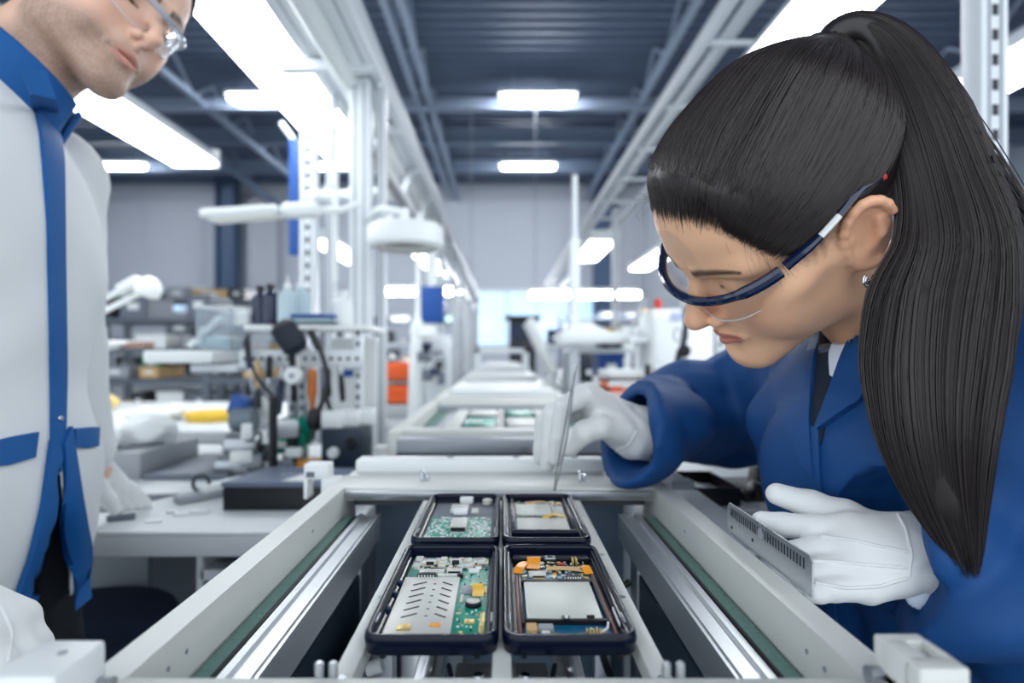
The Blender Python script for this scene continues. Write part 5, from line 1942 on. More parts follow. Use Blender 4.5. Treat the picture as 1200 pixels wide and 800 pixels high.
# near glove, hanging by the beam
GN = Vol((-0.50, 0.33, 0.83), (-0.31, 0.52, 1.03), 0.0028)
wn = Vector((-0.425, 0.420, 0.960))
root_ = [Vector((-0.372, 0.395, 0.925)), Vector((-0.366, 0.415, 0.928)), Vector((-0.364, 0.436, 0.928)), Vector((-0.368, 0.456, 0.926))]
for i, (q, r) in enumerate(zip(root_, (0.0105, 0.011, 0.0105, 0.0095))):
    GN.cone(wn, q, 0.028, 0.0145, 0.012)
    GN.chain([q, q + Vector((0.016, -0.002 * i + 0.003, -0.018)), q + Vector((0.016, 0.002, -0.040)), q + Vector((0.006, 0.004, -0.056))], [r * 1.2, r * 1.05, r, r * 0.85], 0.003)
GN.chain([wn + Vector((0.012, -0.012, -0.012)), Vector((-0.385, 0.375, 0.912)), Vector((-0.365, 0.372, 0.890)), Vector((-0.352, 0.380, 0.872))], [0.02, 0.0145, 0.0125, 0.0105], 0.006)
GN.cone(wn, wn + Vector((-0.035, 0, 0.01)), 0.029, 0.034, 0.012)
glove('glove', GN, MAN, seams=[[(2, 712), (14, 740), (10, 775)]])
# far glove resting on the bench
GF = Vol((-0.76, 0.93, 0.82), (-0.58, 1.16, 1.0), 0.0032)
wf = Vector((-0.69, 0.995, 0.945))
tt = P(128, 592, 1.075)
for i, off in enumerate((-0.018, -0.002, 0.014, 0.028)):
    q = Vector((-0.685 + off * 0.55, 1.02 + off * 0.75, 0.905))
    GF.cone(wf, q, 0.027, 0.0145, 0.012)
    GF.chain([q, q + Vector((0.014, 0.012, -0.018)), q + Vector((0.022, 0.025, -0.034)), q + Vector((0.030, 0.034, -0.050))], [0.0125, 0.0115, 0.0105, 0.009], 0.003)
GF.chain([wf + Vector((0.01, -0.01, -0.015)), Vector((-0.672, 0.995, 0.905)), Vector((-0.658, 1.0, 0.880)), Vector((-0.652, 1.008, 0.862))], [0.019, 0.014, 0.0125, 0.010], 0.006)
GF.cone(wf, wf + Vector((-0.003, -0.004, 0.04)), 0.029, 0.032, 0.012)
glove('glove', GF, MAN)
# face gear, hair
LENS_M = LENS
safety_glasses(MM, MAN, mat('clear_frame', (214, 224, 236), 0.08, trans=0.6, ior=1.2), mat('clear_frame', (214, 224, 236)))
eye = MB()
for s in (-1, 1):
    eye.lathe([(0.0125 * math.sin(a), 0.0125 * math.cos(a)) for a in np.linspace(0, math.pi, 12)], MM @ Matrix.Translation((s * 0.031, 0.0735, 0.0135)), 16)
eye.build('eyes', mat('eye_dark', (60, 46, 42), 0.15), MAN)
HM = Vol((-0.11, -0.13, -0.06), (0.11, 0.13, 0.17), 0.0035)
HM.ell((0, -0.006, 0.056), (0.0785, 0.0990, 0.0885))
HM.ell((0, -0.040, 0.020), (0.066, 0.060, 0.058), 0.03)
HM.ell((0, 0.040, 0.066), (0.066, 0.058, 0.060), 0.03)
HM.cut(lambda x, y, z: (np.interp(y, YH, [-0.06, -0.05, -0.04, -0.02, 0.03, 0.0, 0.03, 0.062, 0.082, 0.10, 0.2]) - z) * 0.75 + 0 * x)
HM.disp(lambda x, y, z: 0.001 * np.sin(400 * x + 300 * y) * np.sin(350 * z + 200 * y))
p_, f_ = HM.mesh()
me = np_mesh('hair', world_np(MM, p_), f_, HAIRM)
set_vcol(me, np.tile(np.array(srgb(52, 44, 44)[:3]), (len(p_), 1)))
mesh_obj('hair', me, MAN)
# ------------------------------------------------------------------ benches and what stands on them
BENCHTOP = mat('bench_laminate', (206, 210, 212), 0.45, noise=0.02, nscale=8)
BENCHEDGE = mat('bench_edge', (184, 188, 192), 0.5)


def at_z(px, py, z):
    """point of the horizontal plane z seen at (px, py)"""
    d = (CAMZ - z) * F / (py - CY)
    return P(px, py, d)


def bench(label, x0, x1, y0, y1, z, apron=0.04, shelf=None, group=None, under=True):
    t = thing('workbench', label, 'workbench', ((x0 + x1) / 2, (y0 + y1) / 2, 0), group)
    MB().m(BENCHTOP).span((x0, y0, z - 0.006), (x1, y1, z), 0.002).build('worktop', None, t)
    MB().m(BENCHEDGE).span((x0 + 0.002, y0 + 0.001, z - apron), (x1 - 0.002, y1 - 0.002, z - 0.006), 0.002).build('apron', None, t)
    for x in (x0 + 0.04, x1 - 0.04):
        for y in (y0 + 0.05, y1 - 0.05):
            MB().m(ALU_D).span((x - 0.02, y - 0.02, 0), (x + 0.02, y + 0.02, z - apron), 0.003).build('leg', None, t)
    if under:
        MB().m(MIDGREY).span((x0 + 0.04, (y0 + y1) / 2 - 0.15, 0.25), (x1 - 0.04, (y0 + y1) / 2 + 0.15, 0.27)).build('lower_shelf', None, t)
    if shelf:
        for x in (x0 + 0.05, x1 - 0.05):
            MB().m(WHITE_P).span((x - 0.018, y1 - 0.06, z), (x + 0.018, y1 - 0.03, shelf + 0.02), 0.003).build('upright', None, t)
        MB().m(WHITE_P).span((x0 + 0.03, y1 - 0.30, shelf), (x1 - 0.03, y1 - 0.03, shelf + 0.022), 0.003).build('upper_shelf', None, t)
    return t


bench('long pale grey bench behind the man in white', -1.5, -0.24, 0.95, 1.84, 0.842, 0.04, under=False)
bench('pale bench with a bright front edge under the shelving', -2.6, -0.84, 1.90, 3.0, 0.875, 0.05)
bench('white bench behind the woman\'s elbow with black trays', 0.268, 0.93, 0.82, 1.55, 0.912, 0.04)


def simple(name, label, cat, mb_, loc, group=None, kind=None):
    return tag(mb_.build(name, None, loc=tuple(loc)), label, cat, group, kind)


# side shelf of the right beam
simple('side_shelf', 'narrow white ledge along the right beam beyond the ruler', 'shelf',
       MB().m(WHITE_P).span((0.2085, 0.56, 0.938), (0.262, 0.80, 0.944), 0.001).span((0.2085, 0.56, 0.92), (0.214, 0.80, 0.938), 0.001), (0.23, 0.68, 0.92))

# pedestal under the left bench
pd = thing('drawer_unit', 'grey steel drawer unit under the bench behind the man', 'drawer unit', (-0.89, 1.45, 0))
MB().m(mat('unit_grey', (132, 140, 148), 0.5)).span((-1.05, 1.265, 0.02), (-0.735, 1.7, 0.79), 0.004).build('body', None, pd)
for k in range(3):
    dr = MB().m(mat('unit_front', (120, 128, 136), 0.5)).span((-1.045, 1.25, 0.08 + k * 0.24), (-0.74, 1.265, 0.29 + k * 0.24), 0.004).build('drawer', None, pd)
    MB().m(CHROME).bar((-0.95, 1.243, 0.24 + k * 0.24), (-0.83, 1.243, 0.24 + k * 0.24), 0.01, 0.012, 0.003).build('handle', None, dr)
pd = thing('parts_drawer_rack', 'open rack of dark and pale drawers under the bench beside the beam', 'rack', (-0.45, 1.3, 0))
MB().m(WHITE_P).span((-0.565, 1.12, 0.70), (-0.325, 1.6, 0.72)).span((-0.565, 1.58, 0.1), (-0.325, 1.6, 0.72)).span((-0.565, 1.12, 0.08), (-0.325, 1.6, 0.1)).span((-0.572, 1.12, 0.08), (-0.56, 1.6, 0.76)).span((-0.335, 1.12, 0.08), (-0.32, 1.6, 0.76)).build('carcass', None, pd)
for k, m_ in enumerate((DARK, GREY, DARK, GREY)):
    MB().m(m_).span((-0.55, 1.13, 0.13 + k * 0.14), (-0.345, 1.5, 0.23 + k * 0.14), 0.006).build('drawer', None, pd)
MB().m(NAVY).bar((-0.53, 1.15, 0.735), (-0.45, 1.30, 0.755), 0.08, 0.01).build('folder', None, pd)

# stool
st = thing('stool', 'round dark navy work stool half hidden behind the man\'s coat', 'stool', (-0.86, 0.84, 0))
st.location = (-0.755, 1.045, 0)
WORLD0[st] = Vector((-0.755, 1.045, 0))
MB().m(mat('navy_seat', (16, 30, 58), 0.7, bump=0.2)).lathe([(0, 0.60), (0.10, 0.60), (0.165, 0.612), (0.178, 0.635), (0.165, 0.655), (0.08, 0.662), (0, 0.660)], Matrix.Translation((-0.755, 1.045, 0.0)), 40).build('seat', None, st)
MB().m(CHROME).cyl((-0.755, 1.045, 0.06), (-0.755, 1.045, 0.60), 0.022, seg=18).build('column', None, st)
for k in range(5):
    a = k * 2 * math.pi / 5 + 0.3
    e = Vector((-0.755 + 0.17 * math.cos(a), 1.045 + 0.17 * math.sin(a), 0.05))
    lg = MB().m(BLACK).bar((-0.755, 1.045, 0.075), e, 0.03, 0.02, 0.004).build('leg', None, st)
    MB().m(BLACK).cyl(e + Vector((0, -0.012, -0.025)), e + Vector((0, 0.012, -0.025)), 0.024, seg=16, bev=0.004).build('caster', None, lg)

# --- on the left bench
ZT = 0.842
bx = thing('storage_box', 'black box with grey lid and white slip on the bench beside the left beam', 'box', (-0.42, 1.12, ZT))
MB().m(BLACK).prism([(-0.503, 1.078), (-0.282, 1.078), (-0.272, 1.20), (-0.475, 1.22)], ZT, ZT + 0.043, None, 0.003).build('body', None, bx)
MB().m(mat('lid_blue_grey', (96, 108, 130), 0.35)).prism([(-0.505, 1.075), (-0.28, 1.075), (-0.27, 1.203), (-0.477, 1.223)], ZT + 0.043, ZT + 0.052, None, 0.002).build('lid', None, bx)
MB().m(WHITE).prism([(-0.40, 1.085), (-0.352, 1.08), (-0.345, 1.16), (-0.37, 1.165)], ZT + 0.052, ZT + 0.0526).build('paper_slip', None, bx)

rn = random.Random(4)


def bit(px, py, w, l, h, a, m_, name, label, cat, group=None):
    c = at_z(px, py, ZT)
    M = Matrix.Translation(c + Vector((0, 0, h / 2))) @ rotz(a)
    q = MB().m(m_)
    q.box((0, 0, 0), (w, l, h), min(w, l, h) * 0.3)
    q.xf(M)
    return simple(name, label, cat, q, c, group)


bit(142, 610, 0.042, 0.010, 0.012, 0.45, MIDGREY, 'eraser_pen', 'short grey pen lying nearest the man on the bench', 'pen')
bit(168, 596, 0.030, 0.012, 0.006, 0.5, WHITE, 'plastic_clip', 'white clip on the bench nearest the far glove', 'clip')
bit(180, 612, 0.026, 0.012, 0.004, 0.35, WHITE, 'plastic_clip', 'white clip on the bench nearest the front edge', 'clip')
bit(201, 601, 0.016, 0.012, 0.005, 0.2, WHITE, 'plastic_clip', 'small square white clip in the middle of the bench clips', 'clip')
bit(212, 604, 0.022, 0.012, 0.005, 0.3, WHITE, 'plastic_clip', 'oblong white clip touching the small square one', 'clip')
bit(234, 601, 0.030, 0.012, 0.005, 0.1, WHITE, 'plastic_clip', 'long white clip closest to the black box', 'clip')
# tape cutter
c = at_z(240, 586, ZT)
q = MB().m(GREY).bar(c + Vector((-0.04, -0.03, 0.008)), c + Vector((0.035, 0.06, 0.008)), 0.03, 0.015, 0.004)
q.m(WHITE).bar(c + Vector((-0.01, 0.0, 0.02)), c + Vector((0.045, 0.065, 0.026)), 0.024, 0.016, 0.005)
q.m(DARK).tube([c + Vector((-0.012 + 0.016 * math.cos(a), 0.01, 0.03 + 0.016 * math.sin(a))) for a in np.linspace(0, 2 * math.pi, 18, endpoint=False)], 0.0035, 8, closed=True)
simple('tape_cutter', 'grey and white tape cutter on the bench left of the black box', 'tape cutter', q, c)
# paper and cloths
c = at_z(230, 545, ZT)
simple('paper_sheet', 'white paper slip behind the tape cutter on the bench', 'paper', MB().m(WHITE).prism([(c.x - 0.06, c.y - 0.03), (c.x + 0.03, c.y - 0.05), (c.x + 0.07, c.y + 0.05), (c.x - 0.01, c.y + 0.07)], ZT, ZT + 0.004), c)
c = at_z(150, 592, ZT)
simple('work_mat', 'dark mat under the man\'s far glove', 'mat', MB().m(NAVY).prism([(c.x - 0.13, c.y - 0.05), (c.x - 0.01, c.y - 0.05), (c.x + 0.05, c.y + 0.085), (c.x - 0.12, c.y + 0.07)], ZT, ZT + 0.002), c)
# tray with white bags near the man
c = at_z(128, 562, ZT)
tr = thing('parts_tray', 'grey tray piled with crumpled white bags behind the man\'s pocket', 'tray', (c.x, c.y + 0.1, ZT))
MB().m(mat('tray_grey', (150, 154, 160), 0.5)).box((c.x - 0.03, c.y + 0.13, ZT + 0.03), (0.20, 0.26, 0.06), 0.006).build('body', None, tr)


def crumple(c, r, seed, h=0.006):
    V = Vol([c[i] - r[i] - 0.02 for i in range(3)], [c[i] + r[i] + 0.02 for i in range(3)], h)
    V.ell(c, r)
    V.disp(lambda x, y, z: 0.16 * min(r) * (np.sin(60 * x + seed) * np.sin(47 * y + 2 * seed) + np.abs(np.sin(70 * z + 40 * x + seed)) + 0.6 * np.sin(90 * y - 60 * z)))
    return V.mesh()


for k, (dx, dy, dz) in enumerate(((-0.05, 0.08, 0.085), (0.01, 0.14, 0.085), (-0.03, 0.2, 0.095))):
    p_, f_ = crumple((c.x + dx, c.y + dy, ZT + dz), (0.06, 0.06, 0.035), k * 1.3)
    mesh_obj('plastic_bag', np_mesh('plastic_bag', p_, f_, WHITE), tr)
for k, (px, py, lab) in enumerate(((172, 497, 'crumpled white cloth on the far bench left of the yellow tray, larger one'), (201, 492, 'crumpled white cloth touching the yellow tray on the far bench'))):
    c = at_z(px, py, 0.875)
    p_, f_ = crumple((c.x, c.y, 0.905), (0.075 if k == 0 else 0.05, 0.07, 0.03), 3 + k, 0.009)
    o = mesh_obj('wiping_cloth', np_mesh('wiping_cloth', p_, f_, WHITE), None, c)
    tag(o, lab, 'cloth')
c = at_z(243, 494, 0.875)
simple('shallow_tray', 'shallow yellow tray on the far bench', 'tray', MB().m(YELLOW).lathe([(0, 0.004), (0.085, 0.004), (0.10, 0.03), (0.104, 0.03), (0.09, 0.0), (0, 0.0)], Matrix.Translation((c.x, c.y + 0.05, 0.875)), 30), c)

# --- test rig with rolls and boards at the back of the left bench
rg = thing('test_rig', 'cluttered bench fixture with silver rolls and green boards under the tool rail', 'test fixture', (-0.66, 1.45, ZT))
MB().m(MIDGREY).span((-0.80, 1.33, ZT), (-0.61, 1.60, ZT + 0.015), 0.003).build('base_plate', None, rg)
for (px, py, d, r, m_) in ((285, 522, 1.42, 0.035, STEEL), (300, 508, 1.48, 0.026, ALU), (272, 545, 1.36, 0.022, STEEL)):
    q = P(px, py, d)
    MB().m(m_).cyl(q + Vector((-0.035, 0, 0)), q + Vector((0.045, 0, 0)), r, seg=22, bev=0.004).m(DARK).cyl(q + Vector((-0.04, 0, 0)), q + Vector((0.05, 0, 0)), r * 0.45, seg=14).build('roll', None, rg)
    MB().m(MIDGREY).span((q.x - 0.005, q.y - 0.006, ZT), (q.x + 0.005, q.y + 0.006, q.z), 0.001).build('bracket', None, rg)
for (px, py, d, w, h_) in ((335, 520, 1.43, 0.09, 0.05), (352, 505, 1.46, 0.05, 0.07)):
    q = P(px, py, d)
    MB().m(PCB).box((q.x, q.y, q.z), (w, 0.006, h_), 0.001, M=Matrix.Rotation(0.3, 4, 'X')).m(SOLDER).box((q.x - 0.01, q.y - 0.008, q.z), (w * 0.4, 0.01, h_ * 0.3), 0.001).build('circuit_board', None, rg)
for i in range(16):
    q = P(rn.uniform(272, 345), rn.uniform(500, 552), rn.uniform(1.33, 1.46))
    q.z = max(q.z, ZT + 0.02)
    m_ = rn.choice([STEEL, WHITE, DARK, GREY, MIDGREY, ALU])
    MB().m(m_).box(q, (rn.uniform(0.02, 0.06), rn.uniform(0.02, 0.05), rn.uniform(0.02, 0.05)), 0.004, M=rotz(rn.uniform(0, 1))).build('module', None, rg)
p_, f_ = crumple(tuple(P(305, 495, 1.56)), (0.05, 0.04, 0.07), 9)
mesh_obj('wipe_roll', np_mesh('wipe_roll', p_, f_, WHITE), rg)
MB().m(BLUE).box(P(283, 475, 1.5), (0.045, 0.05, 0.05), 0.004, M=Matrix.Rotation(0.35, 4, 'Y')).build('blue_label', None, rg)
MB().m(mat('spool_grey', (108, 122, 130), 0.4)).cyl(P(272, 492, 1.46), P(300, 490, 1.46), 0.028, seg=20, bev=0.004).build('spool', None, rg)

c = P(364, 541, 1.42)
simple('jar_lid', 'orange round lid on the bench in front of the black supply unit', 'lid', MB().m(mat('orange_lid', (232, 160, 80), 0.5)).lathe([(0, 0), (0.034, 0), (0.034, 0.012), (0.03, 0.016), (0, 0.016)], Matrix.Translation((c.x, c.y, c.z - 0.01)), 26).m(DARK).cyl((c.x, c.y, ZT), (c.x, c.y, c.z - 0.01), 0.03, seg=20), (c.x, c.y, ZT))
su = thing('power_supply', 'black bench supply unit with knobs beside the gantry post', 'power supply', (-0.375, 1.52, ZT))
q = P(402, 526, 1.38)
MB().m(mat('unit_blue_black', (28, 44, 62), 0.45)).span((q.x - 0.052, 1.38, ZT), (q.x + 0.042, 1.505, ZT + 0.108), 0.006).build('body', None, su)
for dx, dz in ((-0.02, 0.06), (0.022, 0.085)):
    MB().m(WHITE if dx < 0 else BLACK).cyl((q.x + dx, 1.362, ZT + dz * 0.9), (q.x + dx, 1.38, ZT + dz * 0.9), 0.013, seg=18, bev=0.003).build('knob', None, su)
MB().m(mat('teal_tray', (44, 92, 110), 0.5)).span((q.x - 0.065, 1.30, ZT), (q.x + 0.045, 1.375, ZT + 0.02), 0.003).build('front_tray', None, su)
for k in range(3):
    MB().m(WHITE).box((q.x - 0.03 + k * 0.03, 1.41 + 0.03 * k, ZT + 0.127), (0.05, 0.04, 0.04), 0.005).build('terminal', None, su)
MB().m(BLACK).tube(smooth_path([P(378, 455, 1.45), P(392, 490, 1.44), P(412, 520, 1.42), P(418, 548, 1.40)], 16), 0.006).build('cable', None, su)

# --- tool rail and shelf above it
DS = 1.5
tr = thing('tool_rail', 'white perforated tool rail with a shelf above the left bench', 'tool rail', (-0.5, DS, ZT))
a, b = P(285, 381, DS), P(430, 381, DS)
MB().m(WHITE).span((a.x, DS + 0.0, a.z - 0.012), (b.x, DS + 0.22, a.z), 0.002).build('shelf_board', None, tr)
r0, r1 = P(282, 420, DS), P(425, 420, DS)
q = MB().m(WHITE_P).span((r0.x, DS - 0.01, r0.z - 0.022), (r1.x, DS + 0.01, r0.z + 0.022), 0.002)
q.m(DARK)
for k in range(14):
    xx = r0.x + 0.015 + k * 0.0215
    q.cyl((xx, DS - 0.0112, r0.z), (xx, DS - 0.009, r0.z), 0.005, seg=10)
q.build('rail', None, tr)
for px in (340, 352, 418):
    p0 = P(px, 381, DS)
    q = MB().m(STEEL if px != 418 else WHITE_P).span((p0.x - 0.012, DS + 0.012, ZT), (p0.x + 0.012, DS + 0.03, p0.z), 0.002).m(DARK)
    for k in range(12):
        q.span((p0.x - 0.004, DS + 0.0105, ZT + 0.03 + k * 0.027), (p0.x + 0.004, DS + 0.0125, ZT + 0.042 + k * 0.027))
    q.build('upright', None, tr)
# clear bin and trays reaching left from the rail
cb = thing('clear_bin', 'clear acrylic bin on a white tray reaching left from the tool rail', 'bin', tuple(P(270, 410, 1.55)))


def open_box(m_, x0, x1, y0, y1, z0, z1, t=0.003, q=None):
    q = q or MB()
    q.m(m_)
    q.span((x0, y0, z0), (x1, y1, z0 + t)).span((x0, y0, z0), (x0 + t, y1, z1)).span((x1 - t, y0, z0), (x1, y1, z1)).span((x0, y0, z0), (x1, y0 + t, z1)).span((x0, y1 - t, z0), (x1, y1, z1))
    return q


a, b = P(240, 410, 1.6), P(281, 352, 1.6)
open_box(CLEAR, a.x, b.x, 1.55, 1.80, a.z, b.z - 0.02).build('bin', None, cb)
rr = [(a.x - 0.002, 1.548), (b.x + 0.002, 1.548), (b.x + 0.002, 1.802), (a.x - 0.002, 1.802)]
MB().m(WHITE).tube([(x, y, b.z - 0.02) for x, y in rr], 0.0035, 6, closed=True).build('rim', None, cb)
a, b = P(206, 412, 1.6), P(281, 424, 1.6)
MB().m(WHITE).span((a.x, 1.45, b.z), (b.x, 1.85, a.z + 0.003), 0.006).build('tray', None, cb)
MB().m(WHITE).bar(P(222, 406, 1.6), P(258, 372, 1.6), 0.02, 0.012, 0.003).build('stay', None, cb)
a = P(234, 426, 1.55)
MB().m(WHITE_P).span((a.x, 1.5, a.z - 0.02), (a.x + 0.12, 1.75, a.z), 0.004).build('lower_tray', None, cb)
MB().m(FROST).box(P(260, 402, 1.65), (0.07, 0.1, 0.035), 0.008).build('carton', None, cb)


# hanging tools
def tool(kind, px, y0, y1, col, label, d=1.47, tilt=0.0, w=0.009):
    a, b = P(px, y0, d), P(px + tilt, y1, d)
    t = thing('hand_tool', label, 'tool', tuple(a), 'tools hanging on the rail')
    L = (b - a).length
    M = frame_from(a, b)
    if kind == 'driver':
        MB().m(col).lathe([(0, 0), (w * 0.7, 0.002), (w, 0.012), (w * 0.85, L * 0.28), (w, L * 0.42), (w * 0.7, L * 0.5), (0, L * 0.5)], M, 16).build('handle', None, t)
        MB().m(CHROME).lathe([(0, L * 0.49), (w * 0.32, L * 0.5), (w * 0.28, L * 0.97), (0, L)], M, 10).build('shaft', None, t)
    elif kind == 'pliers':
        for s in (-1, 1):
            pts = [M @ Vector((s * w * k, 0, L * f)) for k, f in ((0.3, 0.30), (1.0, 0.45), (1.5, 0.65), (1.2, 0.85), (0.9, 1.0))]
            MB().m(col).tube(smooth_path(pts, 12), [w * 0.5] * 12, 8).build('grip', None, t)
        MB().m(STEEL).lathe([(0, 0), (w * 0.3, 0.005), (w * 0.9, L * 0.22), (w * 0.8, L * 0.34), (0, L * 0.36)], M, 12).build('jaw', None, t)
    elif kind == 'pneumatic':
        MB().m(col).lathe([(0, 0), (w * 0.8, 0), (w, L * 0.1), (w, L * 0.55), (w * 0.7, L * 0.65), (w * 0.5, L * 0.95), (0, L)], M, 18).build('body', None, t)
        MB().m(CHROME).lathe([(0, L * 0.95), (w * 0.35, L * 0.95), (w * 0.25, L * 1.15), (0, L * 1.17)], M, 12).build('bit', None, t)
    elif kind == 'brush':
        MB().m(col).lathe([(0, 0), (w * 0.5, 0.004), (w * 0.7, L * 0.3), (w * 0.45, L * 0.6), (0, L * 0.6)], M, 12).build('handle', None, t)
        MB().m(DARK).lathe([(w * 0.3, L * 0.58), (w * 0.9, L * 0.7), (w * 1.1, L), (0, L)], M, 12).build('bristles', None, t)
    return t


tool('driver', 289, 396, 468, NAVY, 'navy-handled driver hanging first from the left on the tool rail', tilt=8)
tool('brush', 302, 420, 478, TAN, 'tan wooden brush hanging second from the left on the tool rail')
tool('driver', 316, 416, 470, DARK, 'dark driver hanging left of the steel upright', tilt=-2)
tool('pliers', 332, 424, 486, NAVY, 'navy pliers hanging in front of the steel uprights', tilt=-6)
tool('driver', 346, 415, 470, WHITE, 'white-handled driver among the hanging tools', tilt=2)
tool('pneumatic', 366, 432, 486, mat('burnt_orange', (206, 116, 52), 0.5), 'burnt-orange air driver hanging right of the uprights', w=0.011)
tool('driver', 383, 430, 500, BLACK, 'black driver hanging right of the orange air driver', tilt=4)
tool('pliers', 398, 424, 470, BLACK, 'black pliers hanging at the right end of the tool rail', tilt=4)
# foam mallet and others
a, b = P(328, 378, 1.44), P(350, 412, 1.44)
t = thing('mallet', 'dark padded mallet head slanting across the tool shelf', 'mallet', tuple(a))
MB().m(mat('mallet_rubber', (26, 34, 48), 0.6)).cyl(a, b, 0.031, seg=22, bev=0.012).build('head', None, t)
MB().m(BLACK).cyl(b.lerp(a, 0.4), P(345, 470, 1.46), 0.008, seg=12).build('handle', None, t)
c = P(343, 440, 1.43)
simple('cable_reel', 'small white reel hanging among the tools', 'reel', MB().m(WHITE).cyl(c + Vector((0, -0.008, 0)), c + Vector((0, 0.02, 0)), 0.021, seg=24, bev=0.004).m(GREY).cyl(c + Vector((0, -0.0095, 0)), c + Vector((0, -0.007, 0)), 0.007, seg=14), c)
t = thing('air_hose', 'black hose with a bulb handle hanging right of the tools', 'hose', tuple(P(378, 400, 1.44)))
MB().m(BLACK).tube(smooth_path([P(366, 388, 1.44), P(374, 405, 1.44), P(383, 440, 1.43), P(378, 470, 1.42), P(369, 490, 1.42), P(366, 515, 1.40)], 26), 0.0065, 8).build('hose', None, t)
MB().m(BLACK).cyl(P(364, 386, 1.44), P(374, 410, 1.44), 0.009, seg=14, bev=0.004).build('nozzle', None, t)
MB().m(BLACK).lathe([(0, -0.03), (0.015, -0.02), (0.02, 0), (0.013, 0.025), (0, 0.03)], Matrix.Translation(P(369, 492, 1.42)), 18).build('bulb', None, t)
t = thing('probe_lamp', 'thin black upright probe on a round foot beside the rolls', 'probe', tuple(at_z(320, 567, ZT)))
c = at_z(320, 567, ZT)
MB().m(BLACK).lathe([(0, 0), (0.028, 0), (0.026, 0.012), (0.01, 0.02), (0.0085, 0.19), (0, 0.195)], Matrix.Translation(c), 18).build('stem', None, t)
MB().m(BLACK).tube(smooth_path([c + Vector((0, 0, 0.19)), P(300, 440, 1.29), P(289, 405, 1.29), P(292, 392, 1.29)], 14), 0.004, 8).build('gooseneck', None, t)


def bottle(label, px, py, d, r, h, m_, capm, kind='plain', group=None):
    b = P(px, py, d)
    t = thing('bottle', label, 'bottle', tuple(b), group)
    M = Matrix.Translation(b)
    MB().m(m_).lathe([(0, 0), (r * 0.95, 0), (r, 0.006), (r, h * 0.66), (r * 0.8, h * 0.76), (r * 0.38, h * 0.82), (r * 0.38, h * 0.88), (0, h * 0.88)], M, 24).build('body', None, t)
    if kind == 'spray':
        MB().m(capm).lathe([(0, h * 0.87), (r * 0.45, h * 0.87), (r * 0.42, h * 0.96), (r * 0.15, h * 0.98), (r * 0.06, h * 1.18), (0, h * 1.18)], M, 16).build('nozzle', None, t)
    else:
        MB().m(capm).lathe([(0, h * 0.86), (r * 0.48, h * 0.86), (r * 0.48, h * 0.99), (r * 0.4, h), (0, h)], M, 18).build('cap', None, t)
    return t


DKB = mat('dark_blue_glass', (20, 36, 66), 0.15, coat=0.4)
bottle('dark blue bottle on the tool shelf, left one of two', 305, 380, 1.62, 0.022, 0.105, DKB, BLACK)
bottle('dark blue bottle on the tool shelf, next to the spray bottle', 317, 380, 1.60, 0.023, 0.108, DKB, BLACK)
bottle('translucent dropper bottle on the tool shelf with a thin nozzle', 337, 380, 1.58, 0.026, 0.11, FROST, WHITE, 'spray')
bottle('squat translucent bottle right of the thin-nozzle one', 352, 380, 1.62, 0.028, 0.115, FROST, WHITE, 'spray')
bottle('white plastic bottle standing at the right end of the tool shelf', 402, 381, 1.58, 0.028, 0.09, WHITE, WHITE)
bottle('small white jar left of the dark blue bottles', 284, 381, 1.6, 0.022, 0.05, WHITE, WHITE)
c = P(373, 380, 1.56)
simple('parts_tray', 'blue lidded tray on the tool shelf', 'tray', open_box(FROST, c.x - 0.05, c.x + 0.05, 1.51, 1.62, c.z + 0.001, c.z + 0.014).m(BLUE).span((c.x - 0.055, 1.505, c.z + 0.014), (c.x + 0.05, 1.62, c.z + 0.024), 0.003), c)
t = thing('white_panel', 'upright white panel with a yellow and a blue label right of the tools', 'panel', tuple(P(418, 505, 1.75)))
a, b = P(388, 505, 1.75), P(441, 395, 1.75)
MB().m(WHITE).span((a.x, 1.75, ZT), (b.x, 1.77, b.z), 0.004).build('board', None, t)
a, b = P(404, 428, 1.75), P(420, 418, 1.75)
MB().m(YELLOW).span((a.x, 1.745, a.z), (b.x, 1.752, b.z)).build('yellow_label', None, t)
a, b = P(398, 441, 1.75), P(418, 433, 1.75)
MB().m(BLUE).span((a.x, 1.745, a.z), (b.x, 1.752, b.z)).build('blue_label', None, t)

# --- lamps
t = thing('magnifier_lamp', 'round white magnifier lamp on an arm beside the gantry post', 'lamp', tuple(P(475, 275, 2.0)))
c = P(475, 277, 2.0)
MB().m(WHITE).lathe([(0.098, -0.040), (0.118, -0.040), (0.127, -0.03), (0.127, 0.022), (0.118, 0.036), (0.06, 0.045), (0, 0.047)], Matrix.Translation(c), 44).m(RINGLAMP).lathe([(0.075, -0.030), (0.10, -0.036), (0.10, -0.028), (0.075, -0.022), (0.075, -0.030)], Matrix.Translation(c), 40).build('head', None, t)
MB().m(CLEAR).lathe([(0, -0.032), (0.05, -0.026), (0.076, -0.018), (0.05, -0.012), (0, -0.008)], Matrix.Translation(c), 32).build('lens', None, t)
MB().m(WHITE).cyl(c + Vector((0, 0, 0.04)), c + Vector((0, 0, 0.095)), 0.017, 0.012, 18, 0.004).build('knob', None, t)
for s in (-1, 1):
    MB().m(WHITE).cyl(c + Vector((0.05 * s, 0, 0.045)), c + Vector((0.05 * s, 0, 0.075)), 0.010, seg=12, bev=0.003).build('screw', None, t)
MB().m(WHITE).tube(smooth_path([c + Vector((0, 0, 0.08)), c + Vector((-0.09, 0.03, 0.10)), Vector((-0.48, 2.16, c.z + 0.09))], 10), 0.011, 10).build('arm', None, t)

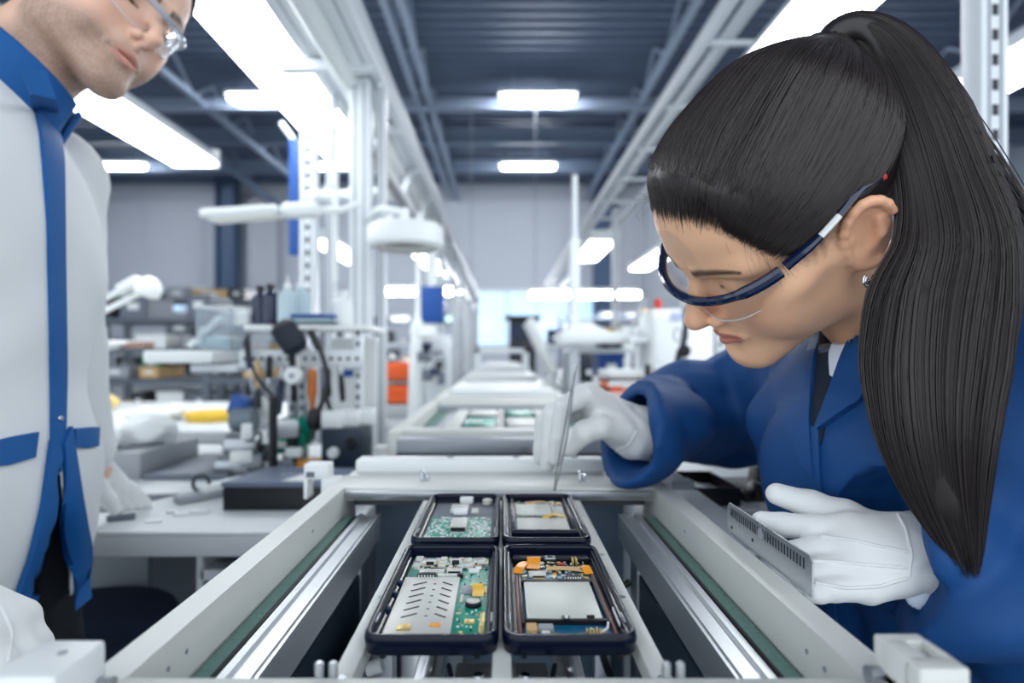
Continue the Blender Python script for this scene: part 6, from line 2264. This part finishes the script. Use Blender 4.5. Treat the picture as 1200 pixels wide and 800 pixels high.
t = thing('task_lamp', 'long white task lamp pointing left from the slotted post', 'lamp', tuple(P(310, 250, 2.0)))
a, b = P(240, 253, 2.0), P(330, 247, 2.0)
MB().m(WHITE).bar(a, b, 0.10, 0.030, 0.012).build('shade', None, t)
MB().m(WHITE).bar(b, P(376, 246, 2.0), 0.07, 0.05, 0.02).build('head', None, t)
MB().m(RINGLAMP).bar(a + Vector((0.03, 0, -0.018)), b + Vector((-0.01, 0, -0.018)), 0.07, 0.006).build('diffuser', None, t)
MB().m(WHITE).tube([P(372, 246, 2.0), P(398, 246, 2.05), P(418, 240, 2.14)], 0.012, 10).build('arm', None, t)
MB().m(WHITE).cyl(P(393, 190, 2.1), P(393, 330, 2.1), 0.012, seg=12).build('stem', None, t)
MB().m(WHITE).bar(P(360, 236, 2.05), P(392, 212, 2.1), 0.018, 0.012, 0.003).build('stay', None, t)

t = thing('desk_lamp', 'white spring-arm lamp with round head reaching from behind the man', 'lamp', tuple(P(100, 372, 2.2)))
for dz in (0, 0.045):
    MB().m(WHITE).bar(P(88, 378, 2.2) + Vector((0.0, 0, dz - 0.01)), P(168, 332, 2.2) + Vector((0, 0, dz - 0.03)), 0.02, 0.018, 0.004).build('arm_rod', None, t)
c = P(174, 338, 2.2)
MB().m(WHITE).lathe([(0.032, -0.03), (0.045, -0.022), (0.046, 0.0), (0.036, 0.028), (0.015, 0.044), (0, 0.047)], Matrix.Translation(c) @ Matrix.Rotation(0.35, 4, 'Y'), 28).build('head', None, t)
MB().m(WHITE).box(P(152, 334, 2.2), (0.09, 0.05, 0.04), 0.012, M=Matrix.Rotation(-0.5, 4, 'Y')).build('joint', None, t)
MB().m(WHITE).cyl(P(88, 378, 2.2), P(84, 470, 2.2), 0.016, seg=12).build('post', None, t)
MB().m(WHITE).lathe([(0, 0), (0.09, 0), (0.09, 0.02), (0.02, 0.03), (0, 0.03)], Matrix.Translation(Vector((P(84, 470, 2.2).x, 2.2, 0.875))), 24).build('foot', None, t)
t = thing('robot_arm', 'yellow jointed arm behind the man below the white plate', 'machine', tuple(P(115, 490, 2.4)))
MB().m(mat('pale_yellow', (232, 196, 120), 0.5)).bar(P(104, 405, 2.5), P(104, 455, 2.5), 0.045, 0.05, 0.012).build('upper_arm', None, t)
MB().m(mat('pale_yellow', (232, 196, 120), 0.5)).bar(P(98, 452, 2.5), P(136, 475, 2.5), 0.055, 0.05, 0.015).build('forearm', None, t)
MB().m(WHITE).box(P(128, 474, 2.5), (0.05, 0.05, 0.03), 0.008).build('gripper', None, t)
MB().m(mat('pale_yellow', (232, 196, 120), 0.5)).lathe([(0, 0), (0.06, 0), (0.05, 0.03), (0.035, 0.06), (0, 0.06)], Matrix.Translation(Vector((P(104, 480, 2.5).x, 2.5, 0.876))), 20).build('base', None, t)
a = P(98, 406, 2.75)
t = thing('camera_plate', 'white plate with small camera and brown pad behind the man', 'plate', tuple(a))
MB().m(WHITE).bar(P(96, 411, 2.75), P(148, 401, 2.75), 0.2, 0.02, 0.005).build('plate', None, t)
MB().m(WHITE).bar(P(104, 398, 2.75), P(122, 384, 2.75), 0.04, 0.03, 0.008).build('camera', None, t)
MB().m(mat('brown_pad', (140, 112, 100), 0.7)).box(P(160, 404, 2.8), (0.12, 0.1, 0.03), 0.008).build('pad', None, t)
MB().m(WHITE_P).cyl((a.x, 2.78, 0.876), (a.x, 2.78, a.z), 0.015, seg=12).build('post', None, t)

# --- shelving far left
RACK = mat('rack_steel', (92, 100, 112), 0.5, 0.1)


def rack(label, x0, x1, y, zs, seed, big=1.0):
    t = thing('storage_rack', label, 'shelving', ((x0 + x1) / 2, y, 0), 'grey shelving along the left aisle')
    for x in (x0, x1):
        for yy in (y, y + 0.5):
            MB().m(RACK).span((x - 0.025, yy - 0.025, 0), (x + 0.025, yy + 0.025, zs[-1] + 0.05)).build('upright', None, t)
    for z in zs:
        MB().m(RACK).span((x0, y - 0.03, z - 0.03), (x1, y + 0.53, z + 0.01), 0.004).build('shelf', None, t)
    r = random.Random(seed)
    out = []
    for z, zn in zip(zs, zs[1:] + [zs[-1] + 0.28]):
        x = x0 + 0.05
        while x < x1 - 0.14:
            w = r.uniform(0.10, 0.26) * big
            if x + w > x1 - 0.03:
                break
            h = r.uniform(0.3, 0.8) * (zn - z - 0.05)
            if r.random() < 0.8:
                out.append((x, w, y + r.uniform(0.0, 0.08), z + 0.011, h))
            x += w + r.uniform(0.02, 0.1)
    return out


BINCOL = [('white', WHITE), ('dark', DARK), ('grey', GREY), ('navy', NAVY), ('steel-grey', MIDGREY), ('green', GREENP), ('black', BLACK), ('tan', TAN)]
LEVEL = ['bottom', 'second', 'third', 'fourth', 'top']


def stock(name_rack, items, zs, seed, group):
    r = random.Random(seed)
    per = {}
    for x, w, y, z, h in items:
        cn, m_ = BINCOL[r.choice([0, 1, 2, 2, 3, 4, 1, 4, 6, 5, 7])]
        lv = min(range(len(zs)), key=lambda i: abs(zs[i] - z))
        per.setdefault(lv, []).append((x, w, y, z, h, cn, m_))
    ords = ['first', 'second', 'third', 'fourth', 'fifth', 'sixth', 'seventh', 'eighth', 'ninth', 'tenth', 'eleventh', 'twelfth']
    for lv, lst in per.items():
        for i, (x, w, y, z, h, cn, m_) in enumerate(lst):
            q = open_box(m_, x, x + w, y, y + 0.38, z, z + h, 0.006)
            q.m(WHITE).span((x + w * 0.3, y - 0.002, z + h * 0.4), (x + w * 0.7, y + 0.001, z + h * 0.7))
            q.m(m_).span((x - 0.004, y - 0.006, z + h - 0.012), (x + w + 0.004, y + 0.001, z + h))
            simple('stock_bin', '%s bin, %s from left, %s shelf of %s' % (cn, ords[i], LEVEL[lv] if lv < len(zs) - 1 else 'top', name_rack), 'bin', q, (x + w / 2, y + 0.19, z), group)


zs = [0.3, 0.62, 0.90, 1.14, 1.38]
it = rack('grey shelving with dark bins right behind the white plate', -3.25, -2.2, 4.7, zs, 3)
stock('rack behind the white plate', it, zs, 5, 'bins on the left rack')
zs2 = [0.3, 0.62, 0.92, 1.30]
it = rack('grey shelving with dark bins left of the clear acrylic bin', -2.12, -1.30, 4.3, zs2, 8)
stock('rack left of the clear bin', it, zs2, 9, 'bins on the right rack')
a = P(222, 345, 5.6)
# --- behind the gantry on the left
t = thing('lamp_column', 'tapered white column between the gantry posts and the blue box', 'column lamp', (P(490, 400, 2.9).x, 2.9, 0))
x = P(490, 400, 2.9).x
MB().m(WHITE).lathe([(0, 0.0), (0.06, 0.0), (0.055, 0.72), (0.042, 1.13), (0.030, 1.23), (0.014, 1.30), (0.010, 1.75), (0, 1.75)], Matrix.Translation((x, 2.9, 0)), 20).build('shaft', None, t)
MB().m(WHITE).lathe([(0, 1.18), (0.03, 1.18), (0.042, 1.22), (0.03, 1.27), (0, 1.28)], Matrix.Translation((x, 2.9, 0)), 20).build('collar', None, t)
a, b = P(491, 378, 3.1), P(520, 335, 3.1)
t = thing('blue_case', 'royal blue case hung between the gantry posts', 'case', tuple((a + b) / 2))
MB().m(BLUE).span((a.x, 3.1, a.z), (b.x, 3.2, b.z), 0.006).build('body', None, t)
MB().m(WHITE).cyl(((a.x + b.x) / 2, 3.15, b.z), ((a.x + b.x) / 2, 3.15, b.z + 0.22), 0.012, seg=10).build('hanger', None, t)
c = P(502, 392, 2.7)
t = thing('bench_press', 'white round-headed machine with dark mechanism behind the tapered column', 'machine', (c.x, 2.7, 0))
MB().m(WHITE).lathe([(0, -0.042), (0.028, -0.034), (0.042, 0), (0.03, 0.032), (0, 0.043)], Matrix.Translation(c), 26).build('head', None, t)
MB().m(WHITE_P).span((c.x - 0.015, 2.75, 0.7), (c.x + 0.09, 2.9, c.z), 0.008).build('frame', None, t)
for k in range(9):
    q = P(rn.uniform(496, 518), rn.uniform(398, 445), 2.68)
    MB().m(rn.choice([NAVY, MIDGREY, DARK, STEEL, GREY])).box(q, (rn.uniform(0.03, 0.07), 0.05, rn.uniform(0.03, 0.06)), 0.006).build('module', None, t)
MB().m(WHITE_P).span((c.x - 0.09, 2.6, 0), (c.x + 0.075, 2.95, 0.72), 0.01).build('base_cabinet', None, t)
for k, (py, lab) in enumerate(((474, 'orange crate seen between the gantry posts, lower of two'), (447, 'orange crate seen between the gantry posts, upper of two'))):
    a, b = P(449, py, 3.2), P(482, py - 22, 3.2)
    q = open_box(ORANGE, a.x, b.x, 3.2, 3.5, a.z, b.z, 0.01)
    q.m(ORANGE)
    for f in (0.25, 0.5, 0.75):
        q.span((a.x - 0.003, 3.192, a.z + (b.z - a.z) * f - 0.004), (b.x + 0.003, 3.2, a.z + (b.z - a.z) * f + 0.004))
    simple('crate', lab, 'crate', q, ((a.x + b.x) / 2, 3.35, a.z), 'orange crates')
a = P(449, 474, 3.2)
bench('low blue-topped stand under the orange crates', a.x - 0.2, a.x + 0.25, 3.15, 3.6, a.z - 0.001, 0.07)

# --- the line of conveyors beyond
def far_conveyor(label, y0, y1, covered, seed, zt=0.965):
    t = thing('conveyor', label, 'conveyor', (0, (y0 + y1) / 2, 0), 'conveyor sections down the line')
    for s in (-1, 1):
        MB().m(CREAM).span((s * 0.205, y0, zt - 0.07), (s * 0.235, y1, zt), 0.004).build('side_beam', None, t)
        MB().m(BELT).span((s * 0.17, y0 + 0.04, zt - 0.045), (s * 0.2045, y1 - 0.04, zt - 0.03), 0.003).build('belt', None, t)
        MB().m(ALU).span((s * 0.14, y0 + 0.04, zt - 0.06), (s * 0.169, y1 - 0.04, zt - 0.028), 0.003).build('guide_rail', None, t)
        for y in (y0 + 0.1, y1 - 0.1):
            MB().m(ALU_D).span((s * 0.20, y - 0.025, 0), (s * 0.24, y + 0.025, zt - 0.07), 0.003).build('leg', None, t)
    for y in (y0, y1 - 0.05):
        MB().m(CREAM).span((-0.204, y, zt - 0.05), (0.204, y + 0.05, zt + 0.003), 0.003).m(GREY).span((-0.2, y - 0.003, zt - 0.045), (0.2, y, zt - 0.012)).build('crossbar', None, t)
    MB().m(MIDGREY).span((-0.2, y0 + 0.1, 0.4), (0.2, y1 - 0.1, 0.82), 0.005).build('drive_case', None, t)
    if covered:
        MB().m(WHITE).span((-0.2, y0 + 0.18, zt - 0.02), (0.2, y1 - 0.1, zt + covered), 0.008).build('cover', None, t)
    return t


far_conveyor('next conveyor section beyond the white block, carrying a tray', 1.22, 1.96, 0, 1)
far_conveyor('second conveyor section beyond the white block', 2.05, 2.95, 0.02, 2)
far_conveyor('third conveyor section beyond the white block', 3.05, 4.0, 0.03, 3)
far_conveyor('fourth conveyor section beyond the white block', 4.1, 5.2, 0.05, 4)
far_conveyor('farthest conveyor section by the dark machine', 5.3, 7.5, 0.03, 5)
# control box in the gap
t = thing('guide_block', 'low grey guide block behind the stopper block', 'block', (-0.02, 1.12, 0.9))
MB().m(ALU_D).span((-0.20, 1.135, 0.918), (0.19, 1.175, 0.962), 0.003).m(DARK).span((-0.2, 1.128, 0.93), (0.19, 1.131, 0.936)).build('bar', None, t)
MB().m(ALU_D).span((-0.03, 1.14, 0.0), (0.03, 1.17, 0.918)).build('support', None, t)
MB().m(STEEL).cyl((0.04, 1.128, 0.945), (0.04, 1.122, 0.945), 0.006, seg=14).build('screw', None, t)
t = thing('work_pallet', 'tray of dark phone frames on the next conveyor section', 'pallet', (0, 1.5, 0.95))
MB().m(CREAM).span((-0.135, 1.32, 0.938), (0.135, 1.85, 0.95), 0.003).build('plate', None, t)
for i in range(2):
    for j in range(2):
        x0, y0 = -0.095 + i * 0.1, 1.36 + j * 0.22
        simple('smartphone', 'open phone on the farther tray, %s row, %s side' % ('nearer' if j == 0 else 'farther', 'left' if i == 0 else 'right'), 'phone',
               MB().m(CASE).span((x0, y0, 0.9505), (x0 + 0.088, y0 + 0.18, 0.958), 0.003).m([PCB, SHIELD, SHIELD, PCB][i * 2 + j]).span((x0 + 0.008, y0 + 0.01, 0.956), (x0 + 0.08, y0 + 0.17, 0.9595), 0.001).m(SOLDER).span((x0 + 0.02, y0 + 0.05, 0.959), (x0 + 0.05, y0 + 0.09, 0.962), 0.001), (x0 + 0.044, y0 + 0.09, 0.9505), 'phones on the farther tray')
t = thing('guard_frame', 'white square-tube guard frame over the far conveyor', 'frame', (0.05, 4.0, 0.96))
a, b = P(556, 437, 4.05), P(620, 408, 4.05)
for yy, z0 in ((4.11, 0.969), (4.5, 1.016)):
    MB().m(WHITE_P).span((a.x, yy, z0), (a.x + 0.03, yy + 0.03, b.z)).span((b.x - 0.03, yy, z0), (b.x, yy + 0.03, b.z)).span((a.x, yy, b.z - 0.03), (b.x, yy + 0.03, b.z)).build('hoop', None, t)
for x in (a.x, b.x - 0.03):
    MB().m(WHITE_P).span((x, 4.11, b.z - 0.03), (x + 0.03, 4.5, b.z)).build('side_rail', None, t)
a = P(628, 440, 3.0)
t = thing('tilted_panel', 'tilted white panel rising beside the far conveyor', 'panel', (a.x, 3.0, 0.96))
MB().m(WHITE).bar(P(646, 434, 3.0), P(618, 376, 3.0), 0.5, 0.035, 0.008, up=Vector((1, 0, 0.4))).build('panel', None, t)
MB().m(WHITE_P).span((a.x + 0.072, 2.9, 0), (a.x + 0.096, 3.2, 1.03), 0.004).build('leg', None, t)
t = thing('machine_cabinet', 'dark machine at the end of the conveyor line', 'machine', (0.25, 6.0, 0))
a, b = P(597, 430, 8.0), P(628, 374, 8.0)
MB().m(DARK).span((a.x, 8.0, 0), (b.x, 8.5, b.z), 0.02).build('body', None, t)
MB().m(NAVY).span((a.x + 0.05, 7.98, b.z - 0.25), (b.x - 0.05, 8.0, b.z - 0.06)).build('screen', None, t)
MB().m(BLACK).span((a.x - 0.06, 7.95, b.z), (b.x + 0.06, 8.5, b.z + 0.05), 0.01).build('hood', None, t)

# --- right side benches and things
bench('white bench with a shelf beyond the woman\'s raised arm', 0.27, 0.93, 1.98, 3.0, 0.92, 0.05, 1.12)
bench('farther white bench with a shelf right of the conveyor line', 0.29, 1.9, 3.8, 4.9, 0.92, 0.05, 1.16)
bench('far white bench left of the gantry row', -2.2, -0.9, 6.0, 7.2, 0.9, 0.05, 1.2)
bench('farthest white bench on the right', 0.6, 2.4, 6.2, 7.4, 0.9, 0.05, 1.25)
bench('white bench far right behind the ponytail', 1.8, 3.2, 2.2, 3.4, 0.92, 0.05, 1.2)
t = thing('lamp_post', 'white lamp post standing on a square base on the right bench', 'lamp post', (P(674, 400, 2.6).x, 2.6, 0.921))
x = P(674, 400, 2.6).x
MB().m(WHITE_P).span((x - 0.02, 2.6, 0.921), (x + 0.02, 2.64, 1.62), 0.004).build('post', None, t)
MB().m(WHITE_P).cyl((x, 2.62, 1.62), (x, 2.62, 1.90), 0.012, seg=12).build('rod', None, t)
a, b = P(655, 402, 2.5), P(744, 389, 2.5)
MB().m(WHITE).span((a.x, 2.45, a.z), (b.x, 2.68, b.z), 0.008).build('tray', None, t)
MB().m(WHITE).prism([(P(665, 0, 2.5).x, P(0, 389, 2.5).z), (P(715, 0, 2.5).x, P(0, 389, 2.5).z), (P(690, 0, 2.5).x, P(0, 376, 2.5).z), (P(672, 0, 2.5).x, P(0, 376, 2.5).z)], -2.7, -2.5, Matrix.Rotation(math.pi / 2, 4, 'X')).build('hood', None, t)
lamp = thing('batten_light', 'long glowing batten across the hall above the right benches', 'light', tuple(P(685, 345, 12.4)))
a, b = P(622, 345, 12.4), P(750, 345, 12.4)
MB().m(WHITE_P).span((a.x, 12.4, a.z + 0.06), (b.x, 12.55, a.z + 0.14), 0.01).build('housing', None, lamp)
MB().m(TUBE_FAR).span((a.x, 12.39, a.z - 0.06), (b.x, 12.54, a.z + 0.06), 0.02).build('diffuser', None, lamp)
for x in (a.x + 0.1, b.x - 0.1):
    MB().m(ALU_D).cyl((x, 12.47, a.z + 0.14), (x, 12.47, 6.28), 0.01, seg=8).build('hanger', None, lamp)
lamp = thing('batten_light', 'glowing batten across the hall behind the gantry posts', 'light', tuple(P(480, 341, 12.4)))
a, b = P(442, 341, 12.4), P(558, 341, 12.4)
MB().m(WHITE_P).span((a.x, 12.4, a.z + 0.06), (b.x, 12.55, a.z + 0.14), 0.01).build('housing', None, lamp)
MB().m(TUBE_FAR).span((a.x, 12.39, a.z - 0.06), (b.x, 12.54, a.z + 0.06), 0.02).build('diffuser', None, lamp)
for x in (a.x + 0.1, b.x - 0.1):
    MB().m(ALU_D).cyl((x, 12.47, a.z + 0.14), (x, 12.47, 6.28), 0.01, seg=8).build('hanger', None, lamp)


def bin_box(label, px0, px1, py0, py1, d, m_, cat='bin', name='stock_bin', depth=0.2, top=None, group=None):
    a, b = P(px0, py1, d), P(px1, py0, d)
    q = open_box(m_, a.x, b.x, d, d + depth, a.z, b.z, 0.008)
    q.m(top or m_).span((a.x - 0.006, d - 0.01, b.z - 0.018), (b.x + 0.006, d, b.z))
    q.m(WHITE).span((a.x + (b.x - a.x) * 0.3, d - 0.002, a.z + (b.z - a.z) * 0.3), (a.x + (b.x - a.x) * 0.7, d + 0.001, a.z + (b.z - a.z) * 0.55))
    return simple(name, label, cat, q, ((a.x + b.x) / 2, d, a.z), group)


bin_box('dark blue bin left of the white lamp post', 643, 657, 386, 403, 4.64, NAVY)
bin_box('bright blue bin under the right bench shelf above the white glove', 702, 731, 414, 440, 2.72, BLUE)
bin_box('dark navy bin right of the lamp post tray', 706, 728, 400, 408, 2.72, NAVY)
bin_box('orange and white carton stack behind the raised sleeve', 715, 762, 446, 459, 2.05, ORANGE, 'carton', 'carton', 0.2, WHITE)
bin_box('white carton on top of the orange one', 712, 762, 434, 446, 2.06, WHITE, 'carton', 'carton', 0.2)
bin_box('pink and white carton under the orange one', 708, 764, 459, 483.1, 2.03, mat('pale_pink', (226, 190, 190), 0.6), 'carton', 'carton', 0.22)
t = thing('test_cabinet', 'tall white test cabinet with a red beacon in front of the woman\'s nose', 'cabinet', (P(782, 440, 2.3).x, 2.3, 0.921))
a, b = P(764, 470, 2.3), P(800, 362, 2.3)
MB().m(WHITE).span((a.x, 2.3, 0.921), (b.x, 2.55, b.z), 0.01).build('body', None, t)
MB().m(WHITE_P).span((a.x + 0.01, 2.292, 1.0), (b.x - 0.01, 2.3, b.z - 0.03), 0.003).build('door', None, t)
c = P(771, 356, 2.35)
MB().m(RED).cyl(c + Vector((0, 0, -0.02)), c + Vector((0, 0, 0.02)), 0.014, seg=14, bev=0.004).build('beacon', None, t)
MB().m(mat('pale_lilac', (170, 180, 214), 0.5)).span((P(786, 0, 2.29).x, 2.285, P(0, 374, 2.29).z), (P(800, 0, 2.29).x, 2.29, P(0, 366, 2.29).z)).build('label_plate', None, t)
bin_box('white machine housing farther right of the test cabinet', 803, 838, 350, 467.5, 2.6, WHITE, 'machine', 'machine_housing', 0.08)
t = thing('articulated_arm', 'black jointed lamp arm standing in front of the white test cabinet', 'lamp arm', tuple(P(790, 450, 1.9)))
MB().m(mat('arm_dark', (36, 44, 60), 0.4)).tube([P(804, 360, 1.9), P(803, 395, 1.9), P(797, 412, 1.9)], 0.009, 10).build('upper_arm', None, t)
MB().m(mat('arm_dark', (36, 44, 60), 0.4)).cyl(P(797, 410, 1.9), P(788, 452, 1.9), 0.011, seg=12).build('lower_arm', None, t)
MB().m(BLACK).cyl(P(802, 411, 1.87), P(802, 411, 1.94), 0.02, seg=18, bev=0.004).build('joint_knob', None, t)
MB().m(GREY).tube([P(794, 392, 1.9) + Vector((0.012 * math.cos(a), 0, 0.022 * math.sin(a))) for a in np.linspace(0, 2 * math.pi, 16, endpoint=False)], 0.003, 6, closed=True).build('spring', None, t)
MB().m(DARK).cyl(P(788, 450, 1.9), (P(788, 450, 1.9).x, 1.9, 0.0), 0.016, seg=12).build('post', None, t)
for k, (px, py, m_, lab) in enumerate(((759, 440, BLACK, 'black pen-like driver standing left of the amber bottle'), (782, 442, DARK, 'dark driver standing right of the amber bottle'))):
    a = P(px, py - 14, 2.0)
    t = thing('hand_tool', lab, 'tool', tuple(a))
    MB().m(m_).lathe([(0, 0), (0.008, 0.004), (0.010, 0.03), (0.006, 0.06), (0, 0.062)], frame_from(a, a + Vector((0, 0, -1))), 14).build('handle', None, t)
    MB().m(CHROME).cyl(a + Vector((0, 0, -0.06)), Vector((a.x, a.y, 0.921)), 0.003, seg=8).build('shaft', None, t)
bottle('amber bottle behind the blue sleeve', 768, 482.4, 2.05, 0.022, 0.165, mat('amber_glass', (226, 168, 70), 0.3), WHITE)
bottle('small grey bottle right of the amber one', 778, 481.2, 2.09, 0.018, 0.145, GREY, DARK)
bottle('small orange bottle by the foot of the black arm', 799, 482.4, 2.05, 0.018, 0.135, ORANGE, WHITE)
t = thing('drying_screen', 'slanted clear screen left of the white test cabinet', 'screen', tuple(P(752, 400, 2.38)))
MB().m(CLEAR).bar(P(736, 396, 2.38), P(756, 350, 2.38), 0.10, 0.008, up=Vector((1, 0, 0.3))).build('pane', None, t)
MB().m(WHITE_P).span((P(744, 0, 2.38).x, 2.37, 0.9205), (P(749, 0, 2.38).x, 2.39, P(0, 399, 2.38).z)).build('stem', None, t)
MB().m(WHITE_P).bar(P(734, 398, 2.38), P(757, 398, 2.38), 0.11, 0.02, 0.003).build('base', None, t)

# --- near right bench: black trays by the woman's elbow
ZR = 0.912
t = thing('open_tray', 'black tray with white liner on the bench beside the right beam', 'tray', (0.3, 0.89, ZR))
a, b = P(815, 553, 0.836), P(868, 553, 0.836)
open_box(BLACK, a.x, b.x, 0.836, 0.955, ZR + 0.0005, ZR + 0.026, 0.003).build('body', None, t)
MB().m(WHITE).prism([(a.x + 0.005, 0.841), (a.x + 0.036, 0.841), (a.x + 0.022, 0.945), (a.x + 0.006, 0.945)], ZR + 0.004, ZR + 0.018, None, 0.002).build('liner', None, t)
MB().m(GREY).span((a.x + 0.038, 0.845, ZR + 0.004), (b.x - 0.005, 0.945, ZR + 0.010), 0.002).build('pad', None, t)
t = thing('barcode_reader', 'black hand scanner with blue tip behind the woman\'s left glove', 'scanner', (0.4, 0.9, ZR))
MB().m(BLACK).bar(P(884, 562, 0.90), P(935, 566, 0.90), 0.07, 0.042, 0.012).build('head', None, t)
MB().m(BLACK).bar(P(880, 572, 0.865), P(892, 577, 0.865), 0.04, 0.026, 0.008).build('grip', None, t)
MB().m(mat('sky_blue_plastic', (120, 180, 226), 0.4)).box(P(899, 572, 0.85), (0.018, 0.018, 0.010), 0.003).build('trigger', None, t)
MB().m(DARK).span((P(872, 0, 0.86).x, 0.86, ZR + 0.0005), (P(930, 0, 0.86).x, 0.98, ZR + 0.012), 0.003).build('cradle', None, t)
p_, f_ = crumple((0.50, 1.12, ZR + 0.055), (0.10, 0.07, 0.045), 5, 0.007)
o = mesh_obj('plastic_bag', np_mesh('plastic_bag', p_, f_, WHITE), None, (0.50, 1.12, ZR))
tag(o, 'crumpled white bag on the bench behind the black scanner', 'bag')
bin_box('grey socket box behind the cuff on the right beam', 790, 806, 562, 579, 0.84, GREY, 'box', 'socket_box', 0.08)

# --- shelving at the far end of the hall and clutter on the far benches
zs3 = [0.3, 0.8, 1.3, 1.8]
it = rack('far grey shelving behind the orange crates', -3.1, -0.95, 14.0, zs3, 21, 2.2)
stock('far rack behind the orange crates', it, zs3, 22, 'bins on the far left rack')
zs4 = [0.3, 0.8, 1.3, 1.85]
it = rack('far grey shelving right of the end window', 1.3, 4.6, 13.0, zs4, 23, 2.2)
stock('far rack right of the end window', it, zs4, 24, 'bins on the far right rack')
it = rack('tall grey shelving beyond the far left bench', -5.6, -3.4, 8.5, zs4, 25, 2.2)
stock('tall rack beyond far left bench', it, zs4, 26, 'bins on the tall rack')
r5 = random.Random(31)
ORD = ['first', 'second', 'third', 'fourth', 'fifth', 'sixth', 'seventh', 'eighth']
for bname, x0, x1, y, z, n in (('shelf of the bench behind the lamp post', 0.56, 0.86, 2.76, 1.1425, 3), ('shelf of the farther right bench', 0.55, 1.85, 4.64, 1.1825, 7),
                               ('shelf of the farthest right bench', 0.7, 2.3, 7.12, 1.2725, 7), ('shelf of the far left bench', -2.1, -1.0, 6.92, 1.2225, 5)):
    for i in range(n):
        w = (x1 - x0) / n
        xx = x0 + i * w
        cn, m_ = r5.choice([('white', WHITE), ('dark', DARK), ('blue', BLUE), ('grey', GREY), ('navy', NAVY), ('tan', TAN), ('pale', FROST)])
        hh = r5.uniform(0.06, 0.15)
        q = open_box(m_, xx, xx + w * 0.8, y, y + 0.16, z, z + hh, 0.006)
        q.m(WHITE).span((xx + w * 0.2, y - 0.002, z + hh * 0.3), (xx + w * 0.55, y + 0.001, z + hh * 0.7))
        simple('stock_bin', '%s bin, %s from left on %s' % (cn, ORD[i], bname), 'bin', q, (xx + w * 0.4, y + 0.08, z), 'bins on bench shelves')
for bname, x0, x1, y, z, n in (('worktop of the farther right bench', 0.40, 1.7, 4.0, 0.9205, 5), ('worktop of the far left bench', -2.0, -1.0, 6.2, 0.9005, 4), ('worktop of the far right bench behind the ponytail', 1.9, 3.0, 2.5, 0.9205, 4)):
    for i in range(n):
        w = (x1 - x0) / n
        xx = x0 + (i + 0.5) * w
        t = thing('bench_instrument', '%s boxy instrument, %s from left on %s' % (['white', 'grey', 'dark'][(i + n) % 3], ORD[i], bname), 'instrument', (xx, y, z), 'instruments on far benches')
        hh = r5.uniform(0.12, 0.26)
        MB().m([WHITE, GREY, DARK][(i + n) % 3]).span((xx - w * 0.3, y, z), (xx + w * 0.3, y + 0.3, z + hh), 0.012).build('body', None, t)
        MB().m([NAVY, DARK, GREY][i % 3]).span((xx - w * 0.2, y - 0.006, z + hh * 0.45), (xx + w * 0.1, y, z + hh * 0.85), 0.003).build('display', None, t)
        MB().m(WHITE).cyl((xx + w * 0.2, y - 0.015, z + hh * 0.3), (xx + w * 0.2, y, z + hh * 0.3), 0.018, seg=14, bev=0.003).build('knob', None, t)
# ------------------------------------------------------------------ light and camera
w = bpy.data.worlds.new('hall_light')
SC.world = w
w.use_nodes = True
bg = w.node_tree.nodes['Background']
bg.inputs['Color'].default_value = (0.86, 0.93, 1.0, 1)
bg.inputs['Strength'].default_value = 1.35
cam = bpy.data.cameras.new('camera')
co = bpy.data.objects.new('camera', cam)
COL.objects.link(co)
co.location = (0, 0, CAMZ)
co.rotation_euler = (math.pi / 2, 0, 0)
cam.sensor_width = 36
cam.lens = F / 1200 * 36
cam.shift_x = (600 - CX) / 1200
cam.shift_y = -(400 - CY) / 1200
cam.clip_start = 0.02
cam.clip_end = 100
cam.dof.use_dof = True
cam.dof.focus_distance = 0.46
cam.dof.aperture_fstop = 3.5
SC.camera = co
SC.view_settings.view_transform = 'Standard'
SC.view_settings.look = 'None'
SC.view_settings.gamma = 1
SC.view_settings.use_curve_mapping = False
SC.view_settings.exposure = 0.47
SC.cycles.use_denoising = True
SC.cycles.max_bounces = 8
SC.cycles.transparent_max_bounces = 12
